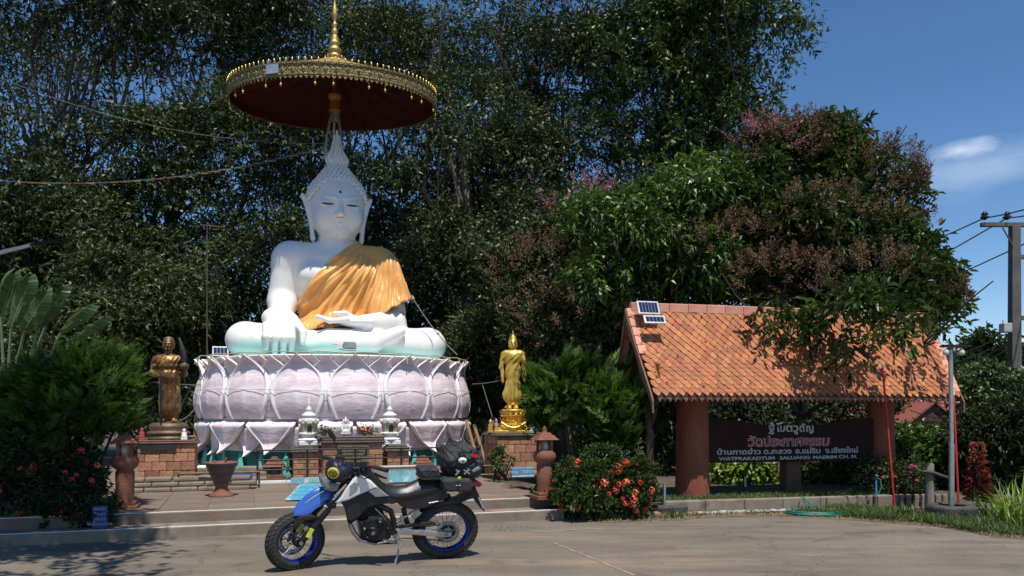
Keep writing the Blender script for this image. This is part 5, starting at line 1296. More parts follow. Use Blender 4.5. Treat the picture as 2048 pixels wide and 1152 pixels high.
sprays(ft1, [pb(1600, 300, 90, 45, 16.8), pb(1740, 350, 90, 50, 16.8), pb(1820, 375, 25, 25, 16.8)], 220, L_dry, .30, 'seed_spray', ft1.location, up=1.2)
sprays(ft1, [pb(1450, 500, 90, 50, 15.8), pb(1640, 450, 160, 60, 15.8), pb(1870, 600, 45, 30, 14.6), pb(1560, 560, 100, 40, 15.2), pb(1750, 560, 90, 50, 15.0)], 380, L_dry, .24, 'seed_spray', ft1.location)
sprays(ft1, [pb(1530, 290, 60, 30, 16.4)], 26, L_pink, .3, 'pink_blossom', ft1.location); sprays(ft1, [pb(1862, 440, 14, 10, 16.6)], 4, L_pink, .2, 'pink_blossom', ft1.location)
ft2 = tree('bright green leafy tree left of the roof ridge', 'tree', [pb(1300, 430, 125, 70, 16.4), pb(1230, 540, 105, 80, 16.6), pb(1400, 400, 105, 50, 16.4), pb(1340, 520, 110, 60, 16.2)], (gp(1290, 17), P(1290, 560, 16.6)), L_bright, 760, 30, .30, .20, .052, name='leafy_tree', seed=22, r=.1, six=False, droop=.5)
ft3 = tree('dusky tree with pink blossom and seed sprays behind the golden statue', 'tree', [pb(1090, 520, 110, 80, 18), pb(1130, 610, 120, 80, 17.4), pb(1180, 480, 60, 50, 18)], (gp(1130, 18.3), P(1120, 600, 18)), L_teak, 600, 30, .36, .15, .06, name='flowering_tree', seed=23, r=.1)
sprays(ft3, [pb(1100, 560, 110, 60, 17), pb(1150, 640, 110, 50, 16.6)], 120, L_dry, .34, 'seed_spray', ft3.location)
sprays(ft3, [pb(1120, 432, 45, 22, 17.4), pb(1180, 390, 22, 12, 17.4)], 26, L_pink, .34, 'pink_blossom', ft3.location)

# ---- feathery conifers
def conifer(label, base, blobs, n, size, m=L_thuja, seed=1):
    t = thing('conifer_bush', label, 'conifer', base, 0, 'feathery conifer bushes')
    bl = [(Vector(b[0]) - Vector(base), b[1]) for b in blobs]
    c, o = blob_points(bl, n, .5)
    ns = 46; sc, so = blob_points(bl, ns, .3); pk = rng.integers(0, ns, n); kk = int(n * .7)
    c[:kk] = sc[pk[:kk]] + rng.normal(size=(kk, 3)) * np.array([.10, .10, .09]); o[:kk] = so[pk[:kk]]
    lean = norm(so * np.array([1, 1, .3]) + rng.normal(size=(ns, 3)) * .5 + np.array([0, 0, .8]))[pk]
    ax = norm(lean + o * .2 + rng.normal(size=(n, 3)) * .20)
    per = 34; tt = (np.arange(per) / per)[None, :, None] * np.ones((n, 1, 1)); w = norm(np.cross(ax, rng.normal(size=(n, 3))))
    s_ = size * (.6 + .8 * rng.random((n, 1, 1)))
    sgn_ = np.where(np.arange(per) % 2 == 0, 1, -1)[None, :, None]
    side = w[:, None, :] * sgn_
    pos = c[:, None, :] + ax[:, None, :] * tt * s_ + rng.normal(size=(n, per, 3)) * .004
    d = norm(ax[:, None, :] * .9 + side * .75 + rng.normal(size=(n, per, 3)) * .15)
    Lf = (s_ * .34 * (1.05 - tt)).reshape(-1)
    k = n * per; tone = np.repeat(rng.random(n) * .5, per) + tt.reshape(-1) * .5
    upv = np.repeat(norm(np.cross(ax, w)), per, axis=0)
    V, F, A = leaves(pos.reshape(k, 3), d.reshape(k, 3), Lf, Lf * .30, up=upv, v=np.clip(tone, 0, 1), fold=.05, curl=.05)
    inst('foliage', npmesh('foliage', V, F, m, False, A), t)
    zb = min(b[0].z for b in bl)
    st = MB(); rd = random.Random(seed)
    for i in range(7):
        e = bl[i % len(bl)][0] + Vector((rd.uniform(-.3, .3), rd.uniform(-.2, .2), 0)); st.tube([(rd.uniform(-.08, .08), rd.uniform(-.05, .05), 0), e * .5 + Vector((rd.uniform(-.05, .05), 0, 0)), e], [.04, .025, .008], 6)
    st.build('stem', M_bark, t); return t
conifer('feathery green conifer right of the golden statue', (gp(1150, 12.9)).to_tuple()[:2] + (.0,), [pb(1150, 800, 105, 75, 12.9), pb(1210, 840, 65, 85, 12.7), pb(1115, 790, 50, 55, 12.9), pb(1130, 760, 60, 30, 13), pb(1085, 830, 30, 30, 12.9), pb(1240, 800, 30, 30, 12.8)], 1700, .36, seed=2)
conifer('feathery green conifer in front of the bronze statue at the left', (gp(140, 10.3)).to_tuple()[:2] + (.0,), [pb(150, 810, 110, 75, 10.3), pb(90, 800, 60, 60, 10.2), pb(218, 780, 50, 45, 10.6), pb(180, 760, 60, 40, 10.4)  , pb(190, 860, 30, 50, 10.3), pb(150, 730, 22, 40, 10.4), pb(50, 830, 40, 40, 10.3)], 1800, .33, seed=3)

# ---- shrubs with red flower heads
def flower_mesh(r, m):
    mb = MB(); rd = random.Random(5)
    for i in range(26):
        a, b = rd.uniform(0, 6.28), math.acos(rd.uniform(-.2, 1)); d = Vector((math.sin(b) * math.cos(a), math.sin(b) * math.sin(a), math.cos(b))); q = d * r
        u = d.orthogonal().normalized() * r * .30; w = d.cross(u)
        mb.add([q - u, q - w, q + u, q + w, q * .6], [(0, 1, 2, 3), (1, 0, 4), (2, 1, 4), (3, 2, 4), (0, 3, 4)])
    return mb.mesh('flower_head', m)
M_fl1 = mat('ixora_red', (.75, .06, .035), .5, var=.25, bump=0); M_fl2 = mat('ixora_coral', (.88, .17, .08), .5, var=.2, bump=0)
fms = [flower_mesh(.036, M_fl1), flower_mesh(.042, M_fl2), flower_mesh(.03, M_fl1)]
def shrub(label, base, blobs, ncl, per, rc, L, W, m, nfl=0, group=None, name='flowering_shrub', seed=1, droop=.1, cat='shrub', front=None):
    base = Vector(base); t = thing(name, label, cat, base, 0, group)
    bl = [(Vector(b[0]) - base, b[1]) for b in blobs]
    crown('foliage', bl, ncl, per, rc, L, W, m, t, droop, .3, six=False, hier=.22 if nfl else 0)
    rd = random.Random(seed); st = MB()
    for i in range(12):
        e = bl[i % len(bl)][0] + Vector((rd.uniform(-.3, .3), rd.uniform(-.2, .2), 0)); st.tube([(rd.uniform(-.15, .15), rd.uniform(-.1, .1), 0), e * .5, e], [.018, .012, .005], 5)
    st.build('stem', M_bark, t)
    for i in range(nfl):
        b = bl[rd.randrange(len(bl))]; a = rd.uniform(-1.3, 1.3); e = rd.uniform(-.75, .85)
        d = Vector((math.sin(a) * math.cos(e), -math.cos(a) * math.cos(e), math.sin(e)))
        p = b[0] + Vector((d.x * b[1][0], d.y * b[1][1], d.z * b[1][2])) * 1.03
        s_ = rd.uniform(.8, 1.5)
        inst('flower_head', rd.choice(fms), t, Matrix.Translation(p) @ d.to_track_quat('Z', 'Y').to_matrix().to_4x4() @ Matrix.Scale(s_, 4))
    return t
b0 = G(1205, 1045); b0.y += .55
shrub('rounded shrub dotted with red flower heads at the right end of the steps', b0,
      [(b0 + Vector((.05, 0, .52)), (.70, .50, .45)), (b0 + Vector((-.35, -.02, .38)), (.42, .42, .34)), (b0 + Vector((.42, .0, .40)), (.40, .42, .38))], 640, 42, .10, .065, .032, L_mid, 46, 'shrubs with red flower heads', seed=8)
b1 = G(62, 1085); b1.y += .6
shrub('dark shrub with dim red flower heads in shade at the lower left', b1,
      [(b1 + Vector((-.55, 0, .55)), (.55, .5, .55)), (b1 + Vector((.05, .0, .5)), (.52, .45, .52)), (b1 + Vector((-.2, .1, .85)), (.75, .4, .3)), (b1 + Vector((.40, .0, .30)), (.25, .3, .30))], 900, 42, .11, .07, .034, L_dark, 30, 'shrubs with red flower heads', seed=9)
b2 = G(30, 1075); b2.y += .9
shrub('pale green round leaved shrub at the far left edge', b2 + Vector((-.1, 1.2, 0)), [pb(30, 890, 60, 50, 10.6, .4), pb(90, 900, 30, 30, 10.4, .3)], 120, 30, .14, .13, .10, L_bright, 0, name='round_leaved_shrub', seed=10)
# strappy plant by the right lantern
def strappy(label, base, n, L, W, m, lean=.8, name='strappy_plant', cat='plant', group=None, segs=5, spread=.05, up=1.0):
    base = Vector(base); t = thing(name, label, cat, base, 0, group); V = []; F = []; A = []; rd = random.Random(int(base.x * 100) + n)
    for i in range(n):
        a = rd.uniform(0, 6.283); l = L * rd.uniform(.55, 1.1); w = W * rd.uniform(.7, 1.2); s0 = Vector((rd.uniform(-1, 1), rd.uniform(-1, 1), 0)) * spread
        out = Vector((math.cos(a), math.sin(a), 0)); side = Vector((-math.sin(a), math.cos(a), 0)); ln = lean * rd.uniform(.3, 1.2); o = len(V); v = rd.random(); p = s0.copy(); d = (out * ln * .4 + Vector((0, 0, up))).normalized()
        for k in range(segs + 1):
            ww = w * (1 - (k / segs) ** 1.5) * .5 + .0005; V += [tuple(p - side * ww), tuple(p + side * ww)]; A += [v, v]
            p = p + d * l / segs; d = (d + (out * .5 - Vector((0, 0, .75))) * ln * .45).normalized()
        F += [(o + 2 * k, o + 2 * k + 1, o + 2 * k + 3, o + 2 * k + 2) for k in range(segs)]
    inst('leaf_tuft', npmesh('leaf_tuft', V, F, m, False, A), t); return t
strappy('yellow green strap leaved plant at the foot of the right lantern column', G(1078, 1006, .14), 40, .38, .035, L_yell)
strappy('tall yellow green grassy clump at the far right edge', G(2035, 1052), 150, .72, .026, L_yell, .8, 'grass_clump', 'plant', spread=.28)
strappy('second tall grassy clump behind the far right edge', G(2010, 1035), 120, .62, .024, L_bright, .8, 'grass_clump', 'plant', spread=.35)
# red leaved cordyline
cb_ = G(1955, 1018); ct = thing('cordyline_plant', 'tall red leaved cordyline plant between the lamp post and grass clump', 'plant', cb_)
L_red = leafmat('leaf_red', (.07, .012, .01), (.20, .03, .025), (.34, .09, .05), .45, .25)
n = 230; hh = rng.random(n) ** 1.2; az = rng.random(n) * 6.283; rad = .05
pos = np.stack([rad * np.cos(az), rad * np.sin(az), .12 + hh * .95], 1); d = np.stack([np.cos(az), np.sin(az), .55 - .2 * hh + rng.normal(size=n) * .3], 1)
V, F, A = leaves(pos, d, .22 - .15 * hh, .04, v=np.clip(hh + rng.normal(size=n) * .2, 0, 1), curl=.3, six=True); inst('foliage', npmesh('foliage', V, F, L_red, False, A), ct)
MB().tube([(0, 0, 0), (.02, 0, .5), (0, 0, 1.05)], [.02, .015, .008], 6).build('stem', M_bark, ct)
# traveller's palm at the left edge
M_pad = leafmat('palm_paddle', (.04, .08, .03), (.10, .17, .07), (.18, .27, .12), .38, .3)
tp_loc = gp(-15, 11.2); tp = thing('travellers_palm', 'fan of big split paddle leaves rising at the left edge', 'palm', tp_loc)
def paddle(base, mid, tip, wid, tw=0.0, seed=0):
    base, mid, tip = [Vector(q) - tp_loc for q in (base, mid, tip)]; rd = random.Random(seed); n = 34; V = []; F = []; A = []
    ax = (tip - mid); view = Vector((.15, -.75, .65)); side = ax.cross(view).normalized(); side = (side + Vector((0, tw, 0))).normalized(); nrm = side.cross(ax).normalized()
    notch = [0] * (n + 1)
    for s_ in (-1, 1):
        rag = 0
        for k in range(n):
            t0, t1 = k / n, (k + 1) / n
            f = lambda t: wid * min(1, (math.sin(math.pi * min(1, t * .97 + .02)) ** .42)) * (.85 if t > .9 else 1)
            c_ = lambda t: mid + ax * t - Vector((0, 0, .10)) * t * t * ax.length + nrm * .0
            if rd.random() < .22: rag = rd.uniform(-.09, .12)
            gap = rd.choice([0, 0, 0, .012]) if rd.random() < .5 else 0
            o = len(V); dz = nrm * (.05 + rag * .3)
            q0 = c_(t0); q1 = c_(t1 - gap)
            V += [tuple(q0), tuple(q1), tuple(q1 + side * s_ * f(t1) * .5 + dz * 1.0 + ax.normalized() * .04), tuple(q1 + side * s_ * f(t1) * (1 + rag * .5) - dz * .6 + ax.normalized() * .09), tuple(q0 + side * s_ * f(t0) * (1 + rag * .5) - dz * .6 + ax.normalized() * .09), tuple(q0 + side * s_ * f(t0) * .5 + dz + ax.normalized() * .04)]
            v = rd.random() * .5 + .25; A += [v] * 6; F += [(o, o + 1, o + 2, o + 5), (o + 5, o + 2, o + 3, o + 4)]
    lf = inst('paddle_leaf', npmesh('paddle_leaf', V, F, M_pad, False, A), tp)
    MB().tube([base, base.lerp(mid, .5) + Vector((0, .02, .03)), mid, mid + ax * .5 - Vector((0, 0, .025)) * ax.length, mid + ax * .97 - Vector((0, 0, .095)) * ax.length], [.035, .025, .018, .012, .004], 7).build('leaf_stalk', mat('palm_stalk', (.16, .22, .10), .5), lf)
pc = P(0, 830, 11.2)
for i, (mx_, my_, tx_, ty_, w_, Yo) in enumerate(((2, 640, 28, 540, .15, 0), (22, 660, 60, 545, .16, -.1), (46, 672, 94, 572, .16, -.2), (74, 662, 132, 568, .13, .15), (120, 668, 185, 606, .13, .1), (140, 690, 214, 630, .09, 0), (-30, 640, -40, 520, .2, .1), (205, 715, 250, 695, .09, .1), (60, 800, -10, 740, .2, -.3), (95, 640, 120, 600, .1, .3))):
    paddle(pc + Vector((random.uniform(-.1, .1), 0, -.6)), P(mx_, my_, 11.2 + Yo), P(tx_, ty_, 11.2 + Yo - .1), w_, random.uniform(-.3, .3), i)
MB().tube([(0, 0, 0), (.05, 0, 1.2)], [.16, .12], 12).build('trunk', M_bark, tp)

# ---- garden behind the name board, hedge and trees on the right
GG = 'bright garden plants behind the name board'
for i, (px, py, rx, ry, Y, m, lab) in enumerate(((1480, 940, 58, 34, 15.5, L_yell, 'sunlit broad leaved plant seen under the left part of the name board'), (1560, 942, 45, 34, 15.9, L_bright, 'sunlit green plant seen under the middle of the name board'), (1650, 940, 60, 34, 15.6, L_bright, 'sunlit banana like plant seen under the right part of the name board'), (1712, 940, 40, 34, 15.3, L_mid, 'leafy shrub beside the right clay column'))):
    b = gp(px, Y); shrub(lab, b, [pb(px, py, rx, ry, Y, .5)], 120, 30, .20, .20, .07, m, 0, GG, 'garden_plant', 30 + i, .5, 'plant')
sh_ = shrub('dark shrubbery filling the view behind the name board top', gp(1580, 22), [pb(1450, 830, 90, 60, 22, .8), pb(1580, 850, 90, 60, 22, .8), pb(1690, 830, 70, 70, 22, .8), pb(1330, 860, 70, 90, 17.5, .6)], 500, 30, .3, .17, .065, L_dark, 0, None, 'hedge', 40, .3, 'hedge')
shrub('rounded bright green hedge beyond the two red poles', gp(1840, 17), [pb(1830, 905, 70, 50, 17, .8), pb(1880, 930, 60, 45, 16.5, .8), pb(1790, 930, 40, 40, 16.5, .6)], 520, 30, .2, .10, .055, L_bright, 0, None, 'hedge', 41, .1, 'hedge')
shrub('rose bush with a few pink blooms beside the right clay column', gp(1800, 13.3), [pb(1800, 960, 60, 38, 13.3, .35), pb(1745, 950, 30, 30, 13.4, .3)], 240, 26, .12, .055, .03, L_teak, 0, None, 'rose_bush', 42, .2, 'bush')
rb__ = bpy.data.objects[[o.name for o in bpy.data.objects if o.name.startswith('rose_bush')][-1]]
mfl = flower_mesh(.03, mat('rose_pink', (.62, .15, .25), .5, bump=0))
for i in range(9): inst('bloom', mfl, rb__, loc=P(random.uniform(1750, 1860), random.uniform(925, 975), 12.95) - rb__.location)
shrub('dark leafy thicket behind the lamp post and wooden stump', gp(1960, 15.5), [pb(1965, 905, 55, 85, 15.5, .6), pb(2030, 880, 70, 90, 15.5, .6), pb(2090, 900, 90, 110, 15, .6)], 700, 30, .22, .12, .055, L_dark, 0, None, 'thicket', 43, .2, 'shrubs')
tree('dark mango tree right of the roofed sign by the utility pole', 'tree', [pb(1985, 820, 60, 60, 19), pb(2060, 830, 90, 80, 19)], (gp(1990, 19.2), P(1990, 830, 19.2)), L_mid, 700, 30, .32, .16, .06, seed=31, r=.15)
tree('distant domed rain tree rising behind the utility pole', 'tree', [pb(1965, 745, 75, 50, 55, 5), pb(2030, 755, 60, 45, 56, 5), pb(1920, 780, 40, 40, 54, 4), pb(2080, 790, 60, 60, 55, 5)], (gp(1990, 56), P(1980, 800, 56)), L_mid, 1100, 30, .9, .42, .20, seed=32, r=.6, droop=.1, shell=.25, name='rain_tree')
for i, (px, py, rx, ry, Y) in enumerate(((1700, 790, 70, 50, 36), (1600, 800, 140, 80, 36), (2150, 820, 120, 80, 40), (1440, 780, 140, 110, 34))):
    tree(('distant green tree left of the red roofed house', 'distant tree seen between the clay columns', 'distant tree beyond the right edge of the view', 'distant tree behind the left clay column')[i], 'tree', [pb(px, py, rx, ry, Y, 2.5)], (gp(px, Y), P(px, py, Y)), L_mid, 350, 26, .7, .36, .15, 'distant trees', seed=50 + i, r=.25)
# tree outside the frame, upper left, that shades the left corner
tree('leafy tree beside the yard outside the left edge shading the corner', 'tree', [((-5.2, 5.6, 6.6), (2.1, 1.6, .9)), ((-7.2, 7.6, 6.6), (1.6, 1.5, 1.0)), ((-3.2, 4.2, 6.4), (1.2, 1.1, .7)), ((-7.6, 5.2, 6.2), (1.8, 1.6, 1.2)), ((-2.1, 3.6, 6.3), (.6, .5, .35)), ((-5.4, 7.0, 7.3), (1.5, 1.1, .6)), ((-6.9, 7.1, 7.4), (1.6, 1.0, .7))], ((-9.0, 5.2, 0), (-7.8, 5.4, 4.6)), L_mid, 1150, 30, .42, .17, .075, seed=61, r=.22)

# ---- grasses and litter
def grass(name, label, pts_fn, n, L, W, m, cat='grass'):
    p = np.array([pts_fn() for _ in range(n)]); d = rng.normal(size=(n, 3)) * .45 + np.array([0, 0, 1.0])
    V, F, A = leaves(p, d, L * (.4 + .9 * rng.random(n)), W, v=rng.random(n), curl=.25, fold=.1)
    o = inst(name, npmesh(name, V, F, m, False, A), None); tag(o, label, cat, kind='stuff'); return o
def edge_pt(px0, px1, d0, d1, z=0.0):
    def f():
        px = random.uniform(px0, px1); py = np.interp(px, [e[0] for e in edge_px], [e[1] for e in edge_px]); q = G(px, py); dd = random.uniform(d0, d1)
        c_ = .5 + .5 * noise.noise(Vector((q.x * 1.4, q.y, 2))); 
        return (q.x, q.y + dd * (.4 + c_), z)
    return f
L_grass = leafmat('grass_blade', (.03, .05, .012), (.07, .12, .025), (.17, .21, .06), .5, .3)
L_straw = leafmat('dry_grass', (.12, .08, .03), (.25, .18, .08), (.42, .33, .16), .7, .2)
grass('verge_grass', 'weedy green grass along the yard edge at the right', edge_pt(1700, 2100, -.03, 1.6), 9000, .13, .010, L_grass)
grass('kerb_grass', 'thin grass tufts between the kerb and the yard', edge_pt(1600, 1800, .0, .55), 1800, .13, .010, L_grass)
grass('dry_grass', 'dry straw coloured grass in front of the red flowered shrub', edge_pt(1120, 1400, -.06, .35), 2200, .09, .008, L_straw)
grass('fallen_litter', 'dry leaf litter scattered along the yard edge', edge_pt(1130, 2060, -.30, .25, .006), 1500, .045, .02, L_straw, 'leaf litter')
bedM = kerb.matrix_basis
def bed_pt():
    q = bedM @ Vector((random.uniform(.0, L_ + .3), .16 + abs(random.gauss(0, .35)), .17)); return (q.x, q.y, q.z)
grass('bed_grass', 'short grass growing on the planting bed behind the kerb', bed_pt, 5000, .085, .008, L_grass)
lt_ = np.random.default_rng(5)
pc_ = MB()
for i in range(420):
    q = G(lt_.uniform(0, 2048), lt_.uniform(1070, 1200)); s_ = lt_.uniform(.004, .011)
    pc_.ball((q.x, q.y, s_ * .4), (s_, s_ * .8, s_ * .6), 5, 3, smooth=False)
pcs = pc_.build('grit', mat('grit_stone', (.10, .085, .07), .9, col2=(.3, .26, .2), scale=2, bump=0)); tag(pcs, 'scattered grit and tiny stones on the concrete yard', 'grit', kind='stuff')
tuft = strappy('bright green grass tuft at the foot of the upturned tyre near the kerb', G(1352, 1036), 60, .16, .012, L_bright, .9, 'grass_tuft', 'plant', spread=.12)
strappy('dark green bushy weed tuft left of the lamp post tyre', G(1812, 1036), 120, .26, .018, L_bright, .9, 'weed_tuft', 'plant', spread=.14)
for px_w, py_w, l_w, lab_w in ((1775, 1030, .20, 'low green weed tuft at the foot of the first red pole'), (1845, 1046, .16, 'small weed tuft touching the left side of the lamp post tyre'), (1935, 1054, .22, 'weed tuft in front of the right side of the lamp post tyre'), (1975, 1058, .28, 'leafy weed tuft in front of the red leaved plant'), (1700, 1024, .16, 'thin weed tuft beside the tail of the green hose'), (1560, 1012, .12, 'tiny weed growing from the foot of the kerb behind the hose')):
    strappy(lab_w, G(px_w, py_w), 70, l_w, .016, L_grass, 1.0, 'weed_tuft', 'plant', spread=.14)
strappy('small weed growing from the yard edge before the motorcycle wheel', G(1020, 1058), 50, .05, .006, L_grass, 1, 'grass_tuft', 'plant', spread=.25)
strappy('leafy weed behind the kerb right of the clay column', G(1400, 985, .17), 30, .30, .02, L_mid, .7, 'weed_tuft', 'plant', spread=.2)
# small sapling in front of right brick plinth
shrub('small red tinged potted sapling before the golden statue plinth', G(1004, 960, .28), [pb(1003, 912, 16, 16, 14.2, .15)], 16, 24, .10, .09, .035, L_mid, 0, None, 'sapling', 71, .4, 'plant')
shrub('small potted flowers behind the railing left of the altar', G(592, 958, .28), [pb(590, 925, 14, 14, 14.9, .12)], 14, 24, .09, .06, .03, L_teak, 0, None, 'potted_flowers', 72, .2, 'plant')
# ================================================================ motorcycle
rc_ = G(893, 1115); fc_ = G(565, 1138)
ux = (rc_ - fc_).normalized(); nn_ = Vector((-ux.y, ux.x, 0)); LEAN = R(8)
vz = (Vector((0, 0, 1)) * math.cos(LEAN) - nn_ * math.sin(LEAN)).normalized(); vy = vz.cross(ux)
BMx = Matrix(((ux.x, vy.x, vz.x, rc_.x), (ux.y, vy.y, vz.y, rc_.y), (ux.z, vy.z, vz.z, .002), (0, 0, 0, 1)))
BI = BMx.inverted()
def BK(cx, cy, dy=0.0):
    px, py = 500 + cx / 3.84, 850 + cy / 3.84
    d = Vector(((px - 1024) / FPX, 1, (HZ - py) / FPX)); o = BI @ Vector((0, 0, CH)); e = BI @ (Vector((0, 0, CH)) + d) - o
    t = (dy - o.y) / e.y; q = o + e * t; return (q.x, q.z)
def B3(cx, cy, dy=0.0): x, z = BK(cx, cy, dy); return Vector((x, dy, z))
bike = thing('motorcycle', 'blue white and black dual sport motorcycle leaning on its side stand', 'motorcycle'); bike.matrix_world = BMx
M_rub = mat('tyre_rubber', (.018, .017, .016), .75, col2=(.035, .032, .03), scale=8, bump=.3, bscale=60)
M_rimb = mat('rim_blue', (.012, .035, .28), .28, .6, bump=0, coat=.5)
M_fend = mat('fender_blue', (.035, .11, .48), .28, 0, col2=(.045, .13, .52), bump=0, coat=.5)
M_shr = mat('shroud_white', (.72, .73, .74), .25, 0, var=.03, bump=0, coat=.6)
M_shg = mat('shroud_grey', (.25, .26, .27), .35, 0, bump=0, coat=.3)
M_eng = mat('engine_black', (.022, .022, .023), .38, .5, var=.4, scale=20, bump=.3)
M_engs = mat('engine_alloy', (.32, .32, .32), .35, .85, var=.3, scale=20, bump=.2)
M_swing = mat('swingarm_alloy', (.50, .50, .50), .3, .8, var=.1, scale=8, bump=.05)
M_seat = mat('seat_vinyl', (.022, .023, .027), .33, 0, bump=.1, bscale=150)
M_bag = mat('bag_nylon', (.016, .016, .02), .6, 0, col2=(.04, .04, .045), scale=9, bump=1.0, bscale=26, dist=.02)
M_navy = mat('navy_cloth', (.010, .011, .03), .45, bump=.4, bscale=22, dist=.02)
M_yel = mat('emblem_yellow', (.62, .50, .05), .45, bump=0); M_lime = mat('lime_sticker', (.55, .70, .05), .4, bump=0)
M_taill = mat('tail_lamp_red', (.45, .01, .015), .15, bump=0, coat=.8)
M_hlens = mat('headlamp_lens', (.22, .24, .25), .08, .2, bump=0, coat=1)
def pr(name, poly, y0, y1, m, bev=.012, parent=None, cuty=None):
    yc = min(y0, y1)
    mb = MB().prism([BK(x, y, yc) for x, y in poly], y0, y1, bev=bev, smooth=False); return mb.build(name, m, parent or bike)
def wheel(center, Rx, rearw, M):
    w = bpy.data.objects.new('wheel', None); link(w, bike); w.matrix_basis = M
    Ry = Matrix.Rotation(R(90), 4, 'X')
    Rr = Rx; tw = .066 if rearw else .062; tr = .058
    prof = []
    for i in range(15):
        a = R(-115 + 230 * i / 14); prof.append((Rr - tr + math.cos(a) * tr, math.sin(a) * tw))
    prof = [(r, z) for r, z in prof] + [prof[0]]
    ty = MB().lathe(prof, 56, M=Ry, cap=False).build('tyre', M_rub, w)
    tb = MB(); rd = random.Random(3)
    n = 36
    for i in range(n):
        for j, a in enumerate((-48, -16, 16, 48)):
            th_ = 2 * math.pi * (i + .5 * (j % 2)) / n; aa = R(a)
            rr = Rr - tr + math.cos(aa) * (tr + .002); yy = math.sin(aa) * (tw + .002)
            T = Matrix.Rotation(th_, 4, 'Y') @ Matrix.Translation((0, yy, rr)) @ Matrix.Rotation(-aa, 4, 'X') @ Matrix.Rotation(R(18 if j % 2 else -18), 4, 'Z')
            tb.box((0, 0, 0), (.036, .024, .012), M=T)
    stuff(tb.build('tread_block', M_rub, ty))
    ri = .222 / .31 * Rr
    MB().lathe([(ri - .012, -.045), (ri + .008, -.05), (ri + .008, -.042), (ri - .014, -.03), (ri - .02, 0), (ri - .014, .03), (ri + .008, .042), (ri + .008, .05), (ri - .012, .045), (ri - .028, 0), (ri - .012, -.045)], 56, M=Ry, cap=False).build('rim', M_rimb, w)
    spm = MB().tube([(0, 0, .03), (0, 0, ri - .015)], .0028, 5)
    me = spm.mesh('spoke', M_steel)
    for i in range(32):
        a = 2 * math.pi * i / 32 + (.06 if i % 2 else -.06); s_ = 1 if i % 2 else -1
        inst('spoke', me, w, Matrix.Rotation(a, 4, 'Y') @ Matrix.Translation((.02 * (1 if (i // 2) % 2 else -1), 0, 0)) @ Matrix.Rotation(R(6 * s_), 4, 'X'))
    MB().lathe([(.028, -.08), (.05, -.075), (.05, -.055), (.03, -.045), (.03, .045), (.05, .055), (.05, .075), (.028, .08)], 20, M=Ry).build('hub', M_engs if rearw else M_eng, w)
    dm = MB(); r0, r1 = (.075, .115) if rearw else (.10, .15); side = .085 if rearw else -.075
    dm.lathe([(r0, side), (r1, side), (r1, side + .005), (r0, side + .005), (r0, side)], 40, M=Ry, cap=False)
    for i in range(5):
        a = 2 * math.pi * i / 5; dm.tube([Vector((.04 * math.cos(a), -side, .04 * math.sin(a))), Vector((r0 * math.cos(a + .4), -side, r0 * math.sin(a + .4)))], .007, 5)
    dm.build('brake_disc', M_engs, w)
    if rearw:
        sp_ = MB().lathe([(.05, -.006), (.105, -.006), (.105, .0), (.05, .0), (.05, -.006)], 44, M=Matrix.Translation((0, -.085, 0)) @ Ry, cap=False)
        for i in range(44):
            a = 2 * math.pi * i / 44; sp_.box((0, 0, 0), (.008, .006, .010), M=Matrix.Translation((.108 * math.sin(a), -.083, .108 * math.cos(a))) @ Matrix.Rotation(a, 4, 'Y'))
        sp_.build('sprocket', M_eng, w)
    return w
x0_, _ = BK(1252, 820); x1_, _ = BK(1742, 820)
rxx = (x1_ - x0_) / 2; rcx = (x0_ + x1_) / 2; RR = .312
wheel(None, RR, True, Matrix.Translation((rcx, 0, RR)) @ Matrix.Diagonal((rxx / RR, 1, 1, 1)))
fx, fz = BK(348, 905)
FW = Matrix.Translation((fx - .0, -.02, .286)) @ Matrix.Rotation(R(24), 4, 'Z') @ Matrix.Rotation(R(-5), 4, 'X')
wheel(None, .288, False, FW @ Matrix.Diagonal((1.10, 1, 1, 1)))
# fork and steering
hx, hz = fx, .30
top3 = B3(770, 420, 0)
for s_ in (-1, 1):
    a = Vector((fx, -.02, .30)) + Matrix.Rotation(R(24), 3, 'Z') @ Vector((0, s_ * .105, 0)); b = top3 + Vector((.02, s_ * .10, .02))
    ab = b - a
    f_ = MB().tube([a, a + ab * .18, a + ab * .52], [.032, .034, .03], 12).build('fork_leg', M_eng, bike)
    MB().tube([a + ab * .5, a + ab * 1.02], .022, 12).build('fork_tube', M_blackp, f_)
    MB().box((0, 0, 0), (.045, .012, .10), bev=.004).build('fork_sticker', M_lime, f_, M=Matrix.Translation(a + ab * .16 + Vector((0, -.036, 0))) @ Matrix.Rotation(R(26), 4, 'Y'))
    MB().tube([a + Vector((0, -.04, 0)), a + Vector((0, .04, 0))], .02, 10).build('axle_clamp', M_engs, f_)
for k in (.62, .98):
    q = Vector((fx, -.02, .30)).lerp(top3, k); MB().box((0, 0, 0), (.10, .27, .045), bev=.01).build('fork_clamp', M_eng, bike, M=Matrix.Translation(q) @ Matrix.Rotation(R(24), 4, 'Y'))
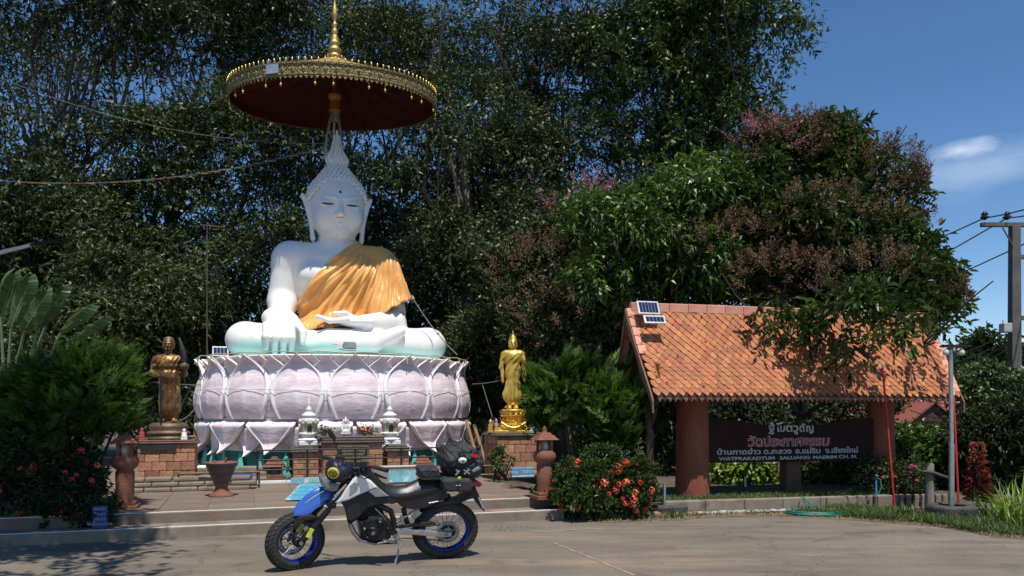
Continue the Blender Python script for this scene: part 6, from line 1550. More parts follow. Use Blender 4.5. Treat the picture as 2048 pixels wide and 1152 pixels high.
# fender, sculpted blade
def blade(name, top, bot, w0, w1, m, yc=0.0, yaw=0.0):
    n = len(top); V = []; k = 9
    for i in range(n):
        a = B3(*top[i], -.03); b = B3(*bot[i], -.03); w = w0 + (w1 - w0) * math.sin(math.pi * (i + .6) / (n + .4)) 
        for j in range(k):
            s_ = -1 + 2 * j / (k - 1); p = a.lerp(b, abs(s_) ** 1.8); V.append((p.x, yc + s_ * w + yaw * i, p.z))
    F = [(i * k + j, i * k + j + 1, (i + 1) * k + j + 1, (i + 1) * k + j) for i in range(n - 1) for j in range(k - 1)]
    o = len(V); V2 = V + [(x, y, z - .008) for x, y, z in V]; F2 = F + [tuple(q + o for q in f[::-1]) for f in F]
    ring = [i * k for i in range(n)] + [(n - 1) * k + j for j in range(1, k)] + [i * k + k - 1 for i in range(n - 2, -1, -1)] + [j for j in range(k - 2, 0, -1)]
    F2 += [(ring[i], ring[(i + 1) % len(ring)], ring[(i + 1) % len(ring)] + o, ring[i] + o) for i in range(len(ring))]
    mb = MB(); mb.add(V2, F2, smooth=True); return mb.build(name, m, bike)
fe = blade('front_fender', [(334, 650), (365, 597), (420, 548), (480, 508), (540, 480), (600, 482), (650, 510)], [(330, 690), (395, 684), (455, 672), (510, 628), (575, 602), (622, 565), (650, 560)], .025, .062, M_fend, -.04, .012)
MB().tube([B3(420, 600, -.14), B3(500, 545, -.155), B3(570, 505, -.14)], [.002, .004, .002], 6).build('fender_stripe', M_lime, fe)
pr('lower_fender', [(330, 765), (360, 715), (420, 695), (480, 695), (530, 715), (548, 750), (500, 735), (430, 735), (380, 770), (350, 800)], -.09, .03, M_blackp, .01)
# headlight cowl and emblem bag
hc = pr('headlight_cowl', [(548, 420), (560, 398), (600, 438), (690, 460), (672, 505), (640, 515), (575, 500), (553, 470)], -.15, .08, M_shg, .02)
pr('headlight', [(570, 440), (598, 452), (664, 468), (650, 494), (590, 488), (568, 466)], -.165, -.14, M_hlens, .006)
FBg = Field(tuple(B3(800, 480, 0) * 0 + Vector((B3(560, 460, -.1).x, -.26, B3(560, 470, -.1).z))), (B3(800, 300, -.1).x, .12, B3(700, 255, -.1).z), .012)
q = B3(672, 362, -.08); FBg.ell(tuple(q), (.125, .13, .105), .03); q = B3(735, 350, -.04); FBg.ell(tuple(q), (.07, .12, .07), .05); q = B3(650, 300, -.06); FBg.ell(tuple(q), (.08, .10, .05), .04)
X, Y, Z = FBg.full(); FBg.D = (FBg.D - .006 * np.sin(X * 60 + 3 * np.sin(Z * 25)) * np.sin(Z * 45 + X * 20)).astype(np.float32)
V, Fq = FBg.mesh(); nbg = inst('front_bag', npmesh('front_bag', V, Fq, M_navy), bike)
ec = B3(640, 368, -.19); EM = Matrix.Translation(ec) @ Matrix.Rotation(R(-22), 4, 'Z') @ Matrix.Rotation(R(12), 4, 'X')
em = MB().lathe([(0, .018), (.052, .016), (.060, .010), (.060, .0)], 26, M=Matrix.Rotation(R(90), 4, 'X')).build('round_emblem', M_yel, nbg, M=EM)
MB().lathe([(.034, .0), (.040, 0), (.040, .004), (.034, .004), (.034, 0)], 24, M=Matrix.Translation((0, -.018, 0)) @ Matrix.Rotation(R(90), 4, 'X'), cap=False).tube([(-.02, -.02, .012), (0, -.022, .022), (.018, -.02, .008), (-.012, -.022, -.01), (.005, -.02, -.024), (.022, -.02, -.012)], .004, 5).build('emblem_line', M_navy, em) if False else stuff(MB().lathe([(.034, .0), (.040, 0), (.040, .004), (.034, .004), (.034, 0)], 24, M=Matrix.Translation((0, -.018, 0)) @ Matrix.Rotation(R(90), 4, 'X'), cap=False).tube([(-.02, -.02, .012), (0, -.022, .022), (.018, -.02, .008), (-.012, -.022, -.01), (.005, -.02, -.024), (.022, -.02, -.012)], .004, 5).build('emblem_line', M_navy, nbg, M=EM))
# body panels
pr('fuel_tank', [(800, 400), (830, 372), (920, 350), (985, 400), (1040, 470), (1070, 540), (900, 560), (800, 520)], -.10, .12, M_blackp, .03)
pr('white_shroud', [(655, 600), (700, 545), (735, 485), (775, 440), (815, 398), (870, 398), (935, 432), (985, 482), (905, 512), (830, 545), (760, 580), (700, 597)], -.155, -.085, M_shr, .02)
pr('white_shroud', [(655, 600), (700, 545), (735, 485), (775, 440), (815, 398), (870, 398), (935, 432), (985, 482), (905, 512), (830, 545), (760, 580), (700, 597)], .10, .16, M_shr, .02)
pr('shroud_decal', [(765, 470), (800, 440), (835, 450), (825, 500), (790, 530), (760, 548), (768, 500)], -.1585, -.153, M_shg, .001)
pr('grey_shroud', [(905, 512), (985, 482), (1070, 548), (1010, 556), (962, 558)], -.150, -.09, M_shg, .012)
pr('radiator_guard', [(700, 600), (830, 548), (905, 514), (960, 560), (1070, 552), (1140, 575), (1120, 605), (980, 612), (900, 640), (850, 700), (790, 740), (755, 735), (735, 640)], -.13, -.06, M_blackp, .015)
pr('radiator', [(720, 620), (860, 590), (870, 700), (775, 760)], -.05, .12, M_eng, .01)
seat_t = [(965, 408), (1010, 440), (1060, 462), (1130, 476), (1200, 470), (1260, 440), (1320, 412), (1400, 402), (1470, 410)]
seat_b = [(1075, 548), (1090, 560), (1120, 562), (1160, 560), (1220, 555), (1290, 540), (1360, 525), (1420, 508), (1490, 480)]
V = []; k = 11
for (a, b) in zip(seat_t, seat_b):
    a3, b3 = B3(*a, -.05), B3(*b, -.12)
    for j in range(k):
        s_ = -1 + 2 * j / (k - 1); f_ = abs(s_) ** 2.6; V.append((a3.x + (b3.x - a3.x) * f_, s_ * .135 * (1 - .2 * (1 - f_)), a3.z + (b3.z - a3.z) * f_))
n = len(seat_t); F = [(i * k + j, i * k + j + 1, (i + 1) * k + j + 1, (i + 1) * k + j) for i in range(n - 1) for j in range(k - 1)]
V += [(x, y * .6, z - .03) for x, y, z in V]; o = n * k; F += [tuple(q + o for q in f[::-1]) for f in F]
ring = [i * k for i in range(n)] + [(n - 1) * k + j for j in range(1, k)] + [i * k + k - 1 for i in range(n - 2, -1, -1)] + [j for j in range(k - 2, 0, -1)]
F += [(ring[i], ring[(i + 1) % len(ring)], ring[(i + 1) % len(ring)] + o, ring[i] + o) for i in range(len(ring))]
MB().add(V, F, smooth=True).build('saddle', M_seat, bike)
pr('side_panel', [(1085, 556), (1300, 535), (1490, 485), (1535, 548), (1480, 585), (1360, 640), (1250, 650), (1180, 640), (1130, 600)], -.125, -.085, M_blackp, .015)
pr('side_panel', [(1085, 556), (1300, 535), (1490, 485), (1535, 548), (1480, 585), (1360, 640), (1250, 650), (1180, 640), (1130, 600)], .085, .12, M_blackp, .015)
mf = MB().tube([B3(1300, 655, .16), B3(1400, 610, .16), B3(1540, 555, .16)], [.045, .058, .05], 14).build('muffler', M_eng, bike)
MB().tube([B3(1372, 602, -.13), B3(1482, 580, -.13)], .009, 6).build('chrome_strip', M_engs, bike)
pr('rear_mudguard', [(1360, 640), (1480, 590), (1600, 560), (1700, 500), (1735, 480), (1790, 605), (1808, 672), (1775, 640), (1720, 560), (1620, 600), (1500, 620)], -.06, .06, M_blackp, .012)
pr('tail_lamp', [(1700, 432), (1770, 440), (1790, 455), (1765, 480), (1712, 474)], -.06, .06, M_taill, .01)
pr('license_plate', [(1752, 560), (1762, 556), (1800, 640), (1790, 645)], -.10, .10, M_alu, .002)
# engine
en = pr('engine_case', [(838, 745), (900, 715), (1010, 700), (1085, 740), (1112, 850), (1050, 898), (950, 905), (865, 880)], -.13, .12, M_eng, .03)
pr('cylinder_block', [(865, 640), (1005, 610), (1040, 705), (900, 730)], -.08, .08, M_eng, .015)
fin_ = MB()
for i in range(5): pr('cooling_fin', [(850, 650 + 16 * i), (1020, 620 + 16 * i), (1022, 626 + 16 * i), (852, 657 + 16 * i)], -.10, .10, M_eng, .001)
for cx_, cy_, r_, y_, m_ in ((945, 832, .062, -.15, M_eng), (945, 832, .024, -.16, M_engs), (1005, 745, .042, -.145, M_eng), (880, 800, .016, -.14, M_engs), (1060, 800, .02, -.14, M_eng), (1000, 745, .014, -.15, M_engs), (905, 860, .012, -.14, M_engs), (1090, 860, .014, -.14, M_engs)):
    q = B3(cx_, cy_, y_); MB().lathe([(r_, 0), (r_ * 1.0, .02), (r_ * .8, .028), (0, .03)], 20, M=Matrix.Translation(q + Vector((0, .02, 0))) @ Matrix.Rotation(R(90), 4, 'X')).build('engine_cover', m_, en)
for pth, r_, y_, nm, m_ in (([(735, 610), (758, 730), (800, 820), (860, 885), (960, 905), (1130, 900)], .018, -.07, 'frame_tube', M_eng), ([(740, 560), (960, 600), (1080, 660), (1105, 740), (1110, 850)], .03, -.09, 'frame_tube', M_eng),
                            ([(735, 610), (758, 730), (800, 820), (860, 885), (960, 905), (1130, 900)], .018, .07, 'frame_tube', M_eng), ([(1080, 600), (1250, 560), (1480, 500)], .014, -.08, 'subframe_tube', M_eng), ([(1110, 760), (1260, 660), (1470, 540)], .013, -.09, 'subframe_tube', M_engs),
                            ([(765, 760), (790, 820), (830, 870), (850, 888)], .02, -.11, 'exhaust_header', M_engs), ([(850, 888), (960, 915), (1060, 895), (1120, 905)], .012, -.12, 'skid_rail', M_engs), ([(960, 640), (1010, 690), (1040, 730)], .007, -.12, 'cable', M_engs),
                            ([(1180, 640), (1190, 700), (1210, 760)], .028, -.03, 'shock_absorber', M_blackp), ([(700, 400), (760, 470), (880, 560), (960, 640)], .007, -.11, 'cable', M_blackp), ([(690, 300), (740, 300), (800, 370), (800, 430), (740, 470)], .006, -.12, 'cable', M_blackp), ([(720, 300), (790, 330), (850, 420)], .006, -.1, 'cable', M_blackp), ([(660, 290), (630, 240), (560, 200)], .004, -.1, 'cable', M_engs)):
    MB().tube([B3(x, y, y_) for x, y in pth], r_, 9).build(nm, m_, bike)
sw = pr('swingarm', [(1118, 800), (1165, 792), (1300, 806), (1480, 820), (1552, 826), (1548, 858), (1480, 864), (1300, 850), (1140, 838)], -.125, -.09, M_swing, .01)
pr('swingarm', [(1118, 800), (1165, 792), (1480, 820), (1552, 826), (1548, 858), (1480, 864), (1140, 838)], .09, .12, M_swing, .01)
pr('swingarm_decal', [(1265, 816), (1295, 818), (1295, 832), (1265, 830)], -.1275, -.1245, mat('decal_gold', (.5, .33, .08), .4, bump=0), .0005)
text_mesh('lettering', '25', .05, M_blackp, Matrix.Translation(B3(1508, 850, -.128)) @ Matrix.Rotation(R(90), 4, 'X'), bike, .001)
pr('chain_guard', [(1130, 775), (1240, 760), (1400, 740), (1440, 760), (1380, 775), (1200, 790), (1130, 795)], -.12, -.09, M_blackp, .006)
for pth in ([(1130, 868), (1300, 872), (1500, 890)], [(1130, 800), (1300, 790), (1500, 760)]): MB().tube([B3(x, y, -.083) for x, y in pth], .008, 6, flat=.6).build('chain', M_eng, bike)
MB().tube([B3(x, y, -.1) for x, y in ((1378, 868), (1382, 905), (1400, 922), (1438, 918), (1448, 890), (1490, 905), (1480, 870))], .007, 6).build('chain_guide', M_engs, bike)
pr('footpeg_bracket', [(1238, 705), (1282, 672), (1322, 676), (1300, 700), (1262, 728)], -.16, -.12, M_engs, .005)
pr('footpeg_bracket', [(1160, 700), (1190, 705), (1180, 740), (1165, 760), (1150, 730)], -.15, -.11, M_engs, .005)
pr('footpeg', [(1120, 870), (1160, 868), (1158, 888), (1118, 886)], -.24, -.10, M_engs, .004)
pr('gear_lever', [(1020, 880), (1130, 890), (1130, 902), (1020, 892)], -.16, -.14, M_engs, .002)
foot = BI @ G(789, 1130); MB().tube([B3(1165, 885, -.11), foot.lerp(B3(1165, 885, -.11), .05)], [.014, .010], 8).box(tuple(foot + Vector((0, 0, .006))), (.05, .04, .012)).build('side_stand', M_steel, bike)
# handlebar
hb = top3 + Vector((.03, 0, .06))
barp = [B3(620, 262, .30), B3(700, 300, .2), hb + Vector((0, .08, .05)), hb + Vector((0, -.08, .05)), B3(880, 318, -.26), B3(950, 322, -.34)]
MB().tube(barp, .012, 8).build('handlebar', M_blackp, bike)
MB().tube([B3(950, 320, -.34), B3(1058, 350, -.44)], [.021, .024], 12).build('grip', M_blackp, bike); MB().tube([B3(640, 268, .30), B3(560, 245, .42)], .02, 10).build('grip', M_blackp, bike)
MB().tube([B3(955, 372, -.32), B3(1000, 395, -.36), B3(1050, 412, -.4)], [.012, .014, .008], 6).build('clutch_lever', M_blackp, bike)
for p_ in ((845, 350, -.16), (905, 338, -.24), (760, 300, 0), (815, 380, -.1), (880, 370, -.2), (700, 250, .05)):
    MB().box((0, 0, 0), (.06, .06, .05), bev=.012).build('switch_block', M_blackp, bike, M=Matrix.Translation(B3(*p_)) @ Matrix.Rotation(R(20), 4, 'Z'))
MB().tube([B3(800, 330, -.1), B3(905, 345, -.2), B3(930, 400, -.2), B3(850, 420, -.12)], .006, 6).build('cable', M_blackp, bike)
MB().box((0, 0, 0), (.09, .05, .07), bev=.015).build('instrument_pod', M_blackp, bike, M=Matrix.Translation(B3(690, 255, -.02)))
ms_ = MB().tube([B3(700, 290, .05), B3(670, 180, .06), B3(640, 110, .06)], .006, 6).build('mirror_stem', M_blackp, bike)
mr_ = pr('mirror', [(600, 30), (628, 40), (664, 95), (655, 125), (640, 118), (605, 85), (596, 55)], .04, .075, M_blackp, .008)
pr('mirror', [(560, 60), (500, 0), (540, 40), (575, 80)], .10, .12, M_blackp, .002) if False else None
# rack
for pth in ([(1500, 500), (1610, 505), (1700, 500)], [(1612, 508), (1590, 605)], [(1705, 525), (1615, 600)], [(1530, 570), (1650, 540), (1700, 500)], [(1440, 470), (1510, 440), (1480, 520)]):
    MB().tube([B3(x, y, -.10) for x, y in pth], .008, 6).build('rack_bar', M_blackp, bike)
pr('rack_plate', [(1320, 408), (1700, 408), (1700, 424), (1320, 424)], -.14, .14, M_blackp, .004)
# luggage carried on the bike: things of their own
def onbike(name, label, cat): t = thing(name, label, cat); t.matrix_world = BMx; return t
bp_ = onbike('duffel_bag', 'bulging black netted duffel bag strapped on the motorcycle rack', 'bag')
lo = B3(1440, 430, -.25); hi = B3(1800, 90, -.25)
FD = Field((lo.x - .05, -.36, lo.z - .08), (hi.x + .1, .36, hi.z + .06), .0105)
for cx_, cy_, rx_, rz_ in ((1625, 225, .165, .13), (1570, 255, .16, .14), (1680, 300, .15, .15), (1610, 345, .19, .115), (1510, 250, .07, .09)):
    q = B3(cx_, cy_, -.02); FD.ell((q.x, 0, q.z), (rx_, .24, rz_), .07)
X, Y, Z = FD.full(); FD.D = (FD.D - .010 * np.sin(X * 38 + 4 * np.sin(Z * 14)) * np.cos(Z * 34 + 3 * np.sin(Y * 15 + X * 9)) - .006 * np.sin(X * 90 + Z * 60 + 5 * np.sin(Z * 20))).astype(np.float32)
V, Fq = FD.mesh(); inst('bag_body', npmesh('bag_body', V, Fq, M_bag), bp_)
ne = MB(); rd = random.Random(4); cq = B3(1610, 270, 0)
for i in range(16):
    a = rd.uniform(-1.1, 1.1); pts = []
    for k_ in range(9):
        e = -1.2 + 2.4 * k_ / 8; sgx = 1 if i % 2 else -1
        d = Vector((math.sin(a + e * .7 * sgx), -math.cos(a + e * .7 * sgx) * math.cos(e * .5), math.sin(e)))
        pts.append(Vector((cq.x + d.x * .22, d.y * .26, cq.z + d.z * .185)))
    ne.tube(pts, .0045, 5)
stuff(ne.build('elastic_net', M_blackp, bp_))
q = B3(1632, 272, -.27); MB().ball((0, 0, 0), (.048, .03, .032), 14, 8).build('white_badge', mat('badge_white', (.6, .65, .6), .3, bump=0), bp_, M=Matrix.Translation(q))
MB().ball((0, -.025, 0), (.018, .012, .014), 8, 6).build('badge_mark', M_taill, bp_, M=Matrix.Translation(q))
pr('red_flap', [(1690, 225), (1745, 230), (1760, 255), (1700, 250)], -.255, -.23, M_taill, .005, bp_)
pr('green_patch', [(1650, 225), (1690, 230), (1700, 262), (1665, 262)], -.262, -.24, mat('patch_green', (.02, .12, .06), .6, bump=0), .004, bp_)
pr('grey_patch', [(1700, 350), (1760, 318), (1770, 340), (1715, 368)], -.25, -.22, M_shg, .006, bp_)
for a_, b_ in (((1640, 345), (1685, 375)), ((1685, 340), (1645, 378)), ((1585, 345), (1600, 370)), ((1610, 350), (1580, 385))): MB().tube([B3(*a_, -.265), B3(*b_, -.265)], .009, 6).build('strap', M_shg, bp_)
sb_ = onbike('side_roll', 'dark grey side roll bag strapped under the duffel with a lime tag', 'bag')
pr('roll_body', [(1482, 435), (1500, 418), (1600, 412), (1690, 415), (1710, 435), (1708, 500), (1690, 518), (1510, 518), (1488, 500)], -.30, -.13, mat('roll_grey', (.035, .036, .038), .5, bump=.5, bscale=60, dist=.01), .03, sb_)
MB().tube([B3(1612, 405, -.26), B3(1600, 430, -.308), B3(1600, 500, -.308), B3(1612, 525, -.26)], .006, 5, flat=2).build('strap', M_blackp, sb_)
pr('lime_tag', [(1598, 402), (1622, 398), (1618, 418), (1596, 424)], -.29, -.27, M_lime, .003, sb_)
MB().box((0, 0, 0), (.05, .004, .008)).build('white_mark', M_white, sb_, M=Matrix.Translation(B3(1600, 464, -.303)))
fb_ = onbike('small_pouch', 'small black pouch between the saddle and the duffel bag', 'bag')
pr('pouch_body', [(1308, 352), (1325, 338), (1450, 336), (1470, 400), (1460, 425), (1320, 405)], -.13, .12, M_bag, .02, fb_)

# ================================================================ right hand street furniture
def tyre(label, loc, Rr=.33, w=.20, tilt=0.0):
    t = thing('tyre', label, 'tyre', loc); t.rotation_euler = (tilt, 0, R(15))
    pr_ = [(Rr * .60, .02), (Rr * .62, 0), (Rr * .92, .0), (Rr, w * .2), (Rr * 1.0, w * .8), (Rr * .92, w), (Rr * .64, w), (Rr * .58, w * .93), (Rr * .66, w * .85), (Rr * .85, w * .8)]
    MB().lathe(pr_, 40, cap=False).build('casing', mat('old_tyre', (.035, .034, .033), .8, col2=(.09, .085, .075), scale=6, bump=.5, bscale=25), t)
    g_ = MB()
    for i in range(60):
        a = 2 * math.pi * i / 60; g_.box((Rr * 1.0 * math.cos(a), Rr * 1.0 * math.sin(a), w * .5), (.012, .018, w * .62), rz=a)
    stuff(g_.build('tread', MATS['old_tyre'], t))
    MB().lathe([(Rr * .62, .10), (0, .13)], 20).build('cement_fill', M_step, t); return t
lp_ = G(1903, 1036); tyre('old car tyre lying flat round the foot of the metal lamp post', lp_)
po_ = thing('lamp_post', 'thin galvanised lamp post with two small lamps and a flat panel on top', 'lamp post', lp_ + Vector((0, 0, .0)))
MB().tube([(0, 0, .05), (.0, 0, 1.1)], .040, 12).build('lower_pole', M_steel, po_); MB().tube([(0, 0, 1.1), (-.015, 0, 2.50)], .031, 12).build('upper_pole', M_steel, po_)
MB().box((-.03, 0, 2.545), (.36, .22, .025), bev=.005).build('solar_panel', M_eng, po_, M=Matrix.Rotation(R(2), 4, 'Y'))
for s_ in (-1, 1):
    MB().tube([(0, 0, 2.48), (s_ * .10, -.05, 2.48)], .010, 6).build('lamp_arm', M_steel, po_)
    MB().lathe([(.015, .03), (.045, -.02), (.04, -.07), (.0, -.075)], 12).build('lamp_head', mat('lamp_clear', (.55, .55, .5), .2, bump=0), po_, loc=(s_ * .115, -.06, 2.48))
lt = G(1338, 1030); lt.y += .1; tyre('old tyre half buried beside the kerb holding a short grey pipe', lt, .30, .16)
pp_ = thing('pipe_stub', 'short grey pipe standing up in the tyre beside the kerb', 'pipe', lt + Vector((-.05, 0, .05))); MB().tube([(0, 0, 0), (0, 0, .42)], .024, 12).build('pipe', M_steel, pp_)
ro = G(1290, 1036); ro.y += .1
for i, (dx, s_) in enumerate(((-.05, .16), (.18, .09), (-.3, .08))):
    m_ = MB(); m_.ball((0, 0, 0), (s_, s_ * .8, s_ * .6), 10, 7); m_.v = [tuple(Vector(v) * (1 + .25 * noise.noise(Vector(v) * 9))) for v in m_.v]
    o = m_.build('stone', M_step, None, loc=ro + Vector((dx, .02 * i, s_ * .35))); tag(o, ('grey stone lying under the right side of the red flowered shrub', 'small stone against the old tyre by the kerb', 'small stone left of the grey stone under the shrub')[i], 'stone', 'stones under the shrub')
for (xb, yb, xt, yt, Y, lab) in ((1790, 992, 1765, 735, 12.35, 'thin red pole leaning against the right end of the tiled roof'), (1918, 1005, 1907, 790, 11.9, 'thin red pole standing just right of the lamp post')):
    t = thing('red_pole', lab, 'pole', P(xb, yb, Y), 0, 'thin red poles'); a = P(xt, yt, Y + .3) - P(xb, yb, Y)
    b_ = Vector((0, 0, -P(xb, yb, Y).z)); MB().tube([b_, a], .017, 8).build('shaft', mat('pole_red', (.42, .015, .012), .45, bump=0), t); MB().tube([a, a + Vector((0, 0, .05))], .02, 8).build('tip', M_white, t)
sw_ = thing('wooden_stump', 'weathered grey wooden post with a short crosspiece left of the lamp post', 'wooden post', P(1859, 1016, 12.2))
MB().lathe([(.075, -.2), (.07, .1), (.06, .4), (.065, .68), (.05, .70)], 9).build('post', mat('grey_wood', (.16, .14, .12), .9, col2=(.26, .24, .21), scale=8, bump=.8, bscale=20, stretch=(1, 1, .2)), sw_)
MB().tube([(-.28, .02, .60), (0, -.08, .56), (.32, -.04, .46)], [.02, .03, .02], 7).build('crosspiece', M_bark, sw_)
# rail of low stones behind the grass
for i in range(9):
    p_ = P(1790 + 14 * i, 1000, 12.6); o = MB().box((0, 0, .12), (.07, .06, .24), bev=.015).build('picket_stone', M_step, None, loc=(p_.x, p_.y, 0)); tag(o, 'short concrete picket in the weeds, %s from the red pole towards the lamp post' % ('first', 'second', 'third', 'fourth', 'fifth', 'sixth', 'seventh', 'eighth', 'ninth')[i], 'picket', 'short concrete pickets in the weeds')
    o.rotation_euler = (0, R(random.uniform(-5, 5)), 0)
# water tap with blue pipe
tp_ = thing('blue_tap_pipe', 'short blue water pipe with a green valve at the right end of the kerb', 'water tap', P(1752, 1000, 12.6))
MB().tube([(0, 0, -.2), (0, 0, .34)], .016, 8).build('riser', mat('pvc_blue', (.05, .30, .50), .35, bump=0), tp_); MB().tube([(0, 0, .34), (.0, -.03, .40)], .022, 8).build('valve', M_teal, tp_); MB().tube([(.0, -.02, .36), (.06, -.02, .33), (.08, -.02, .2), (.03, -.02, .12)], .010, 6).build('outlet', M_teal, tp_)
MB().box((.0, .02, -.08), (.07, .07, .28), bev=.01).build('support', M_wood, tp_)
# coiled hose
ho = G(1642, 1030); hose = thing('garden_hose', 'green garden hose coiled flat on the yard in front of the kerb', 'hose', ho)
M_hose = mat('hose_green', (.01, .16, .11), .38, var=.2, bump=0)
pts = []
for i in range(420):
    a = i / 420 * 2 * math.pi * 8; r_ = .30 + .055 * math.sin(a * .37) + .05 * (i / 420); pts.append((r_ * 1.35 * math.cos(a) + .02 * math.sin(a * .21), .62 * r_ * math.sin(a) + .02 * math.cos(a * .3), .014 + .055 * abs(math.sin(a * .17 + .5)) * (i / 420)))
MB().tube(pts, .0115, 6).build('coil', M_hose, hose)
MB().tube([(.30, .15, .02), (.6, .22, .015), (.8, .30, .015), (1.05, .35, .02)], .0115, 6).build('tail', M_hose, hose)
MB().tube([(.05, .10, .03), (-.08, .35, .10), (-.12, .45, .24), (-.10, .55, .22)], .0115, 6).build('loop', M_hose, hose); MB().tube([(.12, .12, .03), (.0, .34, .10), (-.09, .45, .22)], .0115, 6).build('loop', M_hose, hose)
MB().tube([(-.52, -.02, .02), (-.30, .03, .10)], .014, 6).build('nozzle', M_blackp, hose)
# utility pole
UY = 22.0; ub = gp(2029, UY); up = thing('utility_pole', 'dark concrete utility pole with crossarm insulators and a transformer box', 'utility pole', ub)
uh = P(2032, 452, UY).z; M_pole = mat('pole_concrete', (.085, .08, .075), .85, col2=(.14, .13, .12), scale=3, bump=.3)
MB().box((0, 0, uh / 2), (.30, .26, uh), taper=.80, bev=.02).build('pole', M_pole, up)
def ploc(px, py, dy=0): return P(px, py, UY + dy) - ub
MB().box(tuple((ploc(1962, 447) + ploc(2130, 452)) / 2), ((ploc(2130, 452) - ploc(1962, 447)).x, .12, .12), bev=.01).build('crossarm', M_pole, up)
MB().tube([ploc(2005, 455, -.1), ploc(2026, 492, -.12)], .02, 5).build('brace', M_pole, up)
for px in (1969, 2014, 2100):
    MB().lathe([(.03, 0), (.09, .04), (.12, .09), (.05, .12), (.11, .16), (.06, .2), (.04, .24)], 10).build('insulator', M_eng, up, loc=ploc(px, 440))
for py_, x0p, x1p in ((514, 2018, 2080), (636, 2020, 2075)): MB().box(tuple((ploc(x0p, py_) + ploc(x1p, py_)) / 2), (.75, .1, .12), bev=.01).build('crossarm', M_pole, up)
MB().box(tuple(ploc(2011, 656, -.2)), (.24, .25, .26), bev=.02).tube([ploc(2006, 648, -.2), ploc(2006, 640, -.2)], .02, 6).build('meter_box', mat('box_grey', (.42, .42, .40), .5, bump=0), up)
MB().lathe([(.21, 0), (.22, .1), (.21, .65)], 12).build('blue_wrap', mat('wrap_blue', (.02, .12, .30), .5), up, loc=ploc(2026, 862, -.02))
MB().box(tuple(ploc(2030, 806, -.1)), (.62, .3, .22), bev=.05).build('cable_bundle', M_blackp, up)
MB().tube([ploc(2008, 720, -.2), ploc(2000, 790, -.2), ploc(2006, 850, -.2)], .05, 7).build('cable_drop', M_blackp, up)
M_wire = mat('wire_black', (.02, .02, .022), .5, bump=0)
def wire(label, a, b, sag, r=.012, n=16, name='overhead_wire', cat='wire', m=None, group='overhead wires at the utility pole'):
    a, b = Vector(a), Vector(b); pts = [a.lerp(b, i / n) - Vector((0, 0, sag * 4 * (i / n) * (1 - i / n))) - a for i in range(n + 1)]
    o = MB().tube(pts, r, 5).build(name, m or M_wire, None, loc=a); tag(o, label, cat, group); return o
ins = P(1969, 436, UY); wire('upper overhead wire reaching the left insulator of the utility pole', P(1700, 545, 40), ins, .1, .022); wire('overhead wire leaving the left insulator towards the upper right', ins, P(2200, 365, 16), .1, .02)
ins2 = P(2014, 436, UY); wire('overhead wire passing the second insulator of the utility pole', P(1690, 610, 42), ins2, .1, .022); wire('overhead wire leaving the second insulator to the right', ins2, P(2200, 385, 16), .1, .02)
wire('third overhead wire running below the crossarm to the right', P(1700, 640, 42), P(2150, 440, 20), .1, .022)
for i, (ya, yb) in enumerate(((700, 668), (715, 682), (728, 690), (742, 700), (770, 800), (800, 830))):
    wire('lower slack wire from the left to the utility pole, number %s from the top' % ('one', 'two', 'three', 'four', 'five', 'six')[i] if False else ('topmost', 'second', 'third', 'fourth', 'fifth', 'lowest')[i] + ' of the slack lower wires left of the utility pole', P(1820, ya + 20, 30), P(2012, yb, UY - .2), .25, .018)
# red roofed house in the distance
hsx = P(1842, 850, 31); hs = thing('red_roofed_house', 'low house with a dull red tiled roof and small gable beyond the hedge', 'house', (hsx.x, 31, 0), R(6))
M_rr = mat('red_roof', (.24, .065, .05), .75, col2=(.32, .10, .08), scale=5, bump=.5, bscale=20, stretch=(1, 4, 1)); M_wallh = mat('house_wall', (.35, .27, .2), .8)
MB().box((.6, 3, .5), (5.4, 4, 1.3)).build('wall', M_wallh, hs)
MB().add([(-2.6, .6, .85), (4.0, .6, .85), (3.4, 3, 2.0), (-2.0, 3, 2.0), (-2.6, .6, .80), (4.0, .6, .80), (4, 5.4, .85), (-2.6, 5.4, .85)], [(0, 1, 2, 3), (0, 4, 5, 1), (1, 5, 6, 2), (2, 6, 7, 3), (3, 7, 4, 0)]).build('roof', M_rr, hs)
gab = MB().prism([(-.2, 1.15), (.75, 1.85), (1.7, 1.15)], .35, .5).build('gable', mat('gable_dark', (.07, .03, .025), .8), hs)
for s_, (a_, b_) in ((0, ((-.45, 1.08), (.75, 1.98))), (1, ((1.95, 1.08), (.75, 1.98)))):
    MB().add([(a_[0], .2, a_[1]), (b_[0], .2, b_[1]), (b_[0], 2.6, b_[1]), (a_[0], 2.6, a_[1]), (a_[0], .2, a_[1] - .1), (b_[0], .2, b_[1] - .1)], [(0, 1, 2, 3), (0, 4, 5, 1)]).build('gable_roof', M_rr, hs)
MB().box((2.6, .95, .5), (.8, .06, .7)).build('window', M_panel, hs)
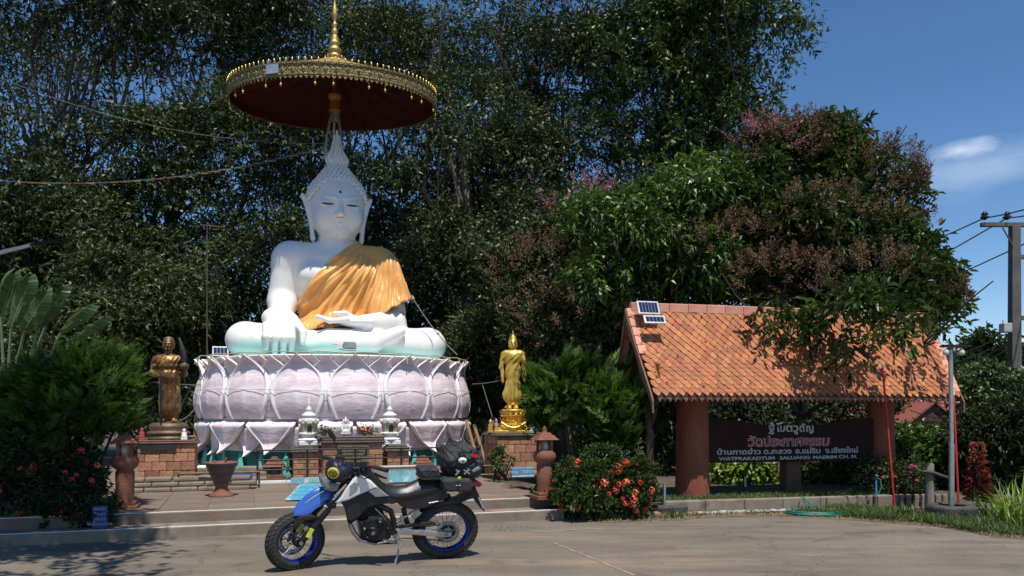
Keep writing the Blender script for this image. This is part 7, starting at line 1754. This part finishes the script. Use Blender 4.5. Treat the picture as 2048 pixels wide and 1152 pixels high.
# purple box and pots seen under the board
pbx = thing('purple_box', 'purple box on a blue stand in the garden under the name board', 'box', P(1640, 960, 16).xy.to_3d())
MB().box((0, 0, P(1640, 905 + 15, 16).z), (.26, .2, .34), bev=.01).build('box', mat('purple_paint', (.16, .07, .22), .6, bump=0), pbx); MB().box((0, 0, .1), (.2, .18, .24)).build('stand', M_blue, pbx)
for i, (px, lab) in enumerate(((1620, 'white pot left of the purple box'), (1655, 'white pot right of the purple box'))):
    o = MB().lathe([(.05, 0), (.09, .14), (.1, .15), (.08, .15), (0, .13)], 14).build('flower_pot', M_white, None, loc=P(px, 972, 15.9).xy.to_3d() + Vector((0, 0, .17))); tag(o, lab + ' in the garden under the board', 'pot')
o = MB().tube([(0, 0, 0), (0, 0, .2)], .02, 8).build('white_peg', M_white, None, loc=P(1491, 975, 14.5).xy.to_3d() + Vector((0, 0, .17))); tag(o, 'short white peg in the planting bed under the name board', 'peg')
for i, px in enumerate((1436, 1446, 1458, 1476)):
    o = MB().tube([(0, 0, 0), (.01, 0, .2), (-.01 + .03 * (i % 2), 0, .38 - .03 * i)], .009, 6).build('garden_stake', M_wood, None, loc=P(px, 990, 13.6).xy.to_3d() + Vector((0, 0, .17))); tag(o, ('tallest thin dark stake, nearest the left clay column', 'second thin dark stake from the left clay column', 'third thin dark stake from the left clay column', 'shortest thin dark stake, farthest from the left clay column')[i], 'stake', 'thin stakes beside the left clay column')
for i, (px, lean) in enumerate(((1502, .25), (1520, .1), (1556, .02), (1578, -.3), (1684, 0))):
    o = MB().tube([(0, 0, 0), (lean, 0, .95)], .02, 6).build('pale_stem', M_barkl, None, loc=P(px, 985, 15.2).xy.to_3d()); tag(o, ('leftmost pale bare stem under the name board, leaning right', 'second pale bare stem under the left part of the name board', 'upright pale bare stem just left of the centre post', 'pale bare stem leaning left beside the centre post', 'rightmost pale bare stem under the right part of the name board')[i], 'stem', 'pale bare stems under the name board')
# bamboo props by the lotus pedestal
for i, (a_, b_) in enumerate((((382, 925), (400, 790)), ((388, 930), (392, 830)), ((960, 920), (932, 840)), ((975, 905), (948, 850)))):
    A_, B_ = P(*a_, 17.3), P(*b_, 17.6); A_.z = .28
    o = MB().tube([(0, 0, 0), B_ - A_], .04, 7).build('wooden_prop', mat('prop_wood', (.32, .20, .11), .8, bump=.2), None, loc=A_); tag(o, ('outer brown stick leaning at the left side of the lotus pedestal', 'inner brown stick leaning at the left side of the lotus pedestal', 'thick pale stick leaning at the right side of the lotus pedestal', 'outermost pale stick at the right side of the lotus pedestal')[i], 'stick')
# cords and bunting
MG = mat('line_grey', (.15, .15, .15), .6, bump=0)
def cord(label, pts_, r=.01, m=None, name='cord'):
    p0 = Vector(pts_[0]); o = MB().tube([Vector(q) - p0 for q in pts_], r, 5).build(name, m or MG, None, loc=p0); tag(o, label, 'cord'); return o
def sagline(a, b, sag, n=14): a, b = Vector(a), Vector(b); return [a.lerp(b, i / n) - Vector((0, 0, sag * 4 * (i / n) * (1 - i / n))) for i in range(n + 1)]
cord('pale cord running from the upper left trees to the statue finial', sagline(P(-60, 130, 17), P(650, 287, 17.6), .45), .005)
cord('pale cord from the bronze statue hands to the lotus pedestal', sagline(P(306, 764, 13.4), P(402, 769, 16.8), .02), .009)
cord('pale cord from the lotus pedestal to the golden statue hand', sagline(P(945, 768, 16.8), P(1004, 760, 15.5), .02), .009)
cord('slack cord hanging left of the lotus pedestal above the bronze statue plinth', sagline(P(330, 842, 14.5), P(402, 800, 17), .18), .009); cord('slack looping cord rising behind the bronze statue', sagline(P(335, 838, 14.5), P(383, 770, 16), .1), .008)
cord('thin cord hanging from the right pedestal rim to the ground', [P(965, 770, 16), P(985, 835, 15.8)], .009)
cord('thin cord from the right shoulder of the white statue down to the pedestal', sagline(P(822, 590, 18), P(915, 710, 17.5), .1), .012)
cord('first dark diagonal wire left of the statue shoulder', [P(250, 650, 19.4), P(565, 462, 18.6)], .012, M_wire); cord('second dark diagonal wire left of the statue shoulder', [P(270, 655, 19.4), P(560, 475, 18.6)], .010, M_wire)
bun = thing('bunting_line', 'string of small coloured prayer flags crossing the dark trees at the left', 'bunting', P(-40, 358, 17)); bl_ = sagline(P(-40, 358, 17), P(640, 296, 17.4), .35, 30)
MB().tube([q - bun.location for q in bl_], .005, 5).build('string', MG, bun)
fcols = [mat('flag_' + n_, c_, .7, bump=0) for n_, c_ in (('red', (.16, .03, .03)), ('green', (.02, .13, .07)), ('yellow', (.26, .18, .05)), ('orange', (.22, .10, .03)), ('blue', (.02, .04, .22)), ('white', (.18, .18, .18)))]
for i in range(30):
    q = bl_[i].lerp(bl_[min(i + 1, 30)], .5) - bun.location; fx_ = .15
    MB().prism([(-fx_, 0), (fx_, .01 * math.sin(i)), (fx_ * .7, -.022), (-fx_ * .8, -.02)], -.004, .004).build('flag', fcols[(i * 5 + i // 4) % 6], bun, loc=q)
# street lamp arm at the left edge and a pale T post in the trees
sl = thing('street_lamp_arm', 'white tubular street lamp arm reaching in from the left edge', 'street lamp', P(-40, 515, 9.5))
MB().tube([(0, 0, 0), P(62, 490, 9.5) - sl.location], [.03, .022], 8).build('arm', mat('arm_white', (.6, .62, .66), .4, bump=0), sl); MB().tube([P(60, 491, 9.5) - sl.location, P(100, 483, 9.6) - sl.location, P(145, 477, 9.6) - sl.location], [.03, .045, .02], 8, flat=.5).build('lamp_head', M_eng, sl)
MB().tube([(0, 0, 0), (-.6, 0, -.2), (-.6, 0, -P(-40, 515, 9.5).z + .2 - .2)], .05, 10).build('post', M_pole, sl)
tpz = P(414, 560, 18.2); tpo = thing('aerial_post', 'thin pale post with a crossbar standing among dark leaves left of the statue', 'post', (tpz.x, tpz.y, .0))
MB().tube([(0, 0, 0), (0, 0, P(414, 450, 18.2).z)], .018, 7).build('post', M_bark, tpo); MB().tube([(-.15, 0, P(414, 450, 18.2).z), (.42, 0, P(414, 455, 18.2).z)], .018, 6).build('crossbar', M_wood, tpo)
